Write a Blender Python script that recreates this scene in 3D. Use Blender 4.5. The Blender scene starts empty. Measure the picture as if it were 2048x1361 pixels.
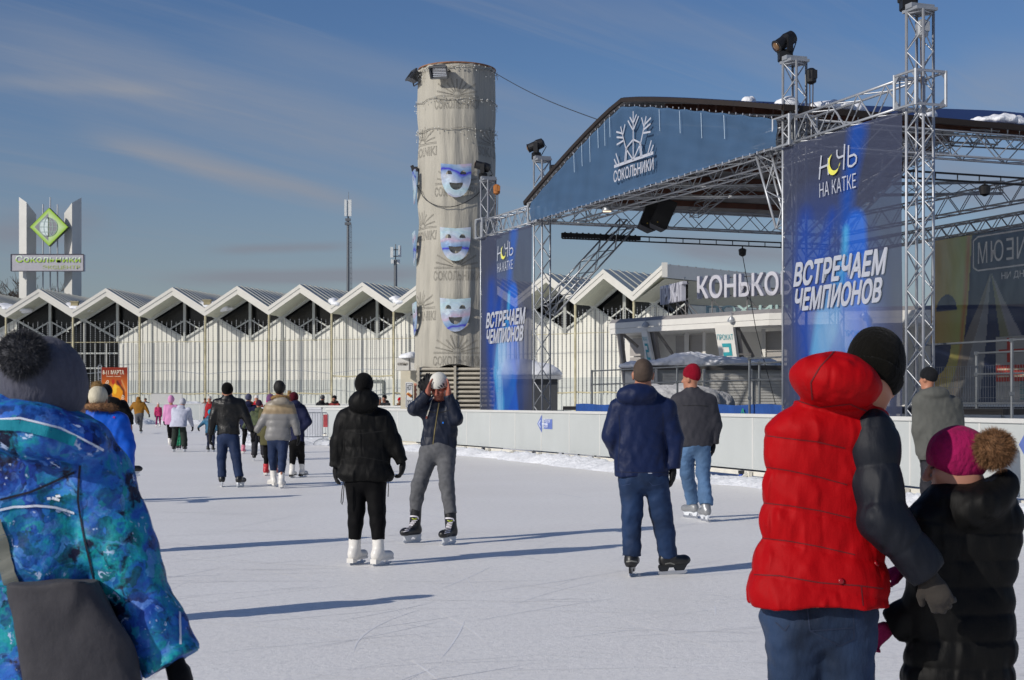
import bpy, bmesh, math, random
import numpy as np
from mathutils import Vector, Matrix

# ------------------------------------------------------------------ camera, world, sun, exposure
SC = bpy.context.scene
FPX, CAMH, HORZ = 3000.0, 1.45, 805.0            # focal length in photo pixels, eye height, horizon row
cam_d = bpy.data.cameras.new("camera")
cam = bpy.data.objects.new("camera", cam_d)
SC.collection.objects.link(cam)
cam.location = (0, 0, CAMH)
cam.rotation_euler = (math.radians(90), 0, 0)
cam_d.sensor_width = 36
cam_d.lens = FPX / 2048 * 36
cam_d.shift_y = (HORZ - 680.5) / 2048
cam_d.clip_start, cam_d.clip_end = 0.1, 4000
cam_d.dof.use_dof = True
cam_d.dof.focus_distance = 15
cam_d.dof.aperture_fstop = 13
SC.camera = cam

SUN_EL = math.radians(28.5)
TO_SUN = Vector((-0.80 * math.cos(SUN_EL), -0.60 * math.cos(SUN_EL), math.sin(SUN_EL)))
SUN_AZ = math.atan2(TO_SUN.x, TO_SUN.y)          # clockwise from +Y
world = bpy.data.worlds.new("World")
SC.world = world
world.use_nodes = True
wn, wl = world.node_tree.nodes, world.node_tree.links
bg = wn["Background"]
sky = wn.new("ShaderNodeTexSky")
sky.sky_type = 'NISHITA'
sky.sun_disc = False
sky.sun_elevation = SUN_EL
sky.sun_rotation = SUN_AZ
sky.air_density, sky.dust_density, sky.ozone_density = 1.0, 0.6, 3.0
tc = wn.new("ShaderNodeTexCoord")
sep = wn.new("ShaderNodeSeparateXYZ")
wl.new(tc.outputs["Generated"], sep.inputs[0])
def wmath(op, a, b=None, clamp=False):
    n = wn.new("ShaderNodeMath"); n.operation = op; n.use_clamp = clamp
    for i, v in enumerate((a, b)):
        if v is None: continue
        if isinstance(v, (int, float)): n.inputs[i].default_value = v
        else: wl.new(v, n.inputs[i])
    return n.outputs[0]
den = wmath('ADD', wmath('MAXIMUM', sep.outputs[2], 0.0), 0.10)
comb = wn.new("ShaderNodeCombineXYZ")
wl.new(wmath('DIVIDE', sep.outputs[0], den), comb.inputs[0])
wl.new(wmath('DIVIDE', sep.outputs[1], den), comb.inputs[1])
def cloud(scale, rot, st, det, rough, lo, hi, dist=0.0):
    mp = wn.new("ShaderNodeMapping"); mp.vector_type = 'TEXTURE'; mp.inputs["Rotation"].default_value = (0, 0, math.radians(rot))
    mp.inputs["Scale"].default_value = st
    wl.new(comb.outputs[0], mp.inputs[0])
    nz = wn.new("ShaderNodeTexNoise"); nz.inputs["Scale"].default_value = scale
    nz.inputs["Detail"].default_value = det; nz.inputs["Roughness"].default_value = rough
    nz.inputs["Distortion"].default_value = dist
    wl.new(mp.outputs[0], nz.inputs["Vector"])
    mr = wn.new("ShaderNodeMapRange"); mr.interpolation_type = 'SMOOTHSTEP'
    mr.inputs["From Min"].default_value = lo; mr.inputs["From Max"].default_value = hi
    wl.new(nz.outputs[0], mr.inputs["Value"])
    return mr.outputs[0]
c1 = cloud(1.05, 50, (3.2, 0.50, 1), 6, 0.55, 0.47, 0.78, 0.35)
c2 = cloud(2.4, 46, (4.5, 0.40, 1), 9, 0.66, 0.45, 0.80, 0.7)
cov = wmath('MULTIPLY', wmath('ADD', wmath('MULTIPLY', c1, 0.34), wmath('MULTIPLY', c2, 0.30)), 1.0, True)
# cirrus streaks: long soft bands at given bearings (x / y) and heights (z / y)
ys = wmath('MAXIMUM', sep.outputs[1], 0.02)
az_, el_ = wmath('DIVIDE', sep.outputs[0], ys), wmath('DIVIDE', sep.outputs[2], ys)
fz = wn.new("ShaderNodeTexNoise"); fz.inputs["Scale"].default_value = 1.0; fz.inputs["Detail"].default_value = 7; fz.inputs["Roughness"].default_value = .6
fm = wn.new("ShaderNodeMapping"); fm.vector_type = 'TEXTURE'; fm.inputs["Rotation"].default_value = (0, 0, math.radians(-13)); fm.inputs["Scale"].default_value = (.16, .022, 1)
fc = wn.new("ShaderNodeCombineXYZ"); wl.new(az_, fc.inputs[0]); wl.new(el_, fc.inputs[1]); wl.new(fc.outputs[0], fm.inputs[0]); wl.new(fm.outputs[0], fz.inputs["Vector"])
fib = fz.outputs[0]
def smooth(v, lo, hi):
    m = wn.new("ShaderNodeMapRange"); m.interpolation_type = 'SMOOTHSTEP'; m.inputs["From Min"].default_value = lo; m.inputs["From Max"].default_value = hi
    wl.new(v, m.inputs["Value"]); return m.outputs[0]
def streak(x0, y0, x1, y1, w, amt, fade=.35):
    A = ((x0 - 1024) / 3000.0, (HORZ - y0) / 3000.0); B = ((x1 - 1024) / 3000.0, (HORZ - y1) / 3000.0); w = w / 3000.0
    L = math.hypot(B[0] - A[0], B[1] - A[1]); d = ((B[0] - A[0]) / L, (B[1] - A[1]) / L)
    px, py = wmath('SUBTRACT', az_, A[0]), wmath('SUBTRACT', el_, A[1])
    t = wmath('DIVIDE', wmath('ADD', wmath('MULTIPLY', px, d[0]), wmath('MULTIPLY', py, d[1])), L)
    q = wmath('ADD', wmath('MULTIPLY', px, -d[1]), wmath('MULTIPLY', py, d[0]))
    q = wmath('ABSOLUTE', wmath('ADD', q, wmath('MULTIPLY', wmath('SUBTRACT', fib, .5), w * 1.1)))
    m = wmath('MULTIPLY', smooth(q, w, 0.0), wmath('MULTIPLY', smooth(t, 0.0, fade), smooth(t, 1.0, 1 - fade)))
    return wmath('MULTIPLY', wmath('MULTIPLY', m, wmath('ADD', wmath('MULTIPLY', fib, 1.3), .25)), amt)
for st in ((80, 240, 860, 452, 40, .92), (150, 270, 600, 405, 24, .4), (-250, 20, 1000, 330, 120, .50), (-200, 150, 500, 190, 26, .3), (300, 30, 1250, 260, 70, .34), (-100, 330, 420, 400, 30, .18), (900, -60, 2100, 250, 80, .24), (1850, 170, 2250, 150, 110, .38), (560, 250, 1500, 300, 60, .22)):
    cov = wmath('ADD', cov, streak(*st), True)
low = wmath('MULTIPLY', wmath('SUBTRACT', 1.0, wmath('MULTIPLY', sep.outputs[2], 5.5), True), 0.42)
cov = wmath('MAXIMUM', cov, wmath('MULTIPLY', low, low, True))
lowb = wmath('ADD', streak(250, 560, 1000, 545, 26, .55), wmath('ADD', streak(380, 500, 760, 492, 16, .4), wmath('ADD', streak(1250, 480, 1700, 520, 40, .45), wmath('ADD', streak(-150, 480, 260, 440, 60, .4), streak(1780, 330, 2200, 420, 70, .4)))))
mixs = wn.new("ShaderNodeMix"); mixs.data_type = 'RGBA'
hs = wn.new("ShaderNodeHueSaturation"); hs.inputs["Saturation"].default_value = 1.20; hs.inputs["Value"].default_value = 1.05; hs.inputs["Hue"].default_value = .512
wl.new(sky.outputs[0], hs.inputs["Color"])
wl.new(wmath('MULTIPLY', cov, 0.85), mixs.inputs["Factor"])
wl.new(hs.outputs[0], mixs.inputs["A"])
mixs.inputs["B"].default_value = (4.0, 4.3, 5.0, 1)
lowb = wmath('ADD', lowb, wmath('MULTIPLY', wmath('SUBTRACT', 1.0, wmath('MULTIPLY', sep.outputs[2], 4.6), True), .62), True)
mixl = wn.new("ShaderNodeMix"); mixl.data_type = 'RGBA'; wl.new(wmath('MINIMUM', lowb, .8), mixl.inputs["Factor"]); wl.new(mixs.outputs["Result"], mixl.inputs["A"]); mixl.inputs["B"].default_value = (3.1, 3.2, 3.8, 1)
wl.new(mixl.outputs["Result"], bg.inputs["Color"])
bg.inputs["Strength"].default_value = 0.073

sun_d = bpy.data.lights.new("sun", 'SUN')
sun_d.energy = 3.4
sun_d.angle = math.radians(0.5)
sun_d.color = (1.0, 0.94, 0.86)
sun = bpy.data.objects.new("sun", sun_d)
SC.collection.objects.link(sun)
sun.rotation_euler = TO_SUN.to_track_quat('Z', 'Y').to_euler()
SC.view_settings.view_transform = 'Standard'
SC.view_settings.look = 'None'
SC.view_settings.exposure = 0.0
SC.view_settings.gamma = 1.0
SC.cycles.transparent_max_bounces = 24
SC.cycles.max_bounces = 6

# ------------------------------------------------------------------ helpers
rng = np.random.default_rng(7)
random.seed(7)
COL = SC.collection
def at(x, y, Y):
    """point seen at photo pixel (x, y) at depth Y"""
    return Vector(((x - 1024) / FPX * Y, Y, CAMH + (HORZ - y) / FPX * Y))
def zat(y, Y): return CAMH + (HORZ - y) / FPX * Y
def hx(s, k=1.0):
    s = s.lstrip('#')
    r = []
    for i in (0, 2, 4):
        c = int(s[i:i + 2], 16) / 255
        r.append((c / 12.92 if c <= 0.04045 else ((c + 0.055) / 1.055) ** 2.4) * k)
    return tuple(r)
def tag(o, label=None, cat=None, group=None, kind=None):
    if label: o["label"] = label
    if cat: o["category"] = cat
    if group: o["group"] = group
    if kind: o["kind"] = kind
    return o
def empty(name, loc, label=None, cat=None, group=None):
    o = bpy.data.objects.new(name, None)
    COL.objects.link(o)
    o.location = loc
    o.empty_display_size = 0.2
    return tag(o, label, cat, group)
def root_of(o):
    while o.parent: o = o.parent
    return o

class MB:
    """collects shapes in world coordinates, links them as one mesh object"""
    def __init__(s): s.v = []; s.f = []
    def add(s, vs, fs):
        b = len(s.v)
        s.v += [tuple(map(float, p)) for p in vs]
        s.f += [tuple(int(i) + b for i in q) for q in fs]
        return s
    def quad(s, a, b, c, d): return s.add([a, b, c, d], [(0, 1, 2, 3)])
    def poly(s, pts): return s.add(pts, [tuple(range(len(pts)))])
    def box(s, c, size, R=None):
        c = Vector(c); h = [x / 2 for x in size]
        vs = [Vector((x * h[0], y * h[1], z * h[2])) for x in (-1, 1) for y in (-1, 1) for z in (-1, 1)]
        if R is not None: vs = [R @ v for v in vs]
        return s.add([v + c for v in vs], [(0, 1, 3, 2), (4, 6, 7, 5), (0, 4, 5, 1), (2, 3, 7, 6), (0, 2, 6, 4), (1, 5, 7, 3)])
    def bar(s, p0, p1, w, h, up=(0, 0, 1)):
        p0, p1, up = Vector(p0), Vector(p1), Vector(up)
        d = (p1 - p0).normalized()
        a = d.cross(up)
        if a.length < 1e-4: a = d.cross(Vector((1, 0, 0)))
        a.normalize(); b = a.cross(d).normalized()
        vs = [p + a * (i * w / 2) + b * (j * h / 2) for p in (p0, p1) for i, j in ((-1, -1), (1, -1), (1, 1), (-1, 1))]
        return s.add(vs, [(3, 2, 1, 0), (4, 5, 6, 7), (0, 1, 5, 4), (1, 2, 6, 5), (2, 3, 7, 6), (3, 0, 4, 7)])
    def tube(s, pts, r, n=6, cap=True):
        pts = [Vector(p) for p in pts]
        rs = r if isinstance(r, (list, tuple)) else [r] * len(pts)
        vs, fs = [], []
        a = None
        for i, p in enumerate(pts):
            d = (pts[min(i + 1, len(pts) - 1)] - pts[max(i - 1, 0)]).normalized()
            if a is None:
                a = d.cross(Vector((0.31, 0.17, 1)) if abs(d.z) < 0.9 else Vector((1, 0.2, 0))).normalized()
            else:
                a = (a - d * a.dot(d)).normalized()
            b = d.cross(a)
            for k in range(n):
                t = 2 * math.pi * k / n
                vs.append(p + (a * math.cos(t) + b * math.sin(t)) * rs[i])
        for i in range(len(pts) - 1):
            for k in range(n):
                k2 = (k + 1) % n
                fs.append((i * n + k, i * n + k2, (i + 1) * n + k2, (i + 1) * n + k))
        if cap:
            fs.append(tuple(range(n - 1, -1, -1)))
            fs.append(tuple(range((len(pts) - 1) * n, len(pts) * n)))
        return s.add(vs, fs)
    def prism(s, pts, off):
        """flat polygon pts extruded by vector off"""
        n = len(pts); off = Vector(off)
        a = [Vector(p) for p in pts]; b = [p + off for p in a]
        fs = [tuple(range(n - 1, -1, -1)), tuple(range(n, 2 * n))]
        fs += [(i, (i + 1) % n, n + (i + 1) % n, n + i) for i in range(n)]
        return s.add(a + b, fs)
    def lathe(s, c, prof, n=24, axis=(0, 0, 1)):
        ax = Vector(axis).normalized()
        a = ax.cross(Vector((0, 1, 0)) if abs(ax.y) < 0.9 else Vector((1, 0, 0))).normalized(); b = ax.cross(a)
        c = Vector(c); vs, fs = [], []
        for (r, z) in prof:
            for k in range(n):
                t = 2 * math.pi * k / n
                vs.append(c + ax * z + (a * math.cos(t) + b * math.sin(t)) * r)
        for i in range(len(prof) - 1):
            for k in range(n):
                k2 = (k + 1) % n
                fs.append((i * n + k, i * n + k2, (i + 1) * n + k2, (i + 1) * n + k))
        fs.append(tuple(range(n - 1, -1, -1)))
        fs.append(tuple(range((len(prof) - 1) * n, len(prof) * n)))
        return s.add(vs, fs)
    def build(s, name, mat, parent=None, smooth=False, bevel=0, loc=None):
        off = Vector((0, 0, 0))
        if parent is not None: off = root_of(parent).location
        elif loc is not None: off = Vector(loc)
        me = bpy.data.meshes.new(name)
        me.from_pydata([(x - off.x, y - off.y, z - off.z) for x, y, z in s.v], [], s.f)
        bm = bmesh.new(); bm.from_mesh(me)
        bmesh.ops.recalc_face_normals(bm, faces=bm.faces)
        if bevel: bmesh.ops.bevel(bm, geom=bm.edges[:], offset=bevel, segments=2, affect='EDGES', clamp_overlap=True)
        bm.to_mesh(me); bm.free()
        if smooth:
            me.polygons.foreach_set("use_smooth", [True] * len(me.polygons))
        me.materials.append(mat)
        o = bpy.data.objects.new(name, me)
        COL.objects.link(o)
        if parent is not None: o.parent = parent
        elif loc is not None: o.location = loc
        return o

def np_mesh(name, V, F, mat, parent=None, loc=None, smooth=True):
    """numpy verts (local to the root) and quads/tris"""
    me = bpy.data.meshes.new(name)
    V = np.asarray(V, np.float32); F = np.asarray(F, np.int32)
    me.vertices.add(len(V)); me.vertices.foreach_set("co", V.ravel())
    k = F.shape[1]
    me.loops.add(F.size); me.loops.foreach_set("vertex_index", F.ravel())
    me.polygons.add(len(F)); me.polygons.foreach_set("loop_start", np.arange(0, F.size, k, dtype=np.int32))
    me.polygons.foreach_set("loop_total", np.full(len(F), k, np.int32))
    if smooth: me.polygons.foreach_set("use_smooth", np.ones(len(F), bool))
    me.update(calc_edges=True); me.validate()
    me.materials.append(mat)
    o = bpy.data.objects.new(name, me)
    COL.objects.link(o)
    if parent is not None: o.parent = parent
    if loc is not None: o.location = loc
    return o

# ------------------------------------------------------------------ materials
_mats = {}
def nd(nt, kind, **kw):
    n = nt.nodes.new(kind)
    for k, v in kw.items(): setattr(n, k, v)
    return n
def M(name, col=(.5, .5, .5), rough=.6, metal=0.0, var=.08, vs=4.0, bump=0.0, bs=30.0, st=(1, 1, 1), spec=.5,
      sheen=0.0, det=4, alpha=1.0, bump2=0.0, bs2=4.0, st2=None, coat=0.0, crease=None):
    if name in _mats: return _mats[name]
    m = bpy.data.materials.new(name); m.use_nodes = True
    nt = m.node_tree; p = nt.nodes["Principled BSDF"]; L = nt.links
    if isinstance(col, str): col = hx(col)
    p.inputs["Roughness"].default_value = rough
    p.inputs["Metallic"].default_value = metal
    p.inputs["Specular IOR Level"].default_value = spec
    p.inputs["Coat Weight"].default_value = coat
    if sheen: p.inputs["Sheen Weight"].default_value = sheen
    p.inputs["Alpha"].default_value = alpha
    t = nd(nt, "ShaderNodeTexCoord")
    mp = nd(nt, "ShaderNodeMapping"); mp.inputs["Scale"].default_value = st
    L.new(t.outputs["Object"], mp.inputs[0])
    nz = nd(nt, "ShaderNodeTexNoise"); nz.inputs["Scale"].default_value = vs; nz.inputs["Detail"].default_value = det
    L.new(mp.outputs[0], nz.inputs["Vector"])
    rp = nd(nt, "ShaderNodeValToRGB")
    rp.color_ramp.elements[0].position = .3; rp.color_ramp.elements[1].position = .7
    rp.color_ramp.elements[0].color = tuple(c * (1 - var) for c in col) + (1,)
    rp.color_ramp.elements[1].color = tuple(min(1, c * (1 + var)) for c in col) + (1,)
    L.new(nz.outputs[0], rp.inputs[0]); L.new(rp.outputs[0], p.inputs["Base Color"])
    last = None
    for (b, s, q) in ((bump, bs, st), (bump2, bs2, st2 or st)):
        if not b: continue
        mq = nd(nt, "ShaderNodeMapping"); mq.inputs["Scale"].default_value = q
        L.new(t.outputs["Object"], mq.inputs[0])
        n2 = nd(nt, "ShaderNodeTexNoise"); n2.inputs["Scale"].default_value = s; n2.inputs["Detail"].default_value = 5
        L.new(mq.outputs[0], n2.inputs["Vector"])
        bp = nd(nt, "ShaderNodeBump"); bp.inputs["Strength"].default_value = min(1, b); bp.inputs["Distance"].default_value = .6 / s
        L.new(n2.outputs[0], bp.inputs["Height"])
        if last is not None: L.new(last.outputs[0], bp.inputs["Normal"])
        last = bp
    if crease:                                                    # sharp fabric folds: ridged noise
        mq = nd(nt, "ShaderNodeMapping"); mq.inputs["Scale"].default_value = crease[2]
        L.new(t.outputs["Object"], mq.inputs[0])
        n3 = nd(nt, "ShaderNodeTexNoise", noise_type='RIDGED_MULTIFRACTAL'); n3.inputs["Scale"].default_value = crease[1]; n3.inputs["Detail"].default_value = 3; n3.inputs["Distortion"].default_value = .4
        L.new(mq.outputs[0], n3.inputs["Vector"])
        bp = nd(nt, "ShaderNodeBump"); bp.inputs["Strength"].default_value = crease[0]; bp.inputs["Distance"].default_value = .34 / crease[1]
        L.new(n3.outputs[0], bp.inputs["Height"])
        if last is not None: L.new(last.outputs[0], bp.inputs["Normal"])
        last = bp
    if last is not None: L.new(last.outputs[0], p.inputs["Normal"])
    _mats[name] = m
    return m
def attr_mat(name, alpha=1.0, rough=.7, transl=0.0, weave=0.0):
    """printed cloth: colour from the painted attribute, part see-through"""
    if name in _mats: return _mats[name]
    m = bpy.data.materials.new(name); m.use_nodes = True
    nt = m.node_tree; L = nt.links; nt.nodes.clear()
    out = nd(nt, "ShaderNodeOutputMaterial")
    a = nd(nt, "ShaderNodeAttribute", attribute_name="print")
    d = nd(nt, "ShaderNodeBsdfDiffuse"); L.new(a.outputs["Color"], d.inputs["Color"])
    sh = d.outputs[0]
    if transl:
        tr = nd(nt, "ShaderNodeBsdfTranslucent"); L.new(a.outputs["Color"], tr.inputs["Color"])
        mx = nd(nt, "ShaderNodeMixShader"); mx.inputs[0].default_value = transl
        L.new(sh, mx.inputs[1]); L.new(tr.outputs[0], mx.inputs[2]); sh = mx.outputs[0]
    gl = nd(nt, "ShaderNodeBsdfGlossy"); gl.inputs["Roughness"].default_value = .35
    mg = nd(nt, "ShaderNodeMixShader"); mg.inputs[0].default_value = .03
    L.new(sh, mg.inputs[1]); L.new(gl.outputs[0], mg.inputs[2]); sh = mg.outputs[0]
    if alpha < 1:
        tp = nd(nt, "ShaderNodeBsdfTransparent")
        mx = nd(nt, "ShaderNodeMixShader")
        t = nd(nt, "ShaderNodeTexCoord")
        nz = nd(nt, "ShaderNodeTexNoise"); nz.inputs["Scale"].default_value = .9
        mp = nd(nt, "ShaderNodeMapping"); mp.inputs["Scale"].default_value = (4, 4, 1)
        L.new(t.outputs["Object"], mp.inputs[0]); L.new(mp.outputs[0], nz.inputs["Vector"])
        mr = nd(nt, "ShaderNodeMapRange"); mr.inputs["To Min"].default_value = alpha - .06; mr.inputs["To Max"].default_value = min(1, alpha + .06)
        L.new(nz.outputs[0], mr.inputs["Value"]); L.new(mr.outputs[0], mx.inputs[0])
        L.new(tp.outputs[0], mx.inputs[1]); L.new(sh, mx.inputs[2]); sh = mx.outputs[0]
    L.new(sh, out.inputs[0])
    _mats[name] = m
    return m
def paint_grid(name, P0, u, v, nu, nv, fn, mat, parent=None, thick=None, disp=None):
    """printed sheet: grid from P0 along vectors u, v, colour fn(U, V) -> (n,3) array"""
    P0, u, v = (np.array(x, float) for x in (P0, u, v))
    U, V = np.meshgrid(np.linspace(0, 1, nu), np.linspace(0, 1, nv), indexing='ij')
    P = P0 + U[..., None] * u + V[..., None] * v
    if disp is not None:
        n = np.cross(u, v); n /= np.linalg.norm(n)
        P = P + n * disp(U, V)[..., None]
    off = np.array(root_of(parent).location) if parent is not None else np.zeros(3)
    idx = np.arange(nu * nv).reshape(nu, nv)
    F = np.stack([idx[:-1, :-1], idx[1:, :-1], idx[1:, 1:], idx[:-1, 1:]], -1).reshape(-1, 4)
    o = np_mesh(name, (P - off).reshape(-1, 3), F, mat, parent)
    c = np.ones((nu * nv, 4), np.float32); c[:, :3] = np.asarray(fn(U, V)).reshape(-1, 3)
    ca = o.data.color_attributes.new("print", 'FLOAT_COLOR', 'POINT')
    ca.data.foreach_set("color", c.ravel())
    return o

# ------------------------------------------------------------------ lettering
def text_flat(s, extrude=0.0, bold=0.0, shear=0.0, outline=0.0, spacing=1.0):
    """(verts scaled to a unit box in x, y; faces)"""
    cu = bpy.data.curves.new("t", 'FONT'); cu.body = s
    cu.offset = min(bold, .007); cu.shear = shear; cu.extrude = extrude; cu.space_character = spacing
    cu.resolution_u = 3
    if outline:
        cu.fill_mode = 'NONE'; cu.bevel_depth = outline; cu.bevel_resolution = 0
    o = bpy.data.objects.new("t", cu); COL.objects.link(o)
    dg = bpy.context.evaluated_depsgraph_get()
    me = bpy.data.meshes.new_from_object(o.evaluated_get(dg))
    V = np.array([tuple(v.co) for v in me.vertices]); F = [tuple(p.vertices) for p in me.polygons]
    bpy.data.objects.remove(o); bpy.data.curves.remove(cu); bpy.data.meshes.remove(me)
    lo, hi = V.min(0), V.max(0)
    V[:, 0] = (V[:, 0] - lo[0]) / (hi[0] - lo[0]); V[:, 1] = (V[:, 1] - lo[1]) / (hi[1] - lo[1])
    return V, F
def lettering(mb, s, P0, u, v, depth=0.0, mirror=False, fat=0.0, **kw):
    """adds text filling the parallelogram P0, u, v"""
    P0, u, v = Vector(P0), Vector(u), Vector(v)
    V, F = text_flat(s, extrude=(0.01 if depth else 0.0), **kw)
    n = u.cross(v).normalized()
    zs = V[:, 2]; zr = (zs.max() - zs.min()) or 1
    offs = [(0, 0)] if not fat else [(0, 0), (fat, 0), (-fat, 0), (fat * .5, fat), (-fat * .5, fat), (fat * .5, -fat), (-fat * .5, -fat)]
    k = v.length
    for i, (ox, oy) in enumerate(offs):                       # heavier strokes: shifted copies, each a little prouder
        pts = []
        for x, y, z in V:
            if mirror: x = 1 - x
            pts.append(P0 + u * x + v * y + u.normalized() * (ox * k) + v * oy + n * ((z - zs.min()) / zr * depth if depth else 0) + n * (.0012 * i))
        mb.add(pts, F)
    return mb
def stroke(mb, pts, w, n, lift=0.0):
    """flat line of width w through pts on a plane with normal n"""
    n = Vector(n).normalized()
    for a, b in zip(pts[:-1], pts[1:]):
        a, b = Vector(a), Vector(b)
        d = (b - a).normalized(); s = d.cross(n) * (w / 2)
        mb.quad(a - s + n * lift, b - s + n * lift, b + s + n * lift, a + s + n * lift)
# ------------------------------------------------------------------ soft bodies: distance fields turned into one smooth surface
def _smin(a, b, k):
    if k <= 0: return np.minimum(a, b)
    h = np.maximum(k - np.abs(a - b), 0) / k
    return np.minimum(a, b) - h * h * k * 0.25
def nrm(v): return v / (np.linalg.norm(v) + 1e-9)
class Field:
    def __init__(s): s.p = []; s.c = []; s.wob = []
    def cone(s, a, b, ra, rb, k=.03, flat_a=False, flat_b=False, quilt=None, sq=None):
        a, b = np.array(a, float), np.array(b, float)
        ab = b - a; L2 = ab @ ab + 1e-9; L = math.sqrt(L2)
        def fn(X, Y, Z):
            px, py, pz = X - a[0], Y - a[1], Z - a[2]
            t0 = (px * ab[0] + py * ab[1] + pz * ab[2]) / L2
            t = np.clip(t0, 0, 1)
            d = np.sqrt((px - t * ab[0]) ** 2 + (py - t * ab[1]) ** 2 + (pz - t * ab[2]) ** 2) - (ra + (rb - ra) * t)
            if quilt: d = d - quilt[1] * (np.abs(np.sin(np.pi * (t0 * L / quilt[0] + (quilt[2] if len(quilt) > 2 else 0)))) ** .6 - .4)
            if flat_a: d = np.maximum(d, -t0 * L)
            if flat_b: d = np.maximum(d, (t0 - 1) * L)
            return d
        m = max(ra, rb) + (quilt[1] if quilt else 0)
        s.p.append((fn, np.minimum(a, b) - m, np.maximum(a, b) + m, k))
        return s
    def ell(s, c, r, R=None, k=.03, quilt=None):
        c = np.array(c, float); r = np.array(r, float)
        R = np.eye(3) if R is None else np.array(R)
        mr = r.min()
        def fn(X, Y, Z):
            px, py, pz = X - c[0], Y - c[1], Z - c[2]
            q = [(R[0, i] * px + R[1, i] * py + R[2, i] * pz) for i in range(3)]
            k0 = np.sqrt((q[0] / r[0]) ** 2 + (q[1] / r[1]) ** 2 + (q[2] / r[2]) ** 2)
            k1 = np.sqrt((q[0] / r[0] ** 2) ** 2 + (q[1] / r[1] ** 2) ** 2 + (q[2] / r[2] ** 2) ** 2) + 1e-6
            return k0 * (k0 - 1) / k1
        m = np.abs(R) @ r
        s.p.append((fn, c - m, c + m, k))
        return s
    def loft(s, rows, yaw=0.0, k=.04, quilt=None, p=2.4, vert=None):
        """rows (z, cx, cy, hx, hy) stacked as rounded ellipses"""
        rows = np.array(sorted(rows), float)
        z = rows[:, 0]; cs, sn = math.cos(yaw), math.sin(yaw)
        def fn(X, Y, Z):
            zz = Z.ravel()
            f = [_smooth_interp(zz, z, rows[:, i]).reshape(1, 1, -1) for i in range(1, 5)]
            dx, dy = X - f[0], Y - f[1]
            qx, qy = dx * cs + dy * sn, -dx * sn + dy * cs
            k0 = ((np.abs(qx) / f[2]) ** p + (np.abs(qy) / f[3]) ** p) ** (1 / p)
            d = (k0 - 1) * np.minimum(f[2], f[3])
            if quilt:
                ph = Z / quilt[0] + quilt[2]
                if len(quilt) > 3: ph = ph + quilt[3] * X
                d = d - quilt[1] * (np.abs(np.sin(np.pi * ph)) ** .55 - .4)
            if vert: d = d - vert[1] * np.sin(np.arctan2(qx, qy) * vert[0])
            return np.maximum(d, np.maximum(Z - z[-1], z[0] - Z) )
        m = rows[:, 3:5].max() + (quilt[1] if quilt else 0)
        lo = np.array([rows[:, 1].min() - m, rows[:, 2].min() - m, z[0]]); hi = np.array([rows[:, 1].max() + m, rows[:, 2].max() + m, z[-1]])
        s.p.append((fn, lo, hi, k))
        return s
    def cut(s, pt, n):
        """keep only what lies behind the plane (n points to the removed side)"""
        s.c.append((np.array(pt, float), nrm(np.array(n, float)))); return s
    def hole(s, c, r):
        c = np.array(c, float)
        s.c.append(('hole', c, np.array(r, float))); return s
    def noise(s, amp, f, seed=0, st=(1, 1, 1)):
        s.wob.append((amp, f, seed, st)); return s
    def mesh(s, h):
        lo = np.min([p[1] for p in s.p], 0) - 3 * h - .01; hi = np.max([p[2] for p in s.p], 0) + 3 * h + .01
        n = np.ceil((hi - lo) / h).astype(int) + 1
        ax = [np.arange(n[i], dtype=np.float32) * h + lo[i] for i in range(3)]
        F = np.full(tuple(n), 1.0, np.float32)
        for fn, a, b, k in s.p:
            m = k + 4 * h
            i0 = np.maximum(((a - m - lo) / h).astype(int), 0); i1 = np.minimum(((b + m - lo) / h).astype(int) + 2, n)
            sl = tuple(slice(i0[i], i1[i]) for i in range(3))
            X = ax[0][sl[0]][:, None, None]; Y = ax[1][sl[1]][None, :, None]; Z = ax[2][sl[2]][None, None, :]
            d = np.broadcast_to(fn(X, Y, Z), F[sl].shape).astype(np.float32)
            F[sl] = _smin(F[sl], d, k)
        X, Y, Z = ax[0][:, None, None], ax[1][None, :, None], ax[2][None, None, :]
        for amp, f, seed, st in s.wob:
            r = np.random.default_rng(seed)
            w = np.zeros(tuple(n), np.float32)
            for _ in range(6):
                q = r.normal(size=3) * f * np.array(st)
                w += np.sin(q[0] * X + q[1] * Y + q[2] * Z + r.uniform(0, 6.3) + 1.3 * np.sin(q[2] * .6 * X - q[0] * .7 * Z + 2 * r.uniform()))
            F += w * (amp / 3)
        for c in s.c:
            if isinstance(c[0], str):
                q = np.sqrt(((X - c[1][0]) / c[2][0]) ** 2 + ((Y - c[1][1]) / c[2][1]) ** 2 + ((Z - c[1][2]) / c[2][2]) ** 2)
                F = np.maximum(F, -(q - 1) * c[2].min())
            else:
                F = np.maximum(F, (X - c[0][0]) * c[1][0] + (Y - c[0][1]) * c[1][1] + (Z - c[0][2]) * c[1][2])
        F[0], F[-1] = 1, 1; F[:, 0], F[:, -1] = 1, 1; F[:, :, 0], F[:, :, -1] = 1, 1
        return _nets(F.astype(np.float32), lo, h)
def _smooth_interp(x, xs, ys):
    i = np.clip(np.searchsorted(xs, x) - 1, 0, len(xs) - 2)
    m = np.gradient(ys, xs) if len(xs) > 2 else np.full(len(xs), (ys[-1] - ys[0]) / (xs[-1] - xs[0]))
    h = xs[i + 1] - xs[i]; t = np.clip((x - xs[i]) / h, 0, 1)
    return ((2 * t ** 3 - 3 * t ** 2 + 1) * ys[i] + (t ** 3 - 2 * t ** 2 + t) * h * m[i] + (-2 * t ** 3 + 3 * t ** 2) * ys[i + 1] + (t ** 3 - t ** 2) * h * m[i + 1])
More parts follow.
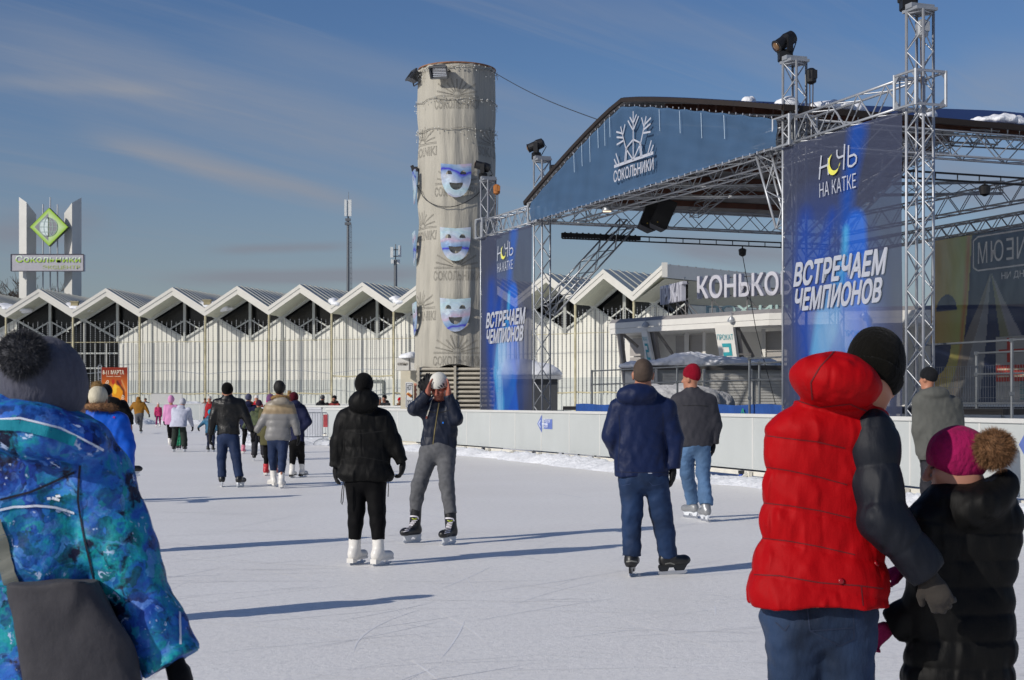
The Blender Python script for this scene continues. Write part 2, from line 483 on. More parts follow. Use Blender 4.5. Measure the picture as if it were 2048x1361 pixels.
def _nets(F, lo, h):
    S = F < 0
    nx, ny, nz = F.shape
    c = np.zeros((nx - 1, ny - 1, nz - 1), np.int8)
    for i in (0, 1):
        for j in (0, 1):
            for k in (0, 1):
                c += S[i:nx - 1 + i, j:ny - 1 + j, k:nz - 1 + k]
    act = np.argwhere((c > 0) & (c < 8))
    ids = np.full(c.shape, -1, np.int64); ids[tuple(act.T)] = np.arange(len(act))
    acc = np.zeros((len(act), 3)); cnt = np.zeros(len(act))
    cor = [(i, j, k) for i in (0, 1) for j in (0, 1) for k in (0, 1)]
    val = {q: F[act[:, 0] + q[0], act[:, 1] + q[1], act[:, 2] + q[2]] for q in cor}
    for q in cor:
        for ax in range(3):
            if q[ax]: continue
            r = list(q); r[ax] = 1; r = tuple(r)
            fa, fb = val[q], val[r]
            m = (fa < 0) != (fb < 0)
            t = fa[m] / (fa[m] - fb[m])
            p = np.tile(np.array(q, float), (m.sum(), 1)); p[:, ax] = t
            acc[m] += p; cnt[m] += 1
    V = (act + acc / cnt[:, None]) * h + lo
    Q = []
    for ax in range(3):
        a = [slice(None)] * 3; b = [slice(None)] * 3
        a[ax] = slice(0, -1); b[ax] = slice(1, None)
        e = np.argwhere(S[tuple(a)] != S[tuple(b)])
        o1, o2 = [(1, 2), (2, 0), (0, 1)][ax]
        e = e[(e[:, o1] > 0) & (e[:, o2] > 0) & (e[:, o1] < F.shape[o1] - 1) & (e[:, o2] < F.shape[o2] - 1)]
        sg = S[tuple(e.T)]
        def g(d1, d2):
            q = e.copy(); q[:, o1] += d1; q[:, o2] += d2
            return ids[tuple(q.T)]
        f = np.stack([g(-1, -1), g(0, -1), g(0, 0), g(-1, 0)], 1)
        f[~sg] = f[~sg][:, ::-1]
        Q.append(f)
    Q = np.concatenate(Q)
    Q = Q[(Q >= 0).all(1)]
    return V, Q
def soft(name, field, h, mat, parent=None, loc=None):
    V, Q = field.mesh(h)
    return np_mesh(name, V, Q, mat, parent, loc)
def fur(name, pts, nrms, n, length, mat, parent, wid=.0025, droop=.25, seed=1, jit=.5):
    """tufts of thin hairs grown from sample points"""
    r = np.random.default_rng(seed)
    i = r.integers(0, len(pts), n)
    P = pts[i] + r.normal(size=(n, 3)) * .004; N = nrms[i] + r.normal(size=(n, 3)) * jit
    N /= np.linalg.norm(N, axis=1)[:, None]
    Ls = length * r.uniform(.6, 1.15, n)[:, None]
    sd = np.cross(N, r.normal(size=(n, 3))); sd /= np.linalg.norm(sd, axis=1)[:, None]
    D = np.array([0, 0, -1.0]) * droop
    A = P - sd * wid; B = P + sd * wid
    Mi = P + N * Ls * .55 + D * Ls * .2; C = P + N * Ls + D * Ls
    V = np.stack([A, B, Mi + sd * wid * .8, Mi - sd * wid * .8, C], 1).reshape(-1, 3)
    b = np.arange(n)[:, None] * 5
    T = np.concatenate([b + [0, 1, 2], b + [0, 2, 3], b + [3, 2, 4]])
    return np_mesh(name, V, T, mat, parent)
def ball_pts(c, r, n=900, seed=3):
    q = np.random.default_rng(seed).normal(size=(n, 3)); q /= np.linalg.norm(q, axis=1)[:, None]
    return np.array(c) + q * np.array(r) * .75, q
# ------------------------------------------------------------------ the ground: snow all round, ice in the rink
snow = M("snow", "#e6e8eb", rough=.75, var=.03, vs=1.2, bump=.6, bs=9, bump2=.5, bs2=60)
V = MB(); V.quad((-900, -60, -.03), (900, -60, -.03), (900, 2500, -.03), (-900, 2500, -.03))
tag(V.build("snow_ground", snow), kind="structure")

def ice_material():
    m = bpy.data.materials.new("ice"); m.use_nodes = True
    nt = m.node_tree; L = nt.links; p = nt.nodes["Principled BSDF"]
    t = nd(nt, "ShaderNodeTexCoord")
    def noise(scale, st, det=5, rough=.6, rot=0, dist=0.0):
        mp = nd(nt, "ShaderNodeMapping"); mp.inputs["Scale"].default_value = st; mp.inputs["Rotation"].default_value = (0, 0, math.radians(rot))
        L.new(t.outputs["Object"], mp.inputs[0])
        n = nd(nt, "ShaderNodeTexNoise"); n.inputs["Scale"].default_value = scale; n.inputs["Detail"].default_value = det
        n.inputs["Roughness"].default_value = rough; n.inputs["Distortion"].default_value = dist
        L.new(mp.outputs[0], n.inputs["Vector"]); return n.outputs[0]
    def ramp(v, a, b, ca, cb):
        r = nd(nt, "ShaderNodeValToRGB"); e = r.color_ramp.elements
        e[0].position, e[1].position = a, b; e[0].color, e[1].color = ca, cb
        L.new(v, r.inputs[0]); return r.outputs[0]
    def mix(f, a, b):
        n = nd(nt, "ShaderNodeMix", data_type='RGBA')
        if isinstance(f, float): n.inputs["Factor"].default_value = f
        else: L.new(f, n.inputs["Factor"])
        for s, v in (("A", a), ("B", b)):
            if isinstance(v, tuple): n.inputs[s].default_value = v
            else: L.new(v, n.inputs[s])
        return n.outputs["Result"]
    base = ramp(noise(.35, (1, 1, 1), 6), .3, .7, (.88, .858, .815, 1), (.94, .924, .885, 1))
    # skate scratches: thin curved lines where noise crosses its middle value
    def lines(scale, st, rot, w, seedoff):
        v = noise(scale, st, 1.5, .4, rot, .8)
        a = nd(nt, "ShaderNodeMath", operation='SUBTRACT'); L.new(v, a.inputs[0]); a.inputs[1].default_value = .5 + seedoff
        b = nd(nt, "ShaderNodeMath", operation='ABSOLUTE'); L.new(a.outputs[0], b.inputs[0])
        return ramp(b.outputs[0], 0.0, w, (1, 1, 1, 1), (0, 0, 0, 1))
    s1 = lines(.9, (1, .35, 1), 20, .004, 0)
    s2 = lines(1.6, (.3, 1, 1), -35, .006, .05)
    s3 = lines(2.7, (1, .25, 1), 60, .009, -.04)
    s4 = lines(5.5, (1, .3, 1), 8, .016, .02)
    ad = None
    for s in (s1, s2, s3, s4):
        if ad is None: ad = s; continue
        n = nd(nt, "ShaderNodeMix", data_type='RGBA', blend_type='LIGHTEN'); n.inputs["Factor"].default_value = 1
        L.new(ad, n.inputs["A"]); L.new(s, n.inputs["B"]); ad = n.outputs["Result"]
    patch = noise(.8, (1, 1, 1), 3)
    mm = nd(nt, "ShaderNodeMath", operation='MULTIPLY'); L.new(ad, mm.inputs[0]); L.new(patch, mm.inputs[1])
    m2 = nd(nt, "ShaderNodeMath", operation='MULTIPLY'); L.new(mm.outputs[0], m2.inputs[0]); m2.inputs[1].default_value = .12
    colr = mix(m2.outputs[0], base, (.93, .93, .94, 1))
    grain = ramp(noise(16, (1, 1, 1), 6, .85), .46, .70, (0, 0, 0, 1), (.85, .85, .85, 1))
    colr = mix(grain, colr, (.70, .69, .67, 1))
    speck = ramp(noise(9, (1, 1, 1), 2, .9), .74, .77, (0, 0, 0, 1), (1, 1, 1, 1))
    colr = mix(speck, colr, (.97, .97, .97, 1))
    L.new(colr, p.inputs["Base Color"])
    p.inputs["Roughness"].default_value = .5; p.inputs["Specular IOR Level"].default_value = .35
    b1 = nd(nt, "ShaderNodeBump"); b1.inputs["Strength"].default_value = .03; b1.inputs["Distance"].default_value = .006
    L.new(ad, b1.inputs["Height"]); b1.invert = True
    b2 = nd(nt, "ShaderNodeBump"); b2.inputs["Strength"].default_value = .6; b2.inputs["Distance"].default_value = .010
    L.new(noise(22, (1, 1, 1), 6, .75), b2.inputs["Height"]); L.new(b1.outputs[0], b2.inputs["Normal"])
    L.new(b2.outputs[0], p.inputs["Normal"])
    return m
BOARD = [(8.0, 13.0), (7.35, 16.0), (6.55, 19.2), (5.75, 22.3), (4.54, 26.8), (3.1, 31.2), (1.5, 35.7), (-.2, 40.2), (-2.0, 44.5), (-4.2, 48.9), (-6.5, 52.6)]
def spline(pts, step):
    """points every step metres along a smooth curve through pts"""
    P = np.array(pts, float); d = np.r_[0, np.cumsum(np.linalg.norm(np.diff(P, axis=0), axis=1))]
    n = max(2, int(round(d[-1] / step)) + 1); t = np.linspace(0, d[-1], n)
    return np.stack([_smooth_interp(t, d, P[:, i]) for i in range(P.shape[1])], 1)
far0, far1 = (-27.0, 101.0), (-9.0, 99.0)
rink = BOARD + [(-9.2, 56.5), (-9.6, 70), (-9.0, 99.0), far0, (-60, 101), (-60, -30), (9, -30)]
V = MB(); V.poly([(x, y, 0) for x, y in rink])
ice_o = tag(V.build("ice", ice_material()), kind="structure")

# skate marks: long thin arcs scraped into the ice
def skate_marks():
    r = np.random.default_rng(11); V, F = [], []
    for i in range(380):
        Y = 5.5 + 30 * r.beta(1, 2.6); X = r.uniform(-.36, .36) * Y
        L = r.uniform(.3, 2.6) * min(1, .35 + Y / 20); rad = r.choice([1, -1]) * r.uniform(3.5, 22); a = r.uniform(0, 6.283) if r.random() < .45 else r.normal(.1, .5)
        w = r.uniform(.0018, .0055) * (.7 + Y / 22); n = 12; z = .0015 + .0000004 * i; pts = []
        for k in range(n + 1):
            t = k / n - .5; b = a + t * L / rad; pts.append((X + L * t * math.cos(a + t * L / rad / 2), Y + L * t * math.sin(a + t * L / rad / 2), b, w * (1 - (2 * t) ** 4)))
        b0 = len(V)
        for x, y, b, ww in pts:
            V.append((x - math.sin(b) * ww, y + math.cos(b) * ww, z)); V.append((x + math.sin(b) * ww, y - math.cos(b) * ww, z))
        F += [(b0 + 2 * k, b0 + 2 * k + 1, b0 + 2 * k + 3, b0 + 2 * k + 2) for k in range(n)]
    V = np.array(V); P = np.array(BOARD); inside = V[:, 0] < np.interp(V[:, 1], P[:, 1], P[:, 0]) - .6
    F = np.array(F); F = F[inside[F].all(1)]
    return V, F
_v, _f = skate_marks()
_h = len(_f) // 12
tag(np_mesh("skate_marks", _v, _f[_h:], M("scraped_ice", "#f1f1f1", rough=.8, var=.05), smooth=False), kind="stuff")
tag(np_mesh("skate_grooves", _v, _f[:_h], M("grooved_ice", "#d3d5d9", rough=.5, var=.08), smooth=False), kind="stuff")
def snow_bank(name, path, w, hgt, seed, side=1.0):
    """lumpy ridge of scraped snow along a path"""
    P = spline(path, .09); n = len(P); m = 15
    T = np.gradient(P, axis=0); T /= np.linalg.norm(T, axis=1)[:, None]
    N = np.stack([T[:, 1], -T[:, 0]], 1) * side
    r = np.random.default_rng(seed)
    def nz1(f): return np.interp(np.arange(n), np.arange(0, n + f, f), r.uniform(-1, 1, len(np.arange(0, n + f, f))))
    wv = w * (1 + .35 * nz1(14) + .2 * nz1(5)); hv = hgt * (1 + .45 * nz1(11) + .25 * nz1(4))
    j = np.linspace(-1, 1, m)
    prof = np.clip(1 - np.abs(j) ** 1.6, 0, 1)
    X = P[:, None, :] + N[:, None, :] * (j[None, :, None] * wv[:, None, None] * .5)
    Z = prof[None] * hv[:, None] + r.normal(size=(n, m)) * hgt * .09 * (prof[None] > 0) - .012
    idx = np.arange(n * m).reshape(n, m)
    F = np.stack([idx[:-1, :-1], idx[1:, :-1], idx[1:, 1:], idx[:-1, 1:]], -1).reshape(-1, 4)
    o = np_mesh(name, np.concatenate([X, Z[..., None]], -1).reshape(-1, 3), F, snow)
    return tag(o, kind="stuff")
old_snow = M("old_snow", "#b9babd", rough=.8, var=.12, vs=3, bump=.6, bs=12)
def snow_pile(name, c, rx, ry, hgt, seed, label=None):
    f = Field(); f.ell((0, 0, -.1), (rx, ry, hgt + .1))
    r = np.random.default_rng(seed)
    for _ in range(7):
        q = r.uniform(-.65, .65, 2)
        f.ell((q[0] * rx, q[1] * ry, hgt * .35 * r.uniform(.3, 1)), (rx * r.uniform(.25, .45), ry * .4, hgt * r.uniform(.35, .6)), k=hgt * .3)
    f.noise(.035, 7, seed); f.noise(.015, 25, seed + 1); f.cut((0, 0, -.02), (0, 0, -1))
    o = soft(name, f, max(.03, rx * .03), old_snow if label else snow, None, c)
    return tag(o, label, "snow") if label else tag(o, kind="stuff")
snow_bank("snow_bank", [(x - .42, y - .15) for x, y in BOARD[1:]], 1.0, .17, 5)
snow_bank("snow_bank", [(-6.6, 52.3), (-8.2, 50.6), (-9.3, 52.5), (-9.6, 58), (-9.8, 66)], 1.7, .30, 8)
snow_bank("snow_bank", [(far0[0], far0[1] - .6), (-18, 99.8), (-12, 99.0)], 1.3, .22, 9)

# ------------------------------------------------------------------ rink boards
white_panel = M("board_plastic", "#b6bab8", rough=.42, var=.05, vs=1.1, st=(1.0, 1.0, .45), det=6, bump=.06, bs=3)
white_rail = M("board_rail", "#c9c9c5", rough=.4, var=.03)
steel_paint = M("painted_steel", "#d8d4c8", rough=.5, var=.08)
blue_knob = M("blue_plastic", "#1f46a0", rough=.4, var=.05)
dark_grey = M("dark_plastic", "#26262a", rough=.5)
_wp = white_panel.node_tree; _pb = _wp.nodes["Principled BSDF"]
_src = _pb.inputs["Base Color"].links[0].from_socket
_t = nd(_wp, "ShaderNodeTexCoord"); _m = nd(_wp, "ShaderNodeMapping"); _m.inputs["Scale"].default_value = (3, 3, 9); _n = nd(_wp, "ShaderNodeTexNoise"); _n.inputs["Scale"].default_value = 1.6; _n.inputs["Detail"].default_value = 6; _n.inputs["Roughness"].default_value = .75
_wp.links.new(_t.outputs["Object"], _m.inputs[0]); _wp.links.new(_m.outputs[0], _n.inputs["Vector"])
_r = nd(_wp, "ShaderNodeMapRange"); _r.inputs["From Min"].default_value = .66; _r.inputs["From Max"].default_value = .74; _r.inputs["To Max"].default_value = .55; _wp.links.new(_n.outputs[0], _r.inputs["Value"])
_x = nd(_wp, "ShaderNodeMix", data_type='RGBA'); _wp.links.new(_r.outputs[0], _x.inputs["Factor"]); _wp.links.new(_src, _x.inputs["A"]); _x.inputs["B"].default_value = (.22, .22, .23, 1); _wp.links.new(_x.outputs["Result"], _pb.inputs["Base Color"])
def barrier(path, label, panel=1.85, hb=1.2, feet=True, z0=.21):
    P = spline(path, panel)
    root = empty("rink_barrier", (P[0][0], P[0][1], 0), label, "rink boards")
    rail = MB()
    for i in range(len(P) - 1):
        a, b = P[i], P[i + 1]
        d = (b - a) / np.linalg.norm(b - a); nn = np.array([-d[1], d[0]])
        if nn[1] > 0: nn = -nn
        g = d * .012
        m = MB(); m.bar((a[0] + g[0] * .15, a[1] + g[1] * .15, (z0 + hb) / 2), (b[0] - g[0] * .15, b[1] - g[1] * .15, (z0 + hb) / 2), .03, hb - z0 - .03)
        m.build("panel", white_panel, root)
        m = MB(); q = a + nn * .017; m.bar((q[0] - g[0] * 2, q[1] - g[1] * 2, (z0 + hb) / 2), (q[0] + g[0] * 2, q[1] + g[1] * 2, (z0 + hb) / 2), .006, hb - z0 - .05); m.build("joint_strip", white_rail, root)
        if feet: m = MB(); m.bar((a[0] - nn[0] * .03, a[1] - nn[1] * .03, z0 - .06), (b[0] - nn[0] * .03, b[1] - nn[1] * .03, z0 - .06), .05, .08); m.build("base_frame", steel_paint, root)
        rail.bar((a[0], a[1], hb + .01), (b[0], b[1], hb + .01), .085, .06)
        if feet:
            q = a + d * .05
            m = MB()
            m.box((q[0] + nn[0] * .055, q[1] + nn[1] * .055, .095), (.09, .07, .19), Matrix.Rotation(math.atan2(d[1], d[0]), 3, 'Z'))
            m.bar((q[0] + nn[0] * .09, q[1] + nn[1] * .09, .14), (q[0] + nn[0] * .33, q[1] + nn[1] * .33, .02), .035, .05)
            m.bar((q[0] + nn[0] * .02, q[1] + nn[1] * .02, .05), (q[0] + nn[0] * .4, q[1] + nn[1] * .4, .01), .06, .03)
            ft = m.build("foot", steel_paint, root)
            if i % 2 == 0:
                k = MB(); c = (q[0] + d[0] * .2 + nn[0] * .12, q[1] + d[1] * .2 + nn[1] * .12, .1)
                k.lathe(c, [(.02, -.03), (.05, -.015), (.055, .02), (.03, .04)], 12, axis=(nn[0], nn[1], .3))
                k.build("knob", blue_knob, ft, smooth=True)
                k = MB(); k.box((c[0], c[1], c[2] + .07), (.1, .1, .06)); k.build("clamp", dark_grey, ft)
    rail.build("top_rail", white_rail, root)
    return root
barrier(BOARD, "long white rink boards curving along the right side of the ice")
barrier([far0, (-18, 100.4), far1], "white rink boards closing off the far end of the ice", panel=2.0, hb=1.32)
barrier([(-8.9, 60.5), (-4.2, 57.5), (-1.5, 56)], "low white boards that the spectators lean over", panel=2.0, hb=1.28)
# grey gate board swung back beside the gap
g = MB(); g.bar((-9.5, 55.6, .68), (-6.75, 53.3, .68), .03, 1.05)
grey_panel = M("grey_board", "#a6a9b0", rough=.25, var=.12, vs=1.2, st=(1, 1, .2))
gb = empty("rink_gate", (-9.5, 55.6, 0), "grey rink board swung back behind the metal crowd barrier", "rink boards")
g.build("panel", grey_panel, gb)
g = MB(); g.bar((-9.5, 55.6, 1.235), (-6.75, 53.3, 1.235), .07, .06); g.build("top_rail", M("grey_rail", "#b9bbc0", rough=.4), gb)
g = MB()
for x, y in ((-9.3, 55.45), (-7.0, 53.5)): g.box((x, y, .08), (.1, .25, .16))
g.build("foot", steel_paint, gb)
# arrow sticker on the boards
navy_print = M("navy_print", "#5b6fb0", rough=.5, var=.12, vs=6)
pale_print = M("pale_print", "#d9deec", rough=.5)
aP = Vector((1.2, 36.6, 0))
def on_board(px, py, out=.03):
    """photo pixel -> point on the inner face of the near boards"""
    P = spline(BOARD, .05)
    i = np.argmin(np.abs(P[:, 0] / P[:, 1] - (px - 1024) / FPX))
    Y = P[i][1]
    d = P[min(i + 1, len(P) - 1)] - P[i - 1]; d /= np.linalg.norm(d); n = np.array([-d[1], d[0]]); n = n if n[1] < 0 else -n
    q = at(px, py, Y)
    return q + Vector((n[0], n[1], 0)) * out, Vector((n[0], n[1], 0))
def arrow(pxs, label):
    m = MB(); (x0, x1, yc, sc) = pxs
    def B(u, v, o): return on_board(x0 + (x1 - x0) * u, yc + v * sc, o)[0]
    m.poly([B(0, 0, .02), B(.3, 18, .02), B(.33, 10, .02), B(1, 11, .02), B(1, -9, .02), B(.33, -9, .02), B(.3, -18, .02)])
    o = tag(m.build("direction_arrow", navy_print, None, loc=B(.5, 0, .02)), label, "arrow sign")
    k = MB(); n = on_board((x0 + x1) / 2, yc, .02)[1]
    stroke(k, [B(.98, 1, .024), B(.12, 0, .024)], .03, n); stroke(k, [B(.32, -12, .024), B(.1, 0, .024), B(.32, 13, .024)], .03, n)
    lettering(k, "НАПРАВЛЕНИЕ", B(.34, -2, .024), B(.92, -2, .024) - B(.34, -2, .024), Vector((0, 0, .1)), bold=.02)
    lettering(k, "КАТАНИЯ", B(.34, 8, .024), B(.70, 8, .024) - B(.34, 8, .024), Vector((0, 0, .1)), bold=.02)
    k.build("lettering", pale_print, o)
arrow((1076, 1106, 848, 1.0), "faded blue arrow sticker pointing left on the white boards")
m = MB()
def B2(u, v, o): return on_board(2040 + 40 * u, 890 + v, o)[0]
m.poly([B2(0, 0, .02), B2(.3, 22, .02), B2(.33, 12, .02), B2(.95, 12, .02), B2(.95, -11, .02), B2(.33, -11, .02), B2(.3, -22, .02)])
tag(m.build("direction_arrow", navy_print, None, loc=B2(.5, 0, .02)), "blue arrow sticker tip at the right edge behind the fur pompom", "arrow sign")

# ------------------------------------------------------------------ crowd barrier in the gap
galv = M("galvanised_steel", "#a9adb2", rough=.38, metal=.7, var=.12, vs=8)
br = empty("crowd_barrier", at(622, 885, 50), "galvanised metal crowd barrier standing in snow at the boards gap", "barrier")
b0, b1 = at(578, 888, 49.5), at(656, 892, 50.2)
b0.z = b1.z = .12
def bp(t, z): p = b0.lerp(b1, t); return (p.x, p.y, z)
m = MB(); m.tube([bp(0, .3), bp(0, 1.02), bp(.04, 1.1), bp(.96, 1.1), bp(1, 1.02), bp(1, .3), bp(0, .3)], .02, 6); m.build("frame", galv, br)
m = MB()
for i in range(1, 15): m.tube([bp(i / 15, .3), bp(i / 15, 1.1)], .009, 5)
m.build("bars", galv, br)
for t in (.13, .87):
    p = Vector(bp(t, 0)); m = MB()
    m.tube([(p.x, p.y, .3), (p.x, p.y, .2)], .02)
    m.tube([(p.x + .33 * math.cos(a), p.y - .1 * math.cos(a), .02 + .2 * math.sin(a)) for a in np.linspace(0, math.pi, 11)], .017, 6)
    m.build("foot", galv, br)
m = MB(); m.quad(*[Vector(bp(t, z)) + Vector((0, -.03, 0)) for t, z in ((.88, .62), (.99, .62), (.99, 1.04), (.88, 1.04))])
m.build("notice", M("red_notice", "#d9595c", rough=.5, var=.25, vs=9), br)

# ------------------------------------------------------------------ zigzag-roofed pavilion
K = 9.0
PK = [(-190, 579), (-56, 579), (78, 578.5), (212, 577), (345, 575), (474.5, 573.2), (600, 570), (725, 566), (848, 560.5), (970, 554), (1092, 547), (1207, 539.5), (1326, 530)]
pk = []
hs_ = np.array([HORZ - y for _, y in PK]); xs_ = np.array([x for x, _ in PK], float)
co = np.polyfit(xs_, FPX * K / hs_, 3)
for x, y in PK:
    Y = np.polyval(co, x); pk.append(np.array([(x - 1024) / FPX * Y, Y]))
ZP, ZV = CAMH + K, CAMH + K * .815
val = [(pk[i] + pk[i + 1]) / 2 for i in range(len(pk) - 1)]
val = [pk[0] - (val[0] - pk[0])] + val
pts = []                                    # valley, peak, valley, peak, ... last peak
for i in range(len(pk)): pts += [(val[i], ZV), (pk[i], ZP)]
L2 = [np.array(p) for p, _ in pts]; LZ = [z for _, z in pts]
Nn = []
for i in range(len(L2)):
    d = L2[min(i + 1, len(L2) - 1)] - L2[max(i - 1, 0)]; d = d / np.linalg.norm(d); Nn.append(np.array([-d[1], d[0]]))
def bk(i, s, z): q = L2[i] + Nn[i] * s; return (q[0], q[1], z)
pav = empty("pavilion", (L2[8][0], L2[8][1], 0), "long white exhibition pavilion with zigzag folded roof behind the rink", "building")
fascia_m = M("fascia_white", "#c6c4bb", rough=.45, var=.03, vs=2)
roof_m = M("roof_metal", "#7c8992", rough=.5, metal=0.0, var=.12, vs=1.5)
seam_m = M("roof_seam", "#a3a49c", rough=.5)
soffit_m = M("soffit_boards", "#c4c4b0", rough=.6, var=.06, vs=2)
wall_m = M("wall_panel", "#d3d2c8", rough=.6, var=.04, vs=1)
wallg_m = M("wall_base", "#b9bcb6", rough=.7, var=.07, vs=1.4)
glass_m = M("dark_glass", "#0b0d0f", rough=.25, var=.4, vs=.7, spec=.4)
frame_m = M("window_frame", "#b6b8b2", rough=.5, var=.05)
rust_m = M("rusty_pole", "#b0a888", rough=.7, var=.3, vs=3, st=(1, 1, .6))
TH, OV, BK = .62, 2.3, 17.0
m = MB(); ms = MB(); mr = MB(); mse = MB(); soff = MB()
for i in range(len(L2) - 1):
    a, b = LZ[i], LZ[i + 1]
    m.quad(bk(i, 0, a - TH), bk(i + 1, 0, b - TH), bk(i + 1, 0, b), bk(i, 0, a))                 # fascia face
    # thin drip line between upper and lower fascia boards
    m.quad(bk(i, -.05, a - TH * .42), bk(i + 1, -.05, b - TH * .42), bk(i + 1, -.05, b + .02), bk(i, -.05, a + .02))
    m.quad(bk(i, -.05, a - TH * .42), bk(i + 1, -.05, b - TH * .42), bk(i + 1, 0, b - TH * .42), bk(i, 0, a - TH * .42))
    mr.quad(bk(i, -.05, a + .02), bk(i + 1, -.05, b + .02), bk(i + 1, BK, b + .02), bk(i, BK, a + .02))  # roof sheet
    for s in np.arange(.75, BK, .92):                             # standing seams run from ridge to valley
        mse.bar(Vector(bk(i, s, a)) + Vector((0, 0, .05)), Vector(bk(i + 1, s, b)) + Vector((0, 0, .05)), .14, .09)
    n_s = 14
    for k in range(n_s):                                                                            # boarded soffit
        s0, s1 = OV * k / n_s, OV * (k + 1) / n_s
        soff.quad(bk(i, s0, a - TH + .015), bk(i + 1, s0, b - TH + .015), bk(i + 1, s1 - .02, b - TH + .015), bk(i, s1 - .02, a - TH + .015))
        soff.quad(bk(i, s1 - .02, a - TH + .05), bk(i + 1, s1 - .02, b - TH + .05), bk(i + 1, s1, b - TH + .05), bk(i, s1, a - TH + .05))
roof_o = mr.build("roof", roof_m, pav)
mse.build("seams", seam_m, roof_o)
soff.build("soffit", soffit_m, pav)
# verge at the right-hand end: boards along the last ridge, soffit and end wall under it
e = len(L2) - 1
m.quad(bk(e, -.05, ZP + .05), bk(e, BK + 6, ZP + .05), bk(e, BK + 6, ZP - .85), bk(e, -.05, ZP - .85))
m.box((L2[e][0] + .1, L2[e][1], ZP - .35), (.35, .35, .95))
m.build("fascia", fascia_m, pav)
m = MB()
vI = e - 1
m.quad(bk(e, .2, ZP - .9), bk(e, BK + 6, ZP - .9), bk(vI, BK + 6, ZV - TH + .3), bk(vI, .2, ZV - TH))
m.build("end_soffit", M("end_soffit", "#a3a292", rough=.7, var=.05), pav)  # darker than the main soffit: its shade is painted into the colour
m = MB(); a0, a1 = bk(vI, OV + .2, 0), bk(vI, BK + 6, 0)
m.quad((a0[0], a0[1], -.02), (a1[0], a1[1], -.02), (a1[0], a1[1], ZV - TH + .25), (a0[0], a0[1], ZV - TH - .02))
m.build("end_wall", wallg_m, pav)
# wall: dark glazing behind, white zigzag panels, mullions
SW, GL = OV, OV + .35
g = MB()
for i in range(len(L2) - 1):
    g.quad(bk(i, GL, -.02), bk(i + 1, GL, -.02), bk(i + 1, GL, LZ[i + 1] - TH), bk(i, GL, LZ[i] - TH))
g.build("glazing", glass_m, pav)
WP, WV = 8.12, 6.55
for i in range(len(L2) - 1):
    w = MB(); wb = MB()
    bay = i // 2
    if bay in (2,) : continue                                  # glazed entrance bays
    if bay == 3 and i % 2 == 0: continue
    za = WP if i % 2 == 0 else WV; zb = WV if i % 2 == 0 else WP
    w.quad(bk(i, SW + .1, 1.55), bk(i + 1, SW + .1, 1.55), bk(i + 1, SW + .1, zb), bk(i, SW + .1, za))
    wb.quad(bk(i, SW + .08, -.02), bk(i + 1, SW + .08, -.02), bk(i + 1, SW + .08, 3.2), bk(i, SW + .08, 3.2))
    w.build("wall", wall_m, pav); wb.build("wall_base", wallg_m, pav)
fr = MB()
for i in range(len(L2) - 1):
    za, zb = LZ[i] - TH - .05, LZ[i + 1] - TH - .05
    fr.bar(bk(i, SW, za), bk(i + 1, SW, zb), .12, .26)
    zc, zd = (WP, WV) if i % 2 == 0 else (WV, WP)
    fr.bar(bk(i, SW, zc), bk(i + 1, SW, zd), .1, .16)
    # small cross rails beside the post
    p, q = Vector(bk(i, SW + .02, 7.5)), Vector(bk(i + 1, SW + .02, 7.5))
    pp = p if i % 2 else q; oo = q if i % 2 else p
    fr.bar(pp + Vector((0, 0, .5)), pp.lerp(oo, .55) + Vector((0, 0, -.35)), .08, .1)
    if i % 2 == 1: fr.bar(bk(i, SW - .02, WV - .2), bk(i, SW - .02, LZ[i] - TH), .2, .2)
    else: fr.bar(bk(i, SW + .06, 0), bk(i, SW + .06, LZ[i] - TH), .16, .1)
for i in (4, 5, 6):
    for t in (0, .33, .66):
        a, b = Vector(bk(i, SW + .05, 0)), Vector(bk(i + 1, SW + .05, 0)); p = a.lerp(b, t)
        fr.bar(p, p + Vector((0, 0, 6.2)), .1, .1)
    for z in (2.4, 4.2, 5.4): fr.bar(bk(i, SW + .05, z), bk(i + 1, SW + .05, z), .08, .12)
fr.build("window_frames", frame_m, pav)
for i in range(4, len(L2), 2):                                  # rusty poles from each roof valley
    p = MB(); p.tube([bk(i, .12, 0), bk(i, .12, LZ[i] - TH + .1)], .085, 8); p.build("drain_pole", rust_m, pav)
# dotted garland slats
def slat_mat():
    m = bpy.data.materials.new("dotted_slat"); m.use_nodes = True
    nt = m.node_tree; L = nt.links; p = nt.nodes["Principled BSDF"]; p.inputs["Roughness"].default_value = .5
    t = nd(nt, "ShaderNodeTexCoord"); s = nd(nt, "ShaderNodeSeparateXYZ"); L.new(t.outputs["Object"], s.inputs[0])
    f = nd(nt, "ShaderNodeMath", operation='MULTIPLY'); L.new(s.outputs[2], f.inputs[0]); f.inputs[1].default_value = 1 / .17
    g = nd(nt, "ShaderNodeMath", operation='FRACT'); L.new(f.outputs[0], g.inputs[0])
    c = nd(nt, "ShaderNodeValToRGB"); c.color_ramp.interpolation = 'CONSTANT'
    c.color_ramp.elements[0].color = (.012, .014, .018, 1); c.color_ramp.elements[1].color = (.22, .23, .23, 1); c.color_ramp.elements[1].position = .42
    L.new(g.outputs[0], c.inputs[0]); L.new(c.outputs[0], p.inputs["Base Color"]); return m
slm = slat_mat()
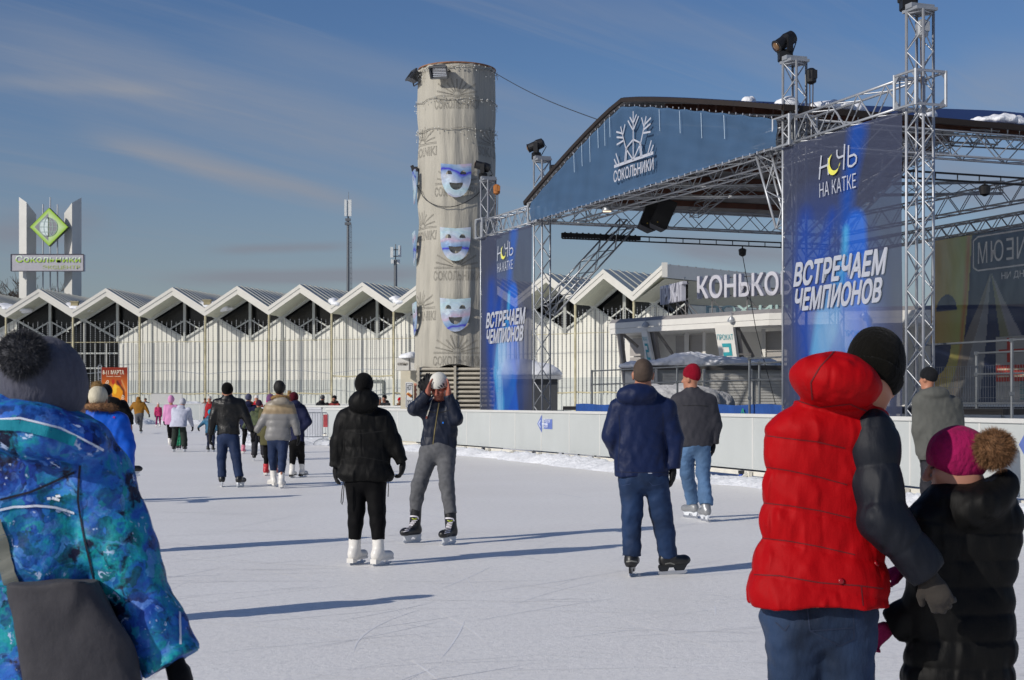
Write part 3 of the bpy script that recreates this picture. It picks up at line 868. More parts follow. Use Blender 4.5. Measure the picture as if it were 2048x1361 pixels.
for b in range(2, len(pk)):
    i = 2 * b; s = MB(); pz = MB(); py_ = MB()
    halves = [(i, i + 1)] + ([(i + 1, i + 2)] if i + 2 < len(L2) else [])
    zb = 3.45 if b == 7 else 2.15
    for (u, v) in halves:
        a, c = Vector(bk(u, .25, 0)), Vector(bk(v, .25, 0))
        for k in range(7):
            p = a.lerp(c, (k + .5) / 7)
            s.bar(p + Vector((0, 0, zb - .15 + .1 * ((k * 37) % 3 - 1) * .3)), p + Vector((0, 0, 7.85 + .05 * ((k * 53) % 5 - 2))), .055, .03, up=(0, 1, 0))
        pz.tube([a + Vector((0, -.05, zb)), a.lerp(c, .5) + Vector((0, -.05, zb - .06)), c + Vector((0, -.05, zb))], .05, 6)
        py_.tube([a + Vector((0, -.05, 6.2)), c + Vector((0, -.05, 6.2))], .025, 5)
    s.build("slat_screen", slm, pav); pz.build("rail", rust_m, pav); py_.build("rail", rust_m, pav)
cb = MB()
cpts = []
for i in range(4, 22):
    p = Vector(bk(i, .1, 3.75 + (.15 if i % 2 else 0) + .12 * math.sin(i * 1.7))); cpts.append(p)
cb.tube(cpts, .02, 5); cb.build("cable", M("grey_cable", "#8b9299", rough=.6), pav)
# door bay
dm = MB(); a, b = Vector(bk(14, SW - .06, 0)), Vector(bk(15, SW - .06, 0)); c = Vector(bk(16, SW - .06, 0))
p0, p1 = a.lerp(b, .62), b.lerp(c, .2)
for q, r_ in ((p0, p0 + Vector((0, 0, 3.1))), (p1, p1 + Vector((0, 0, 3.1))), (p0 + Vector((0, 0, 3.1)), p1 + Vector((0, 0, 3.1)))): dm.bar(q, r_, .14, .12)
dm.build("door_frame", M("door_frame_grey", "#6f7570", rough=.6), pav)
# snow lying in roof valleys
for i, s_, ln in ((10, .8, 3.2), (6, .5, 2.5), (16, .3, 1.6), (4, .5, 3.5), (14, .3, 1.4)):
    p = bk(i, s_ + 1, LZ[i] + .12); f = Field(); f.ell((0, 0, 0), (ln * .45, 1.6, .32)); f.ell((-ln * .3, .2, .25), (ln * .35, 1.2, .3), k=.2); f.noise(.05, 5, i)
    o = soft("roof_snow", f, .07, snow, pav); o.location = Vector(p) - pav.location
for i in (10, 6):
    v = MB(); p = bk(i, .5, LZ[i] + .45); v.box(p, (.55, .4, .3)); v.box((p[0], p[1], p[2] + .2), (.7, .5, .1)); v.build("vent_cap", M("vent_tan", "#9c9272", rough=.8, var=.2), pav)

# ------------------------------------------------------------------ pylon sign at the left
Yp = 131.0
pyl = empty("pylon_sign", (at(100, 805, Yp).x, Yp, 0), "tall white twin-pillar pylon with green globe diamond sign above the roof", "sign")
pil_m = M("pylon_white", "#c6c5bf", rough=.5, var=.04, vs=.8)
def pillar(xa, xb, xc, ytA, ytB, ytC):
    """wedge-plan pillar: lit left face xa-xb, shaded right face xb-xc, slanted top"""
    A, B, C = at(xa, 0, Yp + .9), at(xb, 0, Yp), at(xc, 0, Yp + 1.3)
    D = at((xa + xc) / 2, 0, Yp + 2.4)
    m = MB(); base = [(p.x, p.y, -.03) for p in (A, B, C, D)]
    zt = [zat(ytA, Yp), zat(ytB, Yp), zat(ytC, Yp), zat((ytA + ytC) / 2, Yp)]
    top = [(p.x, p.y, z) for p, z in zip((A, B, C, D), zt)]
    vs = base + top
    m.add(vs, [(0, 1, 5, 4), (1, 2, 6, 5), (2, 3, 7, 6), (3, 0, 4, 7), (4, 5, 6), (4, 6, 7)])
    return m.build("pillar", pil_m, pyl)
pillar(38, 53, 72.5, 391.5, 405, 426)
pillar(128.5, 144, 163, 424, 406, 391.5)
for x, yt in ((86, 409), (100.5, 395), (115, 409)):
    m = MB(); p = at(x, yt, Yp + .8); m.tube([(p.x, p.y, 0), (p.x, p.y, p.z)], .065, 8); m.build("tube_mast", galv, pyl)
bd = MB(); c = at(96.5, 526.5, Yp - .35); bd.box(c, (6.3, .55, 1.46))
board = bd.build("name_board", M("name_board_grey", "#b5b3b8", rough=.5, var=.08, vs=2), pyl)
e_ = MB(); y0 = c.y - .29
for q0, q1 in (((-3.15, -.73), (3.15, -.73)), ((-3.15, .73), (3.15, .73)), ((-3.15, -.73), (-3.15, .73)), ((3.15, -.73), (3.15, .73))):
    e_.bar((c.x + q0[0], y0, c.z + q0[1]), (c.x + q1[0], y0, c.z + q1[1]), .06, .07, up=(0, 1, 0))
e_.build("edge_trim", M("sign_trim", "#4a4650", rough=.5), board)
lm = bpy.data.materials.new("green_fade_letters"); lm.use_nodes = True
nt = lm.node_tree; t = nd(nt, "ShaderNodeTexCoord"); s = nd(nt, "ShaderNodeSeparateXYZ"); nt.links.new(t.outputs["Generated"], s.inputs[0])
rr = nd(nt, "ShaderNodeValToRGB"); rr.color_ramp.elements[0].color = hx("#a8cc3c") + (1,); rr.color_ramp.elements[1].color = hx("#dfeedd") + (1,)
rr.color_ramp.elements[0].position = .35; rr.color_ramp.elements[1].position = .6
nt.links.new(s.outputs[2], rr.inputs[0]); nt.links.new(rr.outputs[0], nt.nodes["Principled BSDF"].inputs["Base Color"])
k = MB(); p = at(31, 525, Yp - .7); lettering(k, "Сокольники", (p.x, y0 - .03, p.z), (at(161, 0, Yp - .6).x - p.x, 0, 0), (0, 0, .58), fat=.022)
k.build("lettering", lm, board)
k = MB(); p = at(85, 540, Yp - .7); lettering(k, "ЭКСЦЕНТР", (p.x, y0 - .012, p.z), (at(160, 0, Yp - .6).x - p.x, 0, 0), (0, 0, .38), bold=.004)
k.build("lettering", M("faint_green", "#b3c268", rough=.6), board)
dc = at(98, 454.5, Yp - .55); R_ = 1.68
dmd = MB(); dmd.prism([(dc.x - R_, dc.y, dc.z), (dc.x, dc.y, dc.z - R_), (dc.x + R_, dc.y, dc.z), (dc.x, dc.y, dc.z + R_)], (0, .5, 0))
dia = dmd.build("diamond_sign", M("diamond_edge", "#4e5a2c", rough=.5), pyl)
def green_fn(U, V):
    d = np.abs(U - .5) + np.abs(V - .5)
    t = np.clip(d / .5, 0, 1)[..., None] ** 1.6
    return (1 - t) * np.array(hx("#dcebcb")) + t * np.array(hx("#a6cf3e"))
# diamond face as a rotated square grid
q = R_ * .98
paint_grid("sign_face", (dc.x - q, dc.y - .03, dc.z), (q, 0, -q), (q, 0, q), 30, 30, lambda U, V: (lambda t: (1 - t) * np.array(hx("#dcebcb")) + t * np.array(hx("#9fca36")))((np.clip(np.maximum(np.abs(U - .5), np.abs(V - .5)) * 2, 0, 1)[..., None]) ** 2.2), attr_mat("sign_print", 1.0, .5), dia)
gl = MB(); gy = dc.y - .05; gc = Vector((dc.x - .05, gy, dc.z)); gr = .80
grey_mark = M("grey_mark", "#8d8d92", rough=.5); pale_mark = M("pale_mark", "#dce8e4", rough=.5)
cir = [(gc.x + gr * math.cos(a), gy, gc.z + gr * math.sin(a)) for a in np.linspace(0, 2 * math.pi, 40)[:-1]]
gl.poly([p for p in cir if p[0] <= gc.x + .03]); gl.build("globe_half", pale_mark, dia)
gl = MB(); gl.poly([(x, y - .002, z) for x, y, z in cir if x >= gc.x - .03])
gl.poly([(gc.x - 1.2, gy + .01, gc.z), (gc.x, gy + .01, gc.z - 1.2), (gc.x, gy + .01, gc.z - .8), (gc.x - .8, gy + .01, gc.z)])
gl.poly([(gc.x - 1.2, gy + .01, gc.z), (gc.x - .8, gy + .01, gc.z), (gc.x, gy + .01, gc.z + .8), (gc.x, gy + .01, gc.z + 1.2)])
gl.build("globe_half", grey_mark, dia)
gl = MB(); nrmY = (0, -1, 0)
for kx in (.0, .48, .98):
    stroke(gl, [(gc.x + kx * gr * math.cos(a), gy - .02, gc.z + gr * math.sin(a)) for a in np.linspace(0, 2 * math.pi, 33)], .05, nrmY)
for kz in (-.55, 0, .55):
    h_ = gr * math.sqrt(1 - kz * kz); stroke(gl, [(gc.x - h_, gy - .022, gc.z + kz * gr), (gc.x + h_, gy - .022, gc.z + kz * gr)], .05, nrmY)
gl.build("globe_lines", M("globe_line", "#a5b7b0", rough=.5), dia)

# ------------------------------------------------------------------ phone masts
mast_m = M("mast_steel", "#6c7074", rough=.5, metal=.4)
ant_m = M("antenna_white", "#d5d8d6", rough=.5)
Ya = 146.0
A = at(696, 805, Ya)
mst = empty("phone_mast", (A.x, Ya, 0), "tall slim phone mast with white antenna panels behind the roof", "mast")
m = MB(); zt = zat(440, Ya)
m.tube([(A.x, Ya, 0), (A.x, Ya, zt)], [.17, .13], 8); m.tube([(A.x + .22, Ya - .1, 8), (A.x + .22, Ya - .1, zt - .5)], .03, 5); m.tube([(A.x + .4, Ya - .1, 8), (A.x + .36, Ya - .1, zt - .5)], .025, 5)
for z in np.arange(9, zt - .5, .5): m.tube([(A.x + .22, Ya - .1, z), (A.x + .38, Ya - .1, z)], .018, 4)
m.build("pole", mast_m, mst)
m = MB(); m.tube([(A.x + .05, Ya, zt), (A.x + .05, Ya, zat(384, Ya))], [.06, .02], 6); m.tube([(A.x, Ya, zt), (A.x, Ya, zat(402, Ya))], .07, 6); m.build("whip_aerial", mast_m, mst)
for dx in (-.22, .2):
    m = MB(); m.box((A.x + dx, Ya - .2, zat(417, Ya)), (.22 if dx < 0 else .32, .16, 1.6)); m.build("antenna_panel", ant_m, mst)
for z, w_ in ((zat(440, Ya), .5), (zat(448, Ya), .6)):
    m = MB(); m.box((A.x, Ya, z), (w_, .4, .25)); m.build("bracket", mast_m, mst)
Ya = 150.0; A = at(791, 805, Ya)
mst = empty("phone_mast", (A.x, Ya, 0), "short phone mast with antenna cluster just left of the wrapped column", "mast")
m = MB(); m.tube([(A.x, Ya, 0), (A.x, Ya, zat(520, Ya))], [.22, .17], 8)
for s_ in (-.2, .2):
    m.tube([(A.x + s_, Ya, 0), (A.x + s_ * .6, Ya, zat(520, Ya))], .04, 5)
m.build("pole", mast_m, mst)
for dx, y0_, y1_ in ((-.35, 495, 516), (.45, 492, 515), (.32, 520, 529), (-.3, 520, 528)):
    m = MB(); z0, z1 = zat(y1_, Ya), zat(y0_, Ya); m.box((A.x + dx, Ya - .2, (z0 + z1) / 2), (.28, .2, z1 - z0)); m.build("antenna_panel", ant_m, mst)
m = MB(); m.bar((A.x - .4, Ya, zat(500, Ya)), (A.x + .5, Ya, zat(500, Ya)), .1, .1); m.bar((A.x - .4, Ya, zat(513, Ya)), (A.x + .5, Ya, zat(513, Ya)), .1, .1)
m.tube([(A.x, Ya, zat(520, Ya)), (A.x, Ya, zat(489, Ya))], .06); m.build("bracket", mast_m, mst)

# ------------------------------------------------------------------ bare trees
bark = M("bark", "#4a4038", rough=.9, var=.2, vs=6)
def bare_tree(x, Y, ytop, seed, label):
    r = random.Random(seed); b = at(x, 805, Y); b.z = 0
    root = empty("bare_tree", b, label, "tree", "bare trees beyond the pavilion")
    H = zat(ytop, Y)
    tr, cr = MB(), MB()
    def grow(p, d, L, rad, lev):
        n = 4; q = [p]; dd = d.copy()
        for _ in range(n):
            dd = (dd + Vector((r.gauss(0, .12), r.gauss(0, .12), r.gauss(.04, .06)))).normalized(); q.append(q[-1] + dd * L / n)
        (tr if lev < 2 else cr).tube(q, [rad * (1 - .45 * i / n) for i in range(n + 1)], 5 if lev < 2 else 3, cap=False)
        if lev >= 5: return
        for k in range(4 if lev else 6):
            t = r.uniform(.35, 1); i = min(n - 1, int(t * n)); s = q[i].lerp(q[i + 1], t * n - i)
            a = r.uniform(0, 6.28); sp = r.uniform(.45, .9)
            nd_ = (dd * math.cos(sp) + Vector((math.cos(a), math.sin(a), .25)) * math.sin(sp)).normalized()
            grow(s, nd_, L * r.uniform(.5, .72), max(.028, rad * .52), lev + 1)
    grow(Vector(b), Vector((0, 0, 1)), H * .52, .26, 0)
    tr.build("trunk", bark, root); cr.build("crown", bark, root)
for a in ((2, 160, 532, 3, "bare dark tree at the left edge behind the pylon's left pillar"), (30, 168, 552, 5, "lower bare tree touching the left pillar of the pylon"),
          (80, 175, 590, 6, "bare treetop between the pylon pillars"), (180, 190, 585, 11, "faint bare treetop just right of the pylon"), (290, 200, 583, 12, "faint bare treetop beyond the second roof peak")): bare_tree(*a)
# ------------------------------------------------------------------ wrapped column
Yc = 50.0
cc = at(914, 805, Yc); cc.z = 0; CR = 1.255
colr = empty("wrapped_column", cc, "tall round tower wrapped in wrinkled grey-white cloth", "column")
cloth_m = M("wrap_cloth", "#a8a498", rough=.8, var=.08, vs=2.2, st=(1, 1, .35), bump=.12, bs=14, st2=(1.6, 1.6, .22), bump2=.3, bs2=4)
ZC0, ZC1 = zat(735, Yc), zat(142, Yc)
_fr = np.random.default_rng(4)
_fa = _fr.uniform(0, 6.28, 14); _ff = _fr.integers(4, 22, 14); _fz = _fr.uniform(-.5, .5, 14)
def wrap_r(th, z):
    w = sum(np.sin(_ff[i] * th + _fa[i] + _fz[i] * z * 1.2 + .6 * np.sin(z * .9 + i)) / (2 + _ff[i] * .22) for i in range(14))
    band = .02 * np.cos(np.clip((z % 2.9 - 1.45) / .25, -3.14, 3.14))
    t = np.clip((z - ZC0) / (ZC1 - ZC0), 0, 1)
    return CR + .10 * (1 - t) ** 3 + .012 * np.sin(7 * th + z * 1.9 + 2 * np.sin(z * .8)) + .042 * w * (.5 + .5 * (1 - t) + .3 * np.sin(z * 2.1) ** 2) - band
nt_, nz_ = 220, 190
TH_, ZZ = np.meshgrid(np.linspace(0, 2 * math.pi, nt_, endpoint=False), np.linspace(ZC0, ZC1, nz_), indexing='ij')
zoff = np.where(ZZ < ZC0 + .05, .05 * np.sin(TH_ * 3) + .04 * np.sin(TH_ * 7), 0)
RR = wrap_r(TH_, ZZ)
P = np.stack([RR * np.cos(TH_), RR * np.sin(TH_), ZZ + zoff], -1)
idx = np.arange(nt_ * nz_).reshape(nt_, nz_); nx = np.roll(idx, -1, 0)
F = np.stack([idx[:, :-1], nx[:, :-1], nx[:, 1:], idx[:, 1:]], -1).reshape(-1, 4)
wrap_o = np_mesh("cloth_wrap", P.reshape(-1, 3), F, cloth_m, colr)
def on_col(thd, z, out=.012):
    """angle in degrees from the camera-facing line (+ to the right), height"""
    th = math.radians(-90 + thd)
    r = float(wrap_r(np.array(th), np.array(z))) + out
    return Vector((cc.x + r * math.cos(th), cc.y + r * math.sin(th), z))
rim_m = M("rim_rust", "#8a6248", rough=.8, var=.3, vs=9)
m = MB()
for r_, z in ((CR + .02, ZC1),): m.tube([(cc.x + r_ * math.cos(a), cc.y + r_ * math.sin(a), z) for a in np.linspace(0, 2 * math.pi, 49)], .03, 6)
m.lathe((cc.x, cc.y, ZC1 - .3), [(CR - .06, 0), (CR - .06, .1)], 40)
m.build("top_rim", rim_m, colr)
# printed sun-ray logos drawn as outlines, following the folds
ink = M("wrap_ink", "#635f57", rough=.8)
def ray_logo(thc, zc, word, clip=None):
    k = MB(); deg = 180 / math.pi / CR
    def pt(u, v):
        a = thc + u * deg
        return on_col(a, zc + v, .014)
    def seg(a, b, n=7, w=.008):
        q = [(a[0] + (b[0] - a[0]) * i / n, a[1] + (b[1] - a[1]) * i / n) for i in range(n + 1)]
        dx, dy = b[0] - a[0], b[1] - a[1]; l = math.hypot(dx, dy); nx_, ny_ = -dy / l * w / 2, dx / l * w / 2
        for s, e2 in zip(q[:-1], q[1:]):
            k.quad(pt(s[0] - nx_, s[1] - ny_), pt(e2[0] - nx_, e2[1] - ny_), pt(e2[0] + nx_, e2[1] + ny_), pt(s[0] + nx_, s[1] + ny_))
    for i in range(9):
        a = math.radians(14 + 152 * i / 8)
        r0, r1 = .13, .52 + .06 * (i % 2) + (.16 if i in (0, 1, 7, 8) else 0)
        ca, sa = math.cos(a), math.sin(a); o = .017
        for s in (-1, 1): seg((r0 * ca - s * o * sa * .4, r0 * sa + s * o * ca * .4), (r1 * ca - s * o * sa, r1 * sa + s * o * ca))
        seg((r1 * ca + o * sa, r1 * sa - o * ca), (r1 * ca - o * sa, r1 * sa + o * ca), 1)
    for v in (-.03, .012): seg((-.74, v), (.74, v), 16)
    V, F = text_flat(word, outline=.011)
    Vb, _ = text_flat(word)
    pv = [pt((x - .5) * 1.5, -.42 + y * .30) for x, y, _z in V]
    k.add(pv, F)
    k.build("printed_logo", ink, colr)
for z in (zat(207, Yc), zat(378, Yc), zat(542, Yc), zat(708, Yc)): ray_logo(2, z, "СОКОЛЬНИКИ")
for z in (zat(296, Yc), zat(461, Yc), zat(619, Yc)): ray_logo(-64, z, "SOKOLNIKI")
for z in (zat(296, Yc), zat(461, Yc)): ray_logo(68, z, "SOKOLNIKI")
# garland rings of small lights near the top
gar = M("garland_wire", "#8d8a80", rough=.6); blb = M("garland_bulb", "#d9d8d0", rough=.3)
for zr, ab in ((zat(150, Yc), .3), (zat(212, Yc), .32), (zat(270, Yc), .34)):
    k = MB(); kb = MB(); r = random.Random(int(zr * 10))
    ring = [on_col(t, zr + .04 * math.sin(t * .13), .05) for t in range(-180, 181, 6)]
    k.tube(ring, .012, 4)
    for _ in range(85):
        t = r.uniform(-180, 180); z = zr - abs(r.gauss(0, ab * .6)) + .08; p = on_col(t, z, .06 + r.uniform(0, .05))
        k.tube([on_col(t, zr, .05), p], .004, 3); kb.box(p, (.022, .022, .03))
    go = k.build("garland", gar, colr); kb.build("bulbs", blb, go)
# floodlights
fl_case = M("flood_case", "#4b4d50", rough=.45, metal=.4); fl_mirror = M("flood_reflector", "#d7dadd", rough=.15, metal=1.0, var=.1)
def floodlight(c, aim, w, h, d, label):
    root = empty("floodlight", c, label, "floodlight")
    a = Vector(aim).normalized(); q = a.to_track_quat('-Y', 'Z').to_matrix()
    t = lambda x, y, z: Vector(c) + q @ Vector((x, y, z))
    m = MB()
    f = [t(-w / 2, -d / 2, -h / 2), t(w / 2, -d / 2, -h / 2), t(w / 2, -d / 2, h / 2), t(-w / 2, -d / 2, h / 2)]
    b = [t(-w * .33, d / 2, -h * .33), t(w * .33, d / 2, -h * .33), t(w * .33, d / 2, h * .33), t(-w * .33, d / 2, h * .33)]
    m.add(f + b, [(4, 7, 6, 5)] + [(i, (i + 1) % 4, 4 + (i + 1) % 4, 4 + i) for i in range(4)])
    for i in range(4): m.bar(f[i], f[(i + 1) % 4], .05, .06)
    m.build("housing", fl_case, root)
    m = MB(); n = 8
    for i in range(n):
        z0, z1 = -h / 2 + h * i / n + .02, -h / 2 + h * (i + 1) / n
        cv = lambda z: -d * .32 + .22 * d * (1 - (2 * z / h) ** 2)
        m.quad(t(-w / 2 + .03, cv(z0), z0), t(w / 2 - .03, cv(z0), z0), t(w / 2 - .03, cv(z1), z1), t(-w / 2 + .03, cv(z1), z1))
    m.build("reflector", fl_mirror, root)
    m = MB(); m.tube([t(-w * .55, 0, 0), t(-w * .55, d * .7, -h * .4), t(w * .55, d * .7, -h * .4), t(w * .55, 0, 0)], .025, 5)
    m.tube([t(0, d * .7, -h * .4), Vector((cc.x + (c[0] - cc.x) * .75, cc.y + (c[1] - cc.y) * .75, c[2] - .1))], .03, 5); m.build("yoke", fl_case, root)
floodlight(at(879, 141, 48.5), (-.15, -.75, -.62), .56, .40, .3, "big square floodlight facing forward on top of the wrapped column")
floodlight(at(829, 155, 49.6), (-.72, -.3, .55), .50, .36, .28, "floodlight sticking out left from the top of the wrapped column")
# laughing masks of iridescent sheet
def irid():
    m = bpy.data.materials.new("iridescent_sheet"); m.use_nodes = True
    nt = m.node_tree; L = nt.links; p = nt.nodes["Principled BSDF"]
    p.inputs["Metallic"].default_value = .55; p.inputs["Roughness"].default_value = .28
    t = nd(nt, "ShaderNodeTexCoord"); gp_ = nd(nt, "ShaderNodeNewGeometry"); s = nd(nt, "ShaderNodeSeparateXYZ"); L.new(gp_.outputs["Position"], s.inputs[0])
    nz = nd(nt, "ShaderNodeTexNoise"); nz.inputs["Scale"].default_value = 1.1; nz.inputs["Detail"].default_value = 2; L.new(gp_.outputs["Position"], nz.inputs["Vector"])
    a = nd(nt, "ShaderNodeMath", operation='MULTIPLY'); L.new(s.outputs[2], a.inputs[0]); a.inputs[1].default_value = .8
    b = nd(nt, "ShaderNodeMath", operation='ADD'); L.new(a.outputs[0], b.inputs[0]); L.new(nz.outputs[0], b.inputs[1])
    f = nd(nt, "ShaderNodeMath", operation='FRACT'); L.new(b.outputs[0], f.inputs[0])
    c = nd(nt, "ShaderNodeValToRGB"); e = c.color_ramp.elements
    e[0].position = 0; e[0].color = hx("#dce8f2") + (1,); e[1].position = 1; e[1].color = hx("#c9d6e6") + (1,)
    for ps, col in ((.2, "#cfeaf0"), (.36, "#dfe4f2"), (.5, "#9fb8e0"), (.57, "#4a3cd0"), (.63, "#8fb0dc"), (.78, "#b5cbe6"), (.88, "#dcc4d8")):
        q = e.new(ps); q.color = hx(col) + (1,)
    L.new(f.outputs[0], c.inputs[0]); L.new(c.outputs[0], p.inputs["Base Color"])
    w = nd(nt, "ShaderNodeTexNoise"); w.inputs["Scale"].default_value = 2.0; L.new(t.outputs["Object"], w.inputs["Vector"])
    bp = nd(nt, "ShaderNodeBump"); bp.inputs["Strength"].default_value = .4; bp.inputs["Distance"].default_value = .15; L.new(w.outputs[0], bp.inputs["Height"]); L.new(bp.outputs[0], p.inputs["Normal"])
    return m
irm = irid()
def mask_shape():
    W, H = .5, .56
    top = [(-W, H), (-W * .5, H - .03), (0, H - .05), (W * .5, H - .03), (W, H)]
    right = [(W * .99, H - .15), (W * .985, H - .32), (W * .965, H - .48), (W * .92, -.06), (W * .83, -.2), (W * .69, -.34), (W * .5, -.45), (W * .26, -.52), (0, -.54)]
    outl = top + right + [(-x, y) for x, y in right[::-1]][1:]
    holes = []
    for sx in (-1, 1):
        holes.append([(sx * .23 + .1 * math.cos(a), .2 + .13 * math.sin(a)) for a in np.linspace(0, math.pi, 9)])
    holes.append([(-.22, -.06)] + [(x, -.06 - .02 * (1 - abs(x) / .22)) for x in (-.1, 0, .1)] + [(.22, -.06)] + [(.22 * math.cos(a), -.06 - .24 * math.sin(a)) for a in np.linspace(0.25, math.pi - .25, 9)])
    cu = bpy.data.curves.new("t", 'CURVE'); cu.dimensions = '2D'; cu.fill_mode = 'BOTH'; cu.extrude = .012
    for pl in [outl] + holes:
        s = cu.splines.new('POLY'); s.points.add(len(pl) - 1); s.use_cyclic_u = True
        for i, (x, y) in enumerate(pl): s.points[i].co = (x, y, 0, 1)
    o = bpy.data.objects.new("t", cu); COL.objects.link(o)
    me = bpy.data.meshes.new_from_object(o.evaluated_get(bpy.context.evaluated_depsgraph_get()))
    bm = bmesh.new(); bm.from_mesh(me)
    bmesh.ops.subdivide_edges(bm, edges=[e for e in bm.edges if e.calc_length() > .2], cuts=2)
    bmesh.ops.triangulate(bm, faces=bm.faces)
    V = [v.co.copy() for v in bm.verts]; F = [tuple(v.index for v in f.verts) for f in bm.faces]
    bm.free(); bpy.data.objects.remove(o); bpy.data.curves.remove(cu); bpy.data.meshes.remove(me)
    return V, F
mV, mF = mask_shape()
def mask(thd, zc, label):
    k = MB(); vs = []
    for v in mV:
        th = math.radians(-90 + thd) + v.x / (CR + .3) * .6
        ctr = Vector((cc.x + (CR + .1) * math.cos(math.radians(-90 + thd)), cc.y + (CR + .1) * math.sin(math.radians(-90 + thd)), zc))
        rad = Vector((math.cos(math.radians(-90 + thd)), math.sin(math.radians(-90 + thd)), 0)); tan = Vector((-rad.y, rad.x, 0))
        vs.append(ctr + tan * v.x + Vector((0, 0, v.y)) + rad * (v.z + .10 - .25 * v.x * v.x + .05 * (v.y)))
    k.add(vs, mF)
    o = k.build("laughing_mask", irm, None, loc=on_col(thd, zc))
    return tag(o, label, "mask", "iridescent masks hung on the column")
for t, y, l in ((1, 363, "upper front laughing mask of shiny rainbow sheet"), (0, 490, "middle front laughing mask with violet sheen on the column"), (0, 631, "lowest front laughing mask with pink sheen on the column"),
                (-83, 378, "upper mask seen edge-on at the column's left side"), (-84, 500, "middle mask seen edge-on at the column's left side"), (-80, 640, "lowest mask seen edge-on at the column's left side")):
    mask(t, zat(y, Yc - (1.3 if abs(t) < 20 else 0)), l + (" on the column" if "column" not in l else ""))
# louvred base
lv_m = M("louvre_metal", "#b4ad9d", rough=.6, var=.15, vs=3); lvd = M("louvre_dark", "#1c1b18", rough=.9)
z1 = ZC0 + .02; lx0, lx1, ly = at(835, 0, 48.9).x, at(992, 0, 48.9).x, 48.7
lb = empty("louvre_base", ((lx0 + lx1) / 2, ly + 1.3, 0), "slatted metal louvre housing under the wrapped column", "louvre box")
m = MB(); m.box(((lx0 + lx1) / 2, ly + 1.4, z1 / 2 - .02), (lx1 - lx0 - .1, 2.5, z1 - .06)); m.build("core", lvd, lb)
m = MB()
for i in range(17):
    z = .12 + i * (z1 - .12) / 17
    m.bar((lx0, ly + .02, z + .03), (lx1, ly + .02, z + .03), .10, .075, up=(0, .5, 1)); m.bar((lx0 - .01, ly + .1, z + .03), (lx0 - .01, ly + 2.6, z + .03), .05, .075)
m.build("slats", lv_m, lb)
m = MB()
for x in (lx0 + .04, (lx0 + lx1) / 2 - .05, lx1 - .04): m.bar((x, ly - .05, 0), (x, ly - .05, z1), .08, .06, up=(0, 1, 0))
m.build("frame", lv_m, lb)
# wire to the stage roof, cable loops on the column
wire = M("black_wire", "#2a2c2e", rough=.6)
a, b = on_col(60, zat(150, Yc)), at(1205, 243, 37.4)
m = MB(); m.tube([a.lerp(b, t) + Vector((0, 0, -.12 * math.sin(math.pi * t))) for t in np.linspace(0, 1, 13)], .011, 4)
tag(m.build("stay_wire", wire, None, loc=a), "thin dark wire running from column top down to the stage roof", "wire")
m = MB(); m.tube([on_col(-72 + 130 * t, zat(340 + 95 * math.sin(math.pi * min(1, t * .75 + .12)) - 20 * t, Yc), .09) for t in np.linspace(0, 1, 15)], .014, 4)
tag(m.build("hanging_cable", wire, None, loc=on_col(-40, zat(400, Yc))), "dark cable sagging in a loop across the column's front", "cable")
m = MB(); m.box(on_col(-80, zat(341, Yc), .15), (.2, .3, .12)); m.tube([on_col(-80, zat(341, Yc), .2), on_col(-80, zat(334, Yc), .25)], .06)
tag(m.build("small_projector", dark_grey, None, loc=on_col(-80, zat(340, Yc))), "tiny black projector clamped to the column's left edge", "spotlight")

# ------------------------------------------------------------------ stage trusses
alu = M("truss_aluminium", "#a9acb0", rough=.42, metal=.55, var=.08, vs=5)
alu_d = M("truss_plate", "#a5a8ab", rough=.45, metal=.5, var=.1)
def truss_shape(p0, p1, w, h, side, bay=.42, r=.024, rl=.013, faces=(0, 1, 2, 3), tri=False):
    """chords (list of MB) and lacing of a box truss; side = sideways vector"""
    p0, p1 = Vector(p0), Vector(p1); d = (p1 - p0); Ln = d.length; d.normalize()
    s = Vector(side); s = (s - d * s.dot(d)).normalized(); u = s.cross(d).normalized()
    cs = [s * (w / 2) + u * (h / 2), s * (w / 2) - u * (h / 2), -s * (w / 2) - u * (h / 2), -s * (w / 2) + u * (h / 2)]
    if tri: cs = [s * (w / 2) + u * (h / 2), -s * (w / 2) + u * (h / 2), -u * (h / 2)]
    ch = []
    for c in cs:
        m = MB(); m.tube([p0 + c, p1 + c], r, 7); ch.append(m)
    lace = MB(); n = max(2, int(round(Ln / bay))); N = len(cs)
    for f in range(N):
        c0, c1 = cs[f], cs[(f + 1) % N]
        for i in range(n):
            a, b = (c0, c1) if (i + f) % 2 else (c1, c0)
            lace.tube([p0 + d * (Ln * i / n) + a, p0 + d * (Ln * (i + 1) / n) + b], rl, 5, cap=False)
        for e2 in (0.004, .996): lace.tube([p0 + d * Ln * e2 + c0, p0 + d * Ln * e2 + c1], rl * 1.2, 5)
    return ch, lace
def truss(name, p0, p1, w, h, side, label, group=None, cat="truss", **kw):
    root = empty(name, p0, label, cat, group)
    ch, lace = truss_shape(p0, p1, w, h, side, **kw)
    for c in ch: c.build("chord", alu, root, smooth=True)
    lace.build("lacing", alu, root, smooth=True)
    return root
T4, T3, T2, T1 = (Vector(p) for p in ((-.72, 45.4, 0), (.83, 41.5, 0), (5.5, 29.2, 0), (6.88, 25.3, 0)))
fd = (T2 - T3).normalized(); bn = Vector((-fd.y, fd.x, 0))          # along the front, towards the back
DEP = 9.5; ZB = 6.7
T3b, T2b = T3 + bn * DEP, T2 + bn * DEP
black_m = M("lamp_black", "#101012", rough=.5, var=.15); lens_m = M("lamp_lens", "#6b4a1c", rough=.15, coat=1.0)
chain_m = M("chain", "#3a2c26", rough=.6); orange_m = M("hoist_orange", "#a4652c", rough=.6)
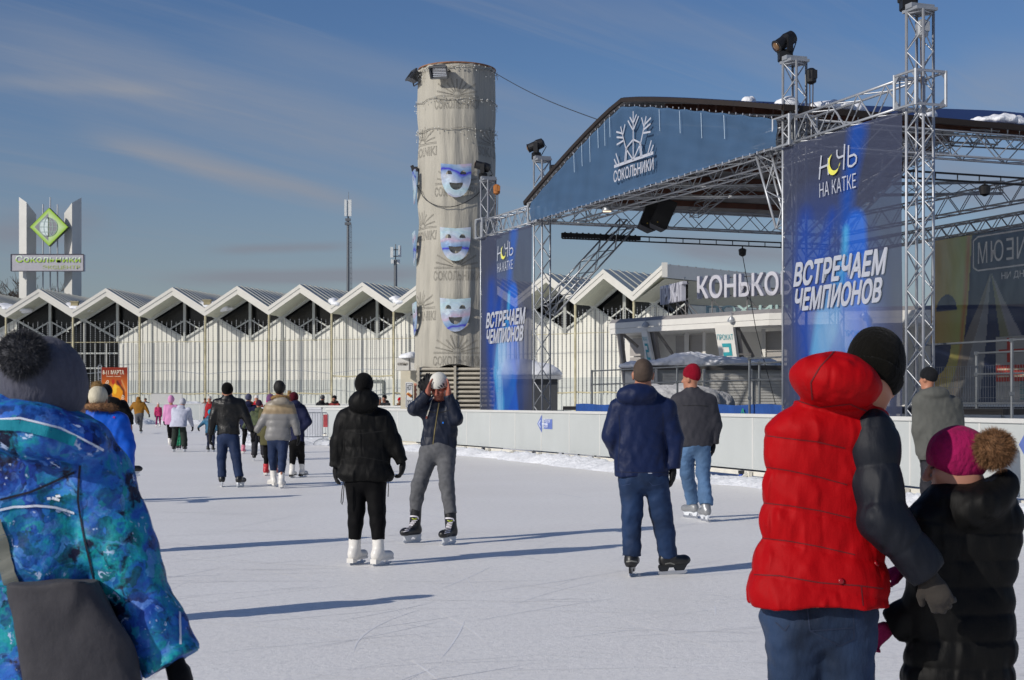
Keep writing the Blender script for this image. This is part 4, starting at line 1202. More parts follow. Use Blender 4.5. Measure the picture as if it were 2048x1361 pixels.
def tower(b, ztop, label, hoist, sleeve=True):
    root = empty("truss_tower", b, label, "truss tower")
    ch, lace = truss_shape((b.x, b.y, 0), (b.x, b.y, ztop), .32, .32, fd * .92 + bn * .39, bay=.34, r=.026, rl=.012)
    for c in ch: c.build("chord", alu, root, smooth=True)
    lace.build("lacing", alu, root, smooth=True)
    R = Matrix.Rotation(math.atan2(fd.y, fd.x), 3, 'Z')
    m = MB(); m.box((b.x, b.y, ztop + .02), (.42, .42, .05), R); m.box((b.x, b.y, ztop + .08), (.18, .46, .08), R); m.build("head_plate", alu_d, root)
    m = MB(); m.box((b.x, b.y, .06), (.7, .7, .08), R); m.build("base_plate", alu_d, root)
    if sleeve:
        m = MB(); q = .30
        cs = [fd * (sx * q) + bn * (sy * q) for sx, sy in ((1, 1), (1, -1), (-1, -1), (-1, 1))]
        for c in cs: m.tube([b + c + Vector((0, 0, ZB - .3)), b + c + Vector((0, 0, ZB + .3))], .028, 7)
        for z in (ZB - .28, ZB + .28):
            for i in range(4): m.tube([b + cs[i] + Vector((0, 0, z)), b + cs[(i + 1) % 4] + Vector((0, 0, z))], .024, 6)
        for i in range(4):
            c0, c1 = b + cs[i], b + cs[(i + 1) % 4]; e2 = (c1 - c0).normalized()
            for base, sgn in ((c0, 1), (c1, -1)):
                for z, dz in ((ZB + .27, -.14), (ZB - .27, .14)):
                    m.poly([base + Vector((0, 0, z)), base + e2 * (.14 * sgn) + Vector((0, 0, z)), base + Vector((0, 0, z + dz))])
        m.build("sleeve_block", alu, root)
    hs = root
    m = MB(); hp = b + fd * hoist[0] + bn * hoist[1] + Vector((0, 0, ztop - .28))
    m.lathe(hp, [(.04, -.16), (.1, -.12), (.11, .1), (.05, .15)], 12); m.box(hp + Vector((.02, 0, .02)), (.16, .2, .16)); h_o = m.build("hoist", {'b': black_m, 'o': orange_m, 'w': alu_d}[hoist[2]], root)
    m = MB()
    for dx in (-.03, .035): m.tube([hp + Vector((dx, 0, -.1)), hp + Vector((dx * .6, 0, -1.2)), Vector((hp.x, hp.y, ZB + .2))], .012, 5)
    m.build("hoist_chain", chain_m, root)
    return root
def moving_head(b, z, aim, label):
    """moving-head spotlight: base box, yoke arms, tilted barrel"""
    root = empty("spotlight", (b.x, b.y, z), label, "spotlight", "moving spotlights on the truss towers")
    m = MB(); m.box((b.x, b.y, z + .1), (.26, .26, .18)); m.build("base", black_m, root, bevel=.015)
    a = Vector(aim).normalized(); s = Vector((-a.y, a.x, 0)).normalized()
    m = MB(); c = Vector((b.x, b.y, z + .40))
    for k in (-1, 1):
        m.bar((c + s * (.17 * k)) - Vector((0, 0, .24)), (c + s * (.17 * k)) + Vector((0, 0, .06)), .05, .13, up=a)
    m.bar(c + s * -.2 - Vector((0, 0, .2)), c + s * .2 - Vector((0, 0, .2)), .1, .07); m.build("yoke", black_m, root, bevel=.012)
    m = MB(); m.lathe(c, [(.04, -.24), (.13, -.2), (.145, -.05), (.125, .04), (.12, .22), (.135, .24), (.115, .25)], 16, axis=a)
    hd = m.build("head", black_m, root, smooth=False)
    m = MB(); m.lathe(c + a * .235, [(.1, 0), (.08, .03), (.01, .045)], 14, axis=a); m.build("lens", lens_m, hd, smooth=True)
    m = MB(); m.tube([c - a * .2, c - a * .3 + Vector((0, 0, -.15)), Vector((b.x + .1, b.y, z + .05))], .012, 5); m.build("power_cable", wire, root)
for b, yt, l, ho, aim in ((T1, 24, "tallest truss tower at the right end of the stage front", (.0, .05, 'w'), (-.75, -.55, -.45)), (T2, 126, "truss tower between the blue gable and the right banner", (.2, .25, 'b'), (-.8, -.35, -.55)),
                          (T3, 322, "truss tower at the low left end of the blue gable", (.2, .25, 'b'), (-.9, .1, -.35)), (T4, 362, "farthest truss tower in front of the wrapped column", (.2, .2, 'o'), (-.95, .1, .3))):
    zt = zat(yt, b.y); tower(b, zt, l, ho)
    hb = b - fd * .18 - bn * .22
    moving_head(hb + bn * .12, zt + .05, aim, "black moving spotlight atop the " + l.replace("truss tower at the right end of the stage front", "truss tower").replace("truss tower between the blue gable and the right banner", "tower left of the right banner"))
V3 = lambda p, z: Vector((p.x, p.y, z))
g_b = "horizontal stage trusses"
truss("truss_beam", V3(T4 + fd * .3, ZB), V3(T3 - fd * .3, ZB), .36, .48, bn, "short box truss bridging the two far left towers", g_b, bay=.36)
truss("truss_beam", V3(T3 + fd * .3, ZB), V3(T2 - fd * .3, ZB), .36, .48, bn, "long box truss running under the blue gable cloth", g_b, bay=.5)
truss("truss_beam", V3(T3 + fd * .3 + bn * 1.0, ZB), V3(T2 - fd * .3 + bn * 1.0, ZB), .36, .48, bn, "inner box truss just behind the beam under the gable cloth", g_b, bay=.5)
truss("truss_beam", V3(T2 + fd * .3, ZB), V3(T1 - fd * .3, ZB), .36, .48, bn, "box truss above the right banner joining the two near towers", g_b, bay=.42)
truss("truss_beam", V3(T3 + bn * .3, ZB - .02), V3(T3b, ZB - .02), .4, .5, fd, "box truss along the left side under the stage roof", g_b, bay=.55)
truss("truss_beam", V3(T2 + bn * .3, ZB - .02), V3(T2b, ZB - .02), .4, .5, fd, "box truss along the right side under the stage roof", g_b, bay=.55)
truss("truss_beam", V3(T3b, ZB - .02), V3(T2b + fd * 3, ZB - .02), .4, .5, bn, "box truss across the back of the stage", g_b, bay=.5)
truss("truss_beam", V3(T3b - bn * .4, ZB - .78), V3(T2b - bn * .4 + fd * 3, ZB - .78), .3, .3, bn, "lower thin truss carrying the stage backdrop", g_b, bay=.3)
for b in (T3b, T2b):
    root = empty("truss_tower", b, "rear truss tower at the %s back corner of the stage" % ("left" if b is T3b else "right"), "truss tower")
    ch, lace = truss_shape((b.x, b.y, 0), (b.x, b.y, ZB + .3), .3, .3, fd, bay=.34, r=.025)
    for c in ch: c.build("chord", alu, root, smooth=True)
    lace.build("lacing", alu, root, smooth=True)
# gable frame and roof
s_pk = .455; PEAK = T3.lerp(T2, s_pk); ZE, ZPK = 7.12, 8.66
ridge0, ridge1 = V3(PEAK - bn * .35, ZPK), V3(PEAK + bn * (DEP + .6), ZPK + .42)
eL0, eL1 = V3(T3 - fd * .45 - bn * .35, ZE - .12), V3(T3b - fd * .45 + bn * .6, ZE - .12)
eR0, eR1 = V3(T2 + fd * .15 - bn * .35, ZE + .02), V3(T2b + fd * .45 + bn * .6, ZE - .1)
roof = empty("stage_roof", V3(PEAK, ZPK), "curved blue metal roof over the stage with brown edge", "roof")
def arc_side(e0, r0, e1, r1, n=9):
    fr, bkk = [], []
    for i in range(n + 1):
        t = i / n; zf = lambda a, b: a.z + (b.z - a.z) * (1 - (1 - t) ** (1.22 if e0 is eL0 else 1.1))
        for lst, a, b in ((fr, e0, r0), (bkk, e1, r1)):
            p = a.lerp(b, t); p.z = zf(a, b); lst.append(p)
    return fr, bkk
fL, bL = arc_side(eL0, ridge0, eL1, ridge1); fR, bR = arc_side(eR0, ridge0, eR1, ridge1)
sheet, under, edge, purl = MB(), MB(), MB(), MB()
U_ = Vector((0, 0, 1))
for f_, b_ in ((fL, bL), (fR, bR)):
    for i in range(len(f_) - 1):
        nsub = 5
        for k in range(nsub):                                     # corrugated top sheet
            for lo, hi, dz0, dz1 in ((k / nsub, (k + .5) / nsub, 0, .035), ((k + .5) / nsub, (k + 1) / nsub, .035, 0)):
                a0, a1 = f_[i].lerp(f_[i + 1], lo), f_[i].lerp(f_[i + 1], hi); c0, c1 = b_[i].lerp(b_[i + 1], lo), b_[i].lerp(b_[i + 1], hi)
                sheet.quad(a0 + U_ * (dz0 + .03), a1 + U_ * (dz1 + .03), c1 + U_ * (dz1 + .03), c0 + U_ * (dz0 + .03))
        under.quad(f_[i] - U_ * .05, b_[i] - U_ * .05, b_[i + 1] - U_ * .05, f_[i + 1] - U_ * .05)
        edge.bar(f_[i], f_[i + 1], .06, .10)
        if i: purl.bar(f_[i] - U_ * .13 + bn * .75, b_[i] - U_ * .13, .09, .15)
    edge.bar(f_[0], b_[0], .06, .12)
sheet.build("roof_sheet", M("roof_blue", "#33406a", rough=.3, metal=.3, var=.1, vs=2, coat=.3), roof)
under.build("ceiling", M("ceiling_sheet", "#8f8c88", rough=.6, var=.35, vs=1.1), roof)
edge.build("edge_board", M("edge_brown", "#20160f", rough=.7, var=.2), roof)
purl.build("purlins", M("purlin_brown", "#5a3626", rough=.7, var=.2), roof)
for (t, s_, sz) in ((.05, .3, .22), (.06, 1.3, .5), (.1, 2.0, .32), (.06, 3.6, .25), (.05, 5.2, .5), (.08, 5.9, .3), (.16, .8, .2), (.3, .5, .16)):
    p = fR[0].lerp(fR[3], t * 3) + bn * s_; f = Field(); f.ell((0, 0, .04), (sz, sz * .8, .13)); f.ell((sz * .5, .1, .06), (sz * .6, sz * .5, .16), k=.08); f.noise(.03, 9, int(s_ * 10)); f.cut((0, 0, -.02), (0, 0, -1))
    o = soft("snow_lump", f, .03, snow, roof); o.location = p - roof.location
m = MB()
for i, (s_, ln) in enumerate([(1.1, .12), (1.25, .2), (1.7, .1), (4.9, .18), (5.3, .25), (5.6, .12), (6.0, .2)]):
    p = fR[0] + bn * s_; m.tube([p + U_ * -.06, p + U_ * (-.06 - ln)], [.018, .003], 5)
m.build("icicles", M("ice_clear", "#dfe8ee", rough=.1, alpha=.6), roof)
# roof trusses: rafters and a ridge beam
def slim(p0, p1, side, label, w=.28, h=.28, name="roof_truss"): return truss(name, p0, p1, w, h, side, label, "slim trusses inside the stage roof", bay=.4, r=.02, rl=.010)
for j, s_ in enumerate((.5, 4.7, 9.0)):
    nm = ("front", "middle", "rear")[j]
    slim(V3(T3 + bn * s_, ZB + .2), V3(PEAK + bn * s_, ZPK - .38), bn, "%s left rafter truss sloping up to the stage roof ridge" % nm)
    slim(V3(T2 + bn * s_, ZB + .2), V3(PEAK + bn * s_, ZPK - .38), bn, "%s right rafter truss sloping up to the stage roof ridge" % nm)
slim(V3(PEAK + bn * .5, ZPK - .6), V3(PEAK + bn * 9, ZPK - .6), fd, "ridge truss running under the top of the stage roof")
slim(V3(T3.lerp(T2, .3) + bn * .5, ZB + .05), V3(T3.lerp(T2, .62) + bn * 9, ZB + .05), fd, "diagonal truss crossing below the stage roof")
# leaning knee braces
def knee(p0, p1, label): return truss("knee_brace", p0, p1, .36, .36, fd + bn * .3, label, "leaning brace trusses", bay=.42, r=.026, rl=.012)
kb = V3(T3 + bn * 2.75, ZB - .25)
knee(V3(T3 + bn * .2 + fd * -.1, 4.0), V3(T3 + bn * 2.6 + fd * .0, ZB - .2), "bright leaning brace truss from left tower up to roof side beam")
knee(V3(T2 - fd * .2, 4.9), V3(T2 - fd * 1.0, ZB - .2), "short steep brace truss left of the right banner")
knee(V3(T2 + bn * .3, 4.4), V3(T2 + bn * 2.6, ZB - .2), "brace truss behind the near end of the right banner")
# lighting pipes
m = MB(); a, b = V3(T3 + bn * .6, ZB - .55), V3(T3b - bn * .3, ZB - .55)
for dz in (0, -.14): m.tube([a + U_ * dz, b + U_ * dz], .022, 6)
for i in range(17): p = a.lerp(b, i / 16); m.tube([p, p - U_ * .14], .014, 4)
o = tag(m.build("lighting_pipe", black_m, None, loc=a), "black double pipe slung below the left roof side truss", "pipe")
m = MB()
p0 = a - U_ * .06
for i in range(26): m.box(p0 + bn * (.09 * i), (.05, .06, .2 if i % 2 else .14))
m.bar(p0, p0 + bn * 2.4, .09, .1); tag(m.build("light_batten", black_m, None, loc=p0), "black ribbed light batten hung at the left end of the pipe", "stage light")
a, b = V3(T2 + bn * .6, ZB - .6), V3(T2b - bn * .3, ZB - .6)
m = MB()
for dz in (0, -.14): m.tube([a + U_ * dz, b + U_ * dz], .022, 6)
for i in range(17): p = a.lerp(b, i / 16); m.tube([p, p - U_ * .14], .014, 4)
tag(m.build("lighting_pipe", black_m, None, loc=a), "black double pipe slung below the right roof side truss", "pipe")
def small_lamp(p, label):
    root = empty("stage_lamp", p, label, "stage light"); m = MB(); m.lathe(p - U_ * .22, [(.03, -.1), (.1, -.06), (.12, .1), (.05, .14)], 12); m.build("body", black_m, root)
    m = MB(); m.tube([p, p - U_ * .1], .02); m.build("clamp", black_m, root)
small_lamp(V3(T3 + bn * 6.3, ZB - .68), "small round black lamp hanging from the left roof pipe")
small_lamp(V3(T2 + bn * 4.5, ZB - .7), "small black lamp under the right roof side near the frame edge")
p = V3(T3 + bn * 6.3, ZB - .95); q = V3(T3 + bn * 7.4, 1.4)
m = MB(); m.tube([p, p.lerp(q, .5) + bn * -.1, q], .012, 4); tag(m.build("power_cable", wire, None, loc=p), "thin black cable dropping from the round stage lamp", "cable")
# speakers
def speaker(px, py, Y, label, rz):
    c = at(px, py, Y); root = empty("loudspeaker", c, label, "loudspeaker", "black loudspeakers hung under the roof")
    R = (Matrix.Rotation(rz, 3, 'Z') @ Matrix.Rotation(math.radians(24), 3, 'Y') @ Matrix.Rotation(math.radians(-8), 3, 'X'))
    m = MB(); w, d, h = .46, .42, .76
    f = [(-w / 2, -d / 2), (w / 2, -d / 2), (w * .36, d / 2), (-w * .36, d / 2)]
    vs = [Vector(c) + R @ Vector((x, y, z)) for z in (-h / 2, h / 2) for x, y in f]
    m.add(vs, [(3, 2, 1, 0), (4, 5, 6, 7)] + [(i, (i + 1) % 4, 4 + (i + 1) % 4, 4 + i) for i in range(4)]); m.build("cabinet", black_m, root, bevel=.02)
    m = MB(); m.quad(*[Vector(c) + R @ Vector((x, -d / 2 - .008, z)) for x, z in ((-w * .44, -h * .46), (w * .44, -h * .46), (w * .44, h * .46), (-w * .44, h * .46))]); m.build("grille", M("speaker_grille", "#1b1b1d", rough=.8, var=.2, vs=60), root)
    m = MB(); m.box(Vector(c) + R @ Vector((-.05, -d / 2 - .014, -h * .38)), (.03, .01, .03)); m.build("badge", M("brass", "#b59a4a", rough=.3, metal=.8), root)
    m = MB(); m.tube([Vector(c) + R @ Vector((0, 0, h / 2)), V3(c, ZB - .2)], .012, 4); m.build("hanger", wire, root)
speaker(1300, 433, 38.3, "left one of the two black loudspeakers hung under the roof", .2)
speaker(1325, 430, 37.6, "right front one of the two black loudspeakers hung under the roof", .0)
m = MB(); p = at(1214, 417, 37.5); m.lathe(p, [(.02, .08), (.1, .02), (.13, -.06), (.11, -.07)], 14)
em = bpy.data.materials.new("lamp_lit"); em.use_nodes = True; em.node_tree.nodes["Principled BSDF"].inputs["Emission Color"].default_value = (1, .72, .45, 1); em.node_tree.nodes["Principled BSDF"].inputs["Emission Strength"].default_value = 1.2
lo = empty("work_lamp", p, "small warm lit work lamp under the stage roof edge", "lamp"); m.build("shade", alu_d, lo)
m = MB(); m.box(p - U_ * .08, (.2, .1, .02)); m.build("lamp_glass", em, lo)

# ------------------------------------------------------------------ printed mesh banners
mesh_m = attr_mat("mesh_banner", .84, transl=.25); gable_m = attr_mat("gable_mesh", .90, transl=.2); back_m = attr_mat("backdrop_mesh", .91, transl=.4)
lett_m = M("print_white", "#a9adb8", rough=.7, var=.03); moon_m = M("print_yellow", "#d8d45a", rough=.7)
# blue gable cloth, pinned along roof edge
G0 = V3(T3 - bn * .30, 0); G1 = V3(T2 - bn * .30 - fd * .15, 0); gl_ = (G1 - G0).length
def gtop(s):
    t = s / gl_; r = .455
    if t < r: q = t / r; return 6.98 + (8.53 - 6.98) * (1 - (1 - q) ** 1.2)
    q = (1 - t) / (1 - r); return 6.98 + (8.53 - 6.98) * (1 - (1 - q) ** 1.09)
gb_ = empty("gable_banner", V3(G0.lerp(G1, .5), 6.5), "blue mesh gable cloth with white snowflake logo on the stage roof", "banner")
nu, nv = 90, 24
Pm = np.zeros((nu, nv, 3)); Uu, Vv = np.meshgrid(np.linspace(0, 1, nu), np.linspace(0, 1, nv), indexing='ij')
for i in range(nu):
    s = gl_ * i / (nu - 1); b = G0 + fd * s; z0 = 6.44 + .04 * math.sin(i * .9) * .3; z1_ = gtop(s) - .03 * abs(math.sin(i * .55))
    for j in range(nv):
        v = j / (nv - 1); bul = .05 * math.sin(math.pi * v) * math.sin(i * .45 + v * 2)
        Pm[i, j] = (b.x - bn.x * (bul + .02), b.y - bn.y * (bul + .02), z0 + (z1_ - z0) * v)
idx = np.arange(nu * nv).reshape(nu, nv)
F = np.stack([idx[:-1, :-1], idx[1:, :-1], idx[1:, 1:], idx[:-1, 1:]], -1).reshape(-1, 4)
go = np_mesh("cloth", (Pm - np.array(gb_.location)).reshape(-1, 3), F, gable_m, gb_)
cc_ = np.ones((nu * nv, 4), np.float32)
str_ = .94 + .06 * np.sin(Uu * 71 + Vv * 9) * np.sin(Uu * 23 - Vv * 14)
edgeb = np.where((Vv < .03) | (Vv > .97), 1.25, 1.0)
cc_[:, :3] = (np.array(hx("#4a6686"))[None, None] * (str_ * edgeb)[..., None]).reshape(-1, 3)
go.data.color_attributes.new("print", 'FLOAT_COLOR', 'POINT').data.foreach_set("color", cc_.ravel())
def GP(s, z, o=.10): p = G0 + fd * s - bn * o; return Vector((p.x, p.y, z))
# snowflake: logo in metres about its base centre
lg = MB(); scx = 6.7; zb_ = 7.12
def gs(pl, w=.042): stroke(lg, [GP(scx + x * 1.12, zb_ + y * .6) for x, y in pl], w, -bn)
gs([(-.95, 0), (.95, 0)], .07)
for sx in (-1, 1):
    gs([(0, .0), (sx * .36, .55), (sx * .0, .80)]); gs([(sx * .36, 0.0), (sx * .0, .8)][:1] + [(sx * .3, .62)]); gs([(sx * .42, 0), (sx * .36, .55)])
    gs([(sx * .36, .55), (sx * .5, 1.05), (sx * .62, 1.5)]); gs([(sx * .5, 1.02), (sx * .82, 1.14)]); gs([(sx * .54, 1.2), (sx * .84, 1.36)]); gs([(sx * .46, .9), (sx * .82, .84)]); gs([(sx * .52, 1.1), (sx * .40, 1.52)])
    gs([(sx * .68, 0), (sx * .86, .5)]); gs([(sx * .80, 0), (sx * .95, .3)])
    gs([(0, 1.15), (sx * .26, 1.62)]); gs([(0, 1.42), (sx * .16, 1.72)])
gs([(0, 0), (0, 1.9)])
lg.build("snowflake_logo", lett_m, gb_)
lg = MB(); lettering(lg, "СОКОЛЬНИКИ", GP(scx - 1.08, zb_ - .38), GP(scx + 1.08, zb_ - .38) - GP(scx - 1.08, zb_ - .38), U_ * .27, fat=.02)
lg.build("lettering", lett_m, gb_)
lg = MB(); r = random.Random(2)
for i in range(46):
    s = gl_ * (i + .5) / 46
    for z_, sz_ in ((gtop(s) + .01, (.014, .014, .04)), (6.42, (.02, .02, .06))):
        lg = MB(); lg.box(GP(s, z_, .04), sz_); lg.build("tie", lett_m, gb_)
lg = MB()
for s, ln in ((3.1, .5), (3.6, .55), (4.1, .65), (4.6, .5), (5.0, .6), (5.3, .5), (8, .5), (9, .5), (10, .55), (11, .5)):
    lg = MB(); lg.tube([GP(s, gtop(s) - .05, .07), GP(s + .04, gtop(s) - .05 - ln, .07)], .007, 4)
    lg.build("frozen_drip", M("frozen_drip", "#9fb4c8", rough=.3), gb_)

def blob(U, V, pts, soft_=.02):
    """soft mask of a fat polyline: pts (u, v, radius)"""
    d = np.full(U.shape, 9.0)
    for (a, b) in zip(pts[:-1], pts[1:]):
        ax, ay, ar = a; bx, by, br_ = b
        ex, ey = bx - ax, by - ay; t = np.clip(((U - ax) * ex + (V - ay) * ey) / (ex * ex + ey * ey + 1e-9), 0, 1)
        d = np.minimum(d, np.hypot(U - ax - t * ex, (V - ay - t * ey)) - (ar + (br_ - ar) * t))
    return np.clip(.5 - d / (2 * soft_), 0, 1)
def banner_print(U, V, asp=2.2):
    u, v = U, V * asp
    base = np.array(hx("#454a5e")); c = np.broadcast_to(base, U.shape + (3,)).copy()
    def lay(m, col, a=1.0):
        c[:] = c * (1 - m * a)[..., None] + np.array(hx(col)) * (m * a)[..., None]
    def B(p, s=.025): return blob(u, v, [(a, b * asp, r) for a, b, r in p], s)
    lay(B([(.22, .72, .05), (.2, .55, .07), (.22, .35, .08), (.3, .1, .09)], .05), "#1c44a0", .9)
    lay(B([(.45, .72, .03), (.34, .58, .045), (.25, .46, .05)], .03), "#1c44a0", .85)
    lay(B([(.66, .97, .07), (.58, .8, .05), (.55, .68, .05)], .04), "#1f52ac", .9)
    lay(B([(.64, .66, .085), (.65, .58, .08), (.6, .45, .12), (.62, .3, .15), (.55, .2, .16), (.68, .02, .08)], .02), "#1f68d6", .95)
    lay(B([(.55, .2, .14), (.36, .03, .1)], .02), "#2c7cd0", .9)
    lay(B([(.56, .66, .02), (.55, .58, .025), (.5, .48, .05), (.4, .36, .10), (.33, .25, .07), (.40, .1, .07), (.42, 0, .05)], .02), "#55c0f2", .98)
    lay(B([(.32, .6, .16), (.45, .45, .26), (.5, .2, .25)], .22), "#2450ac", .7)
    lay(B([(.7, .36, .02), (.78, .2, .05), (.8, .05, .04)], .03), "#26437f", .6)
    lay(B([(.45, .33, .12)] * 2, .12), "#bfe0f4", .45)
    lay(B([(.72, .36, .06)] * 2, .12), "#9fb4e0", .35)
    return c
def tall_banner(A, Bp, ztop_, zbot, label):
    A, Bp = A - bn * .20, Bp - bn * .20
    u = Bp - A; h = ztop_ - zbot; asp = h / u.length
    root = empty("event_banner", V3(A.lerp(Bp, .5), zbot), label, "banner", "blue mesh banners at both stage wings")
    paint_grid("cloth", V3(A, zbot), u, U_ * h, 150, 300, lambda U, V: banner_print(U, V, asp), mesh_m, root, disp=lambda U, V: .014 * np.sin(U * 9 + V * 4) * np.sin(V * 6.3) + .006 * np.sin(U * 31 + 2 * V) * (1 - V) ** 2)
    def P(a, b, o=.03): q = A + u * a - bn * o; return Vector((q.x, q.y, zbot + h * b))
    k = MB()
    lettering(k, "ВСТРЕЧАЕМ", P(.122, .50), P(.875, .50) - P(.122, .50), U_ * (h * .079) + (P(.05, 0) - P(0, 0)) * .5, fat=.045)
    lettering(k, "ЧЕМПИОНОВ", P(.122, .413), P(.845, .413) - P(.122, .413), U_ * (h * .074) + (P(.05, 0) - P(0, 0)) * .5, fat=.045)
    k.build("slogan", lett_m, root)
    k = MB(); n = -bn
    tr_ = lambda a, b: P(.35 + (a - .31) * .92, .852 + (b - .79) * .76)
    def st(pl, w=.011): stroke(k, [tr_(a, b) for a, b in pl], w * u.length * .9, n)
    st([(.33, .895), (.31, .79)]); st([(.395, .875), (.395, .80)]); st([(.31, .84), (.40, .845)])
    st([(.475, .90), (.475, .875), (.49, .862), (.54, .866)]); st([(.545, .915), (.535, .805)])
    st([(.58, .905), (.575, .815), (.61, .81), (.645, .822), (.65, .845), (.63, .858), (.58, .855)])
    V, F = text_flat("НА КАТКЕ", bold=-.004)
    k.add([P(.352 + .305 * x, .790 + .048 * y + .004 * x) for x, y, _ in V], F)
    k.build("event_title", lett_m, root)
    k = MB(); oc = [(.44 + .055 * math.cos(a), .84 + .055 / asp * 1.15 * math.sin(a)) for a in np.linspace(math.radians(100), math.radians(350), 16)]
    ic = [(.458 + .05 * math.cos(a), .852 + .05 / asp * 1.1 * math.sin(a)) for a in np.linspace(math.radians(345), math.radians(112), 16)]
    for i in range(15): k.quad(tr_(*oc[i]), tr_(*oc[i + 1]), tr_(*ic[14 - i]), tr_(*ic[15 - i]))
    k.build("moon", moon_m, root)
tall_banner(V3(T2 - fd * .12, 0), V3(T1 - fd * .22, 0), ZB - .30, .95, "large near blue mesh banner with white slogan and yellow crescent, at right")
tall_banner(V3(T4 - fd * .05, 0), V3(T3 - fd * .25, 0), ZB - .30, .95, "narrow far blue mesh banner with white slogan beside the column")
# backdrop, printed side away: seen through from the front
def back_print(U, V):
    c = np.broadcast_to(np.array(hx("#27304a")), U.shape + (3,)).copy()
    def lay(m, col, a=1.0): c[:] = c * (1 - m * a)[..., None] + np.array(hx(col)) * (m * a)[..., None]
    e = .0 + .16 + .02 * (V - .5)
    e = np.interp(V, [0, .12, .3, .6, 1], [.10, .13, .155, .175, .19])
    y = (U < e).astype(float); lay(y, "#8a8a4a", 1)
    t = np.clip(U / .19, 0, 1)
    c[U < e] = c[U < e] * .0 + (np.array(hx("#a8814a")) * (1 - t)[..., None] + np.array(hx("#93a058")) * t[..., None])[U < e]
    lay(np.clip(1 - np.abs(U - e + .012) / .016, 0, 1), "#a8663e", .9)
    lay((np.hypot((U - .075) / .05, (V - .56) / .10) < 1) & (V > .56), "#27304a", 1)
    lay((np.hypot((U - .02) / .07, (V - .36) / .20) < 1) & (V < .36), "#27304a", 1)
    for dx, col in ((-.17, "#7d7468"), (-.09, "#8c8a86"), (.12, "#84805e"), (.19, "#8f8a88")):
        a = .27 + dx * np.clip((.77 - V) / .77, 0, 1) * 1.0; w_ = .028 * np.clip((.77 - V) / .5, 0, 2)
        lay(((np.abs(U - a) < w_) & (V < .77)).astype(float), col, .8)
    return c
BA = V3(T3b - bn * .42, 0); 
bp0 = at(1884, 0, 40.0); sB = (Vector((bp0.x, bp0.y, 0)) - BA).dot(fd)
B0 = BA + fd * sB; B1 = BA + fd * (sB + 9.0); bz0, bz1 = 1.45, ZB - .98
bdp = empty("stage_backdrop", V3(B0, bz0), "dark blue and olive stage backdrop with mirrored lettering behind the truss", "backdrop")
paint_grid("cloth", V3(B0, bz0), B1 - B0, U_ * (bz1 - bz0), 260, 150, back_print, back_m, bdp, disp=lambda U, V: .05 * np.sin(U * 40 + V * 3) * (1 - V) + .04 * np.sin(U * 11))
grey_pr = M("print_grey_brightened", "#d3d6da", rough=.7)  # brightened colour stands in for light coming through translucent print
def BP(a, b, o=.09): q = B0.lerp(B1, a) - bn * o; return Vector((q.x, q.y, bz0 + (bz1 - bz0) * b))
k = MB(); bl = (B1 - B0).length
stroke(k, [BP(.60, .98), BP(.225, .98), BP(.205, .96), BP(.205, .80), BP(.225, .78), BP(.60, .78)], .04, -bn)
for ch_, a0, a1, mir in (("М", .225, .265, False), ("Ю", .28, .333, False), ("Е", .345, .375, True), ("И", .388, .425, False), ("Н", .437, .47, False)):
    lettering(k, ch_, BP(a0, .82), BP(a1, .82) - BP(a0, .82), U_ * ((bz1 - bz0) * .125), mirror=mir, bold=.0)
lettering(k, "НИ ДНЯ", BP(.325, .705), BP(.435, .705) - BP(.325, .705), U_ * .2, bold=.01)
lettering(k, "СОКОЛЬНИКИ", BP(.42, .495), BP(.56, .495) - BP(.42, .495), U_ * .13, bold=.005)
for i in range(9):
    a = math.radians(12 + 156 * i / 8); c0 = BP(.49, .54); d_ = fd * math.cos(a) + U_ * math.sin(a); stroke(k, [c0 + d_ * .18, c0 + d_ * .62], .035, -bn)
stroke(k, [BP(.42, .535), BP(.56, .535)], .035, -bn)
k.build("lettering", grey_pr, bdp)
k = MB(); k.quad(BP(.30, .0, .08), BP(.52, .0, .08), BP(.52, .38, .08), BP(.30, .38, .08)); k.build("print_panel", M("print_pale", "#9b9a98", rough=.7, var=.06), bdp)
k = MB(); k.quad(BP(.315, .285, .1), BP(.43, .285, .1), BP(.43, .305, .1), BP(.315, .305, .1)); k.quad(BP(.35, .23, .104), BP(.37, .23, .104), BP(.37, .37, .104), BP(.35, .37, .104))
k.quad(BP(.302, .12, .1), BP(.5, .12, .1), BP(.5, .215, .1), BP(.302, .215, .1)); k.build("red_cross", M("print_red", "#a84038", rough=.7, var=.12), bdp)
k = MB(); k.quad(BP(.31, .185, .108), BP(.44, .185, .108), BP(.44, .195, .108), BP(.31, .195, .108)); k.quad(BP(.31, .145, .108), BP(.36, .145, .108), BP(.36, .155, .108), BP(.31, .155, .108))
stroke(k, [BP(.38, .15, .108), BP(.42, .15, .108), BP(.41, .17, .108)], .05, -bn); k.build("arrow_print", M("print_cream", "#b9a890", rough=.7), bdp)
k = MB(); V, F = text_flat("АНИКИ", bold=.01); k.add([BP(.40 - .05 * y * .0 + .045 * (1 - y) - .0, .01 + .11 * x, .1) for x, y, _ in V], F); k.build("side_lettering", M("print_teal", "#4f8a8c", rough=.7), bdp)

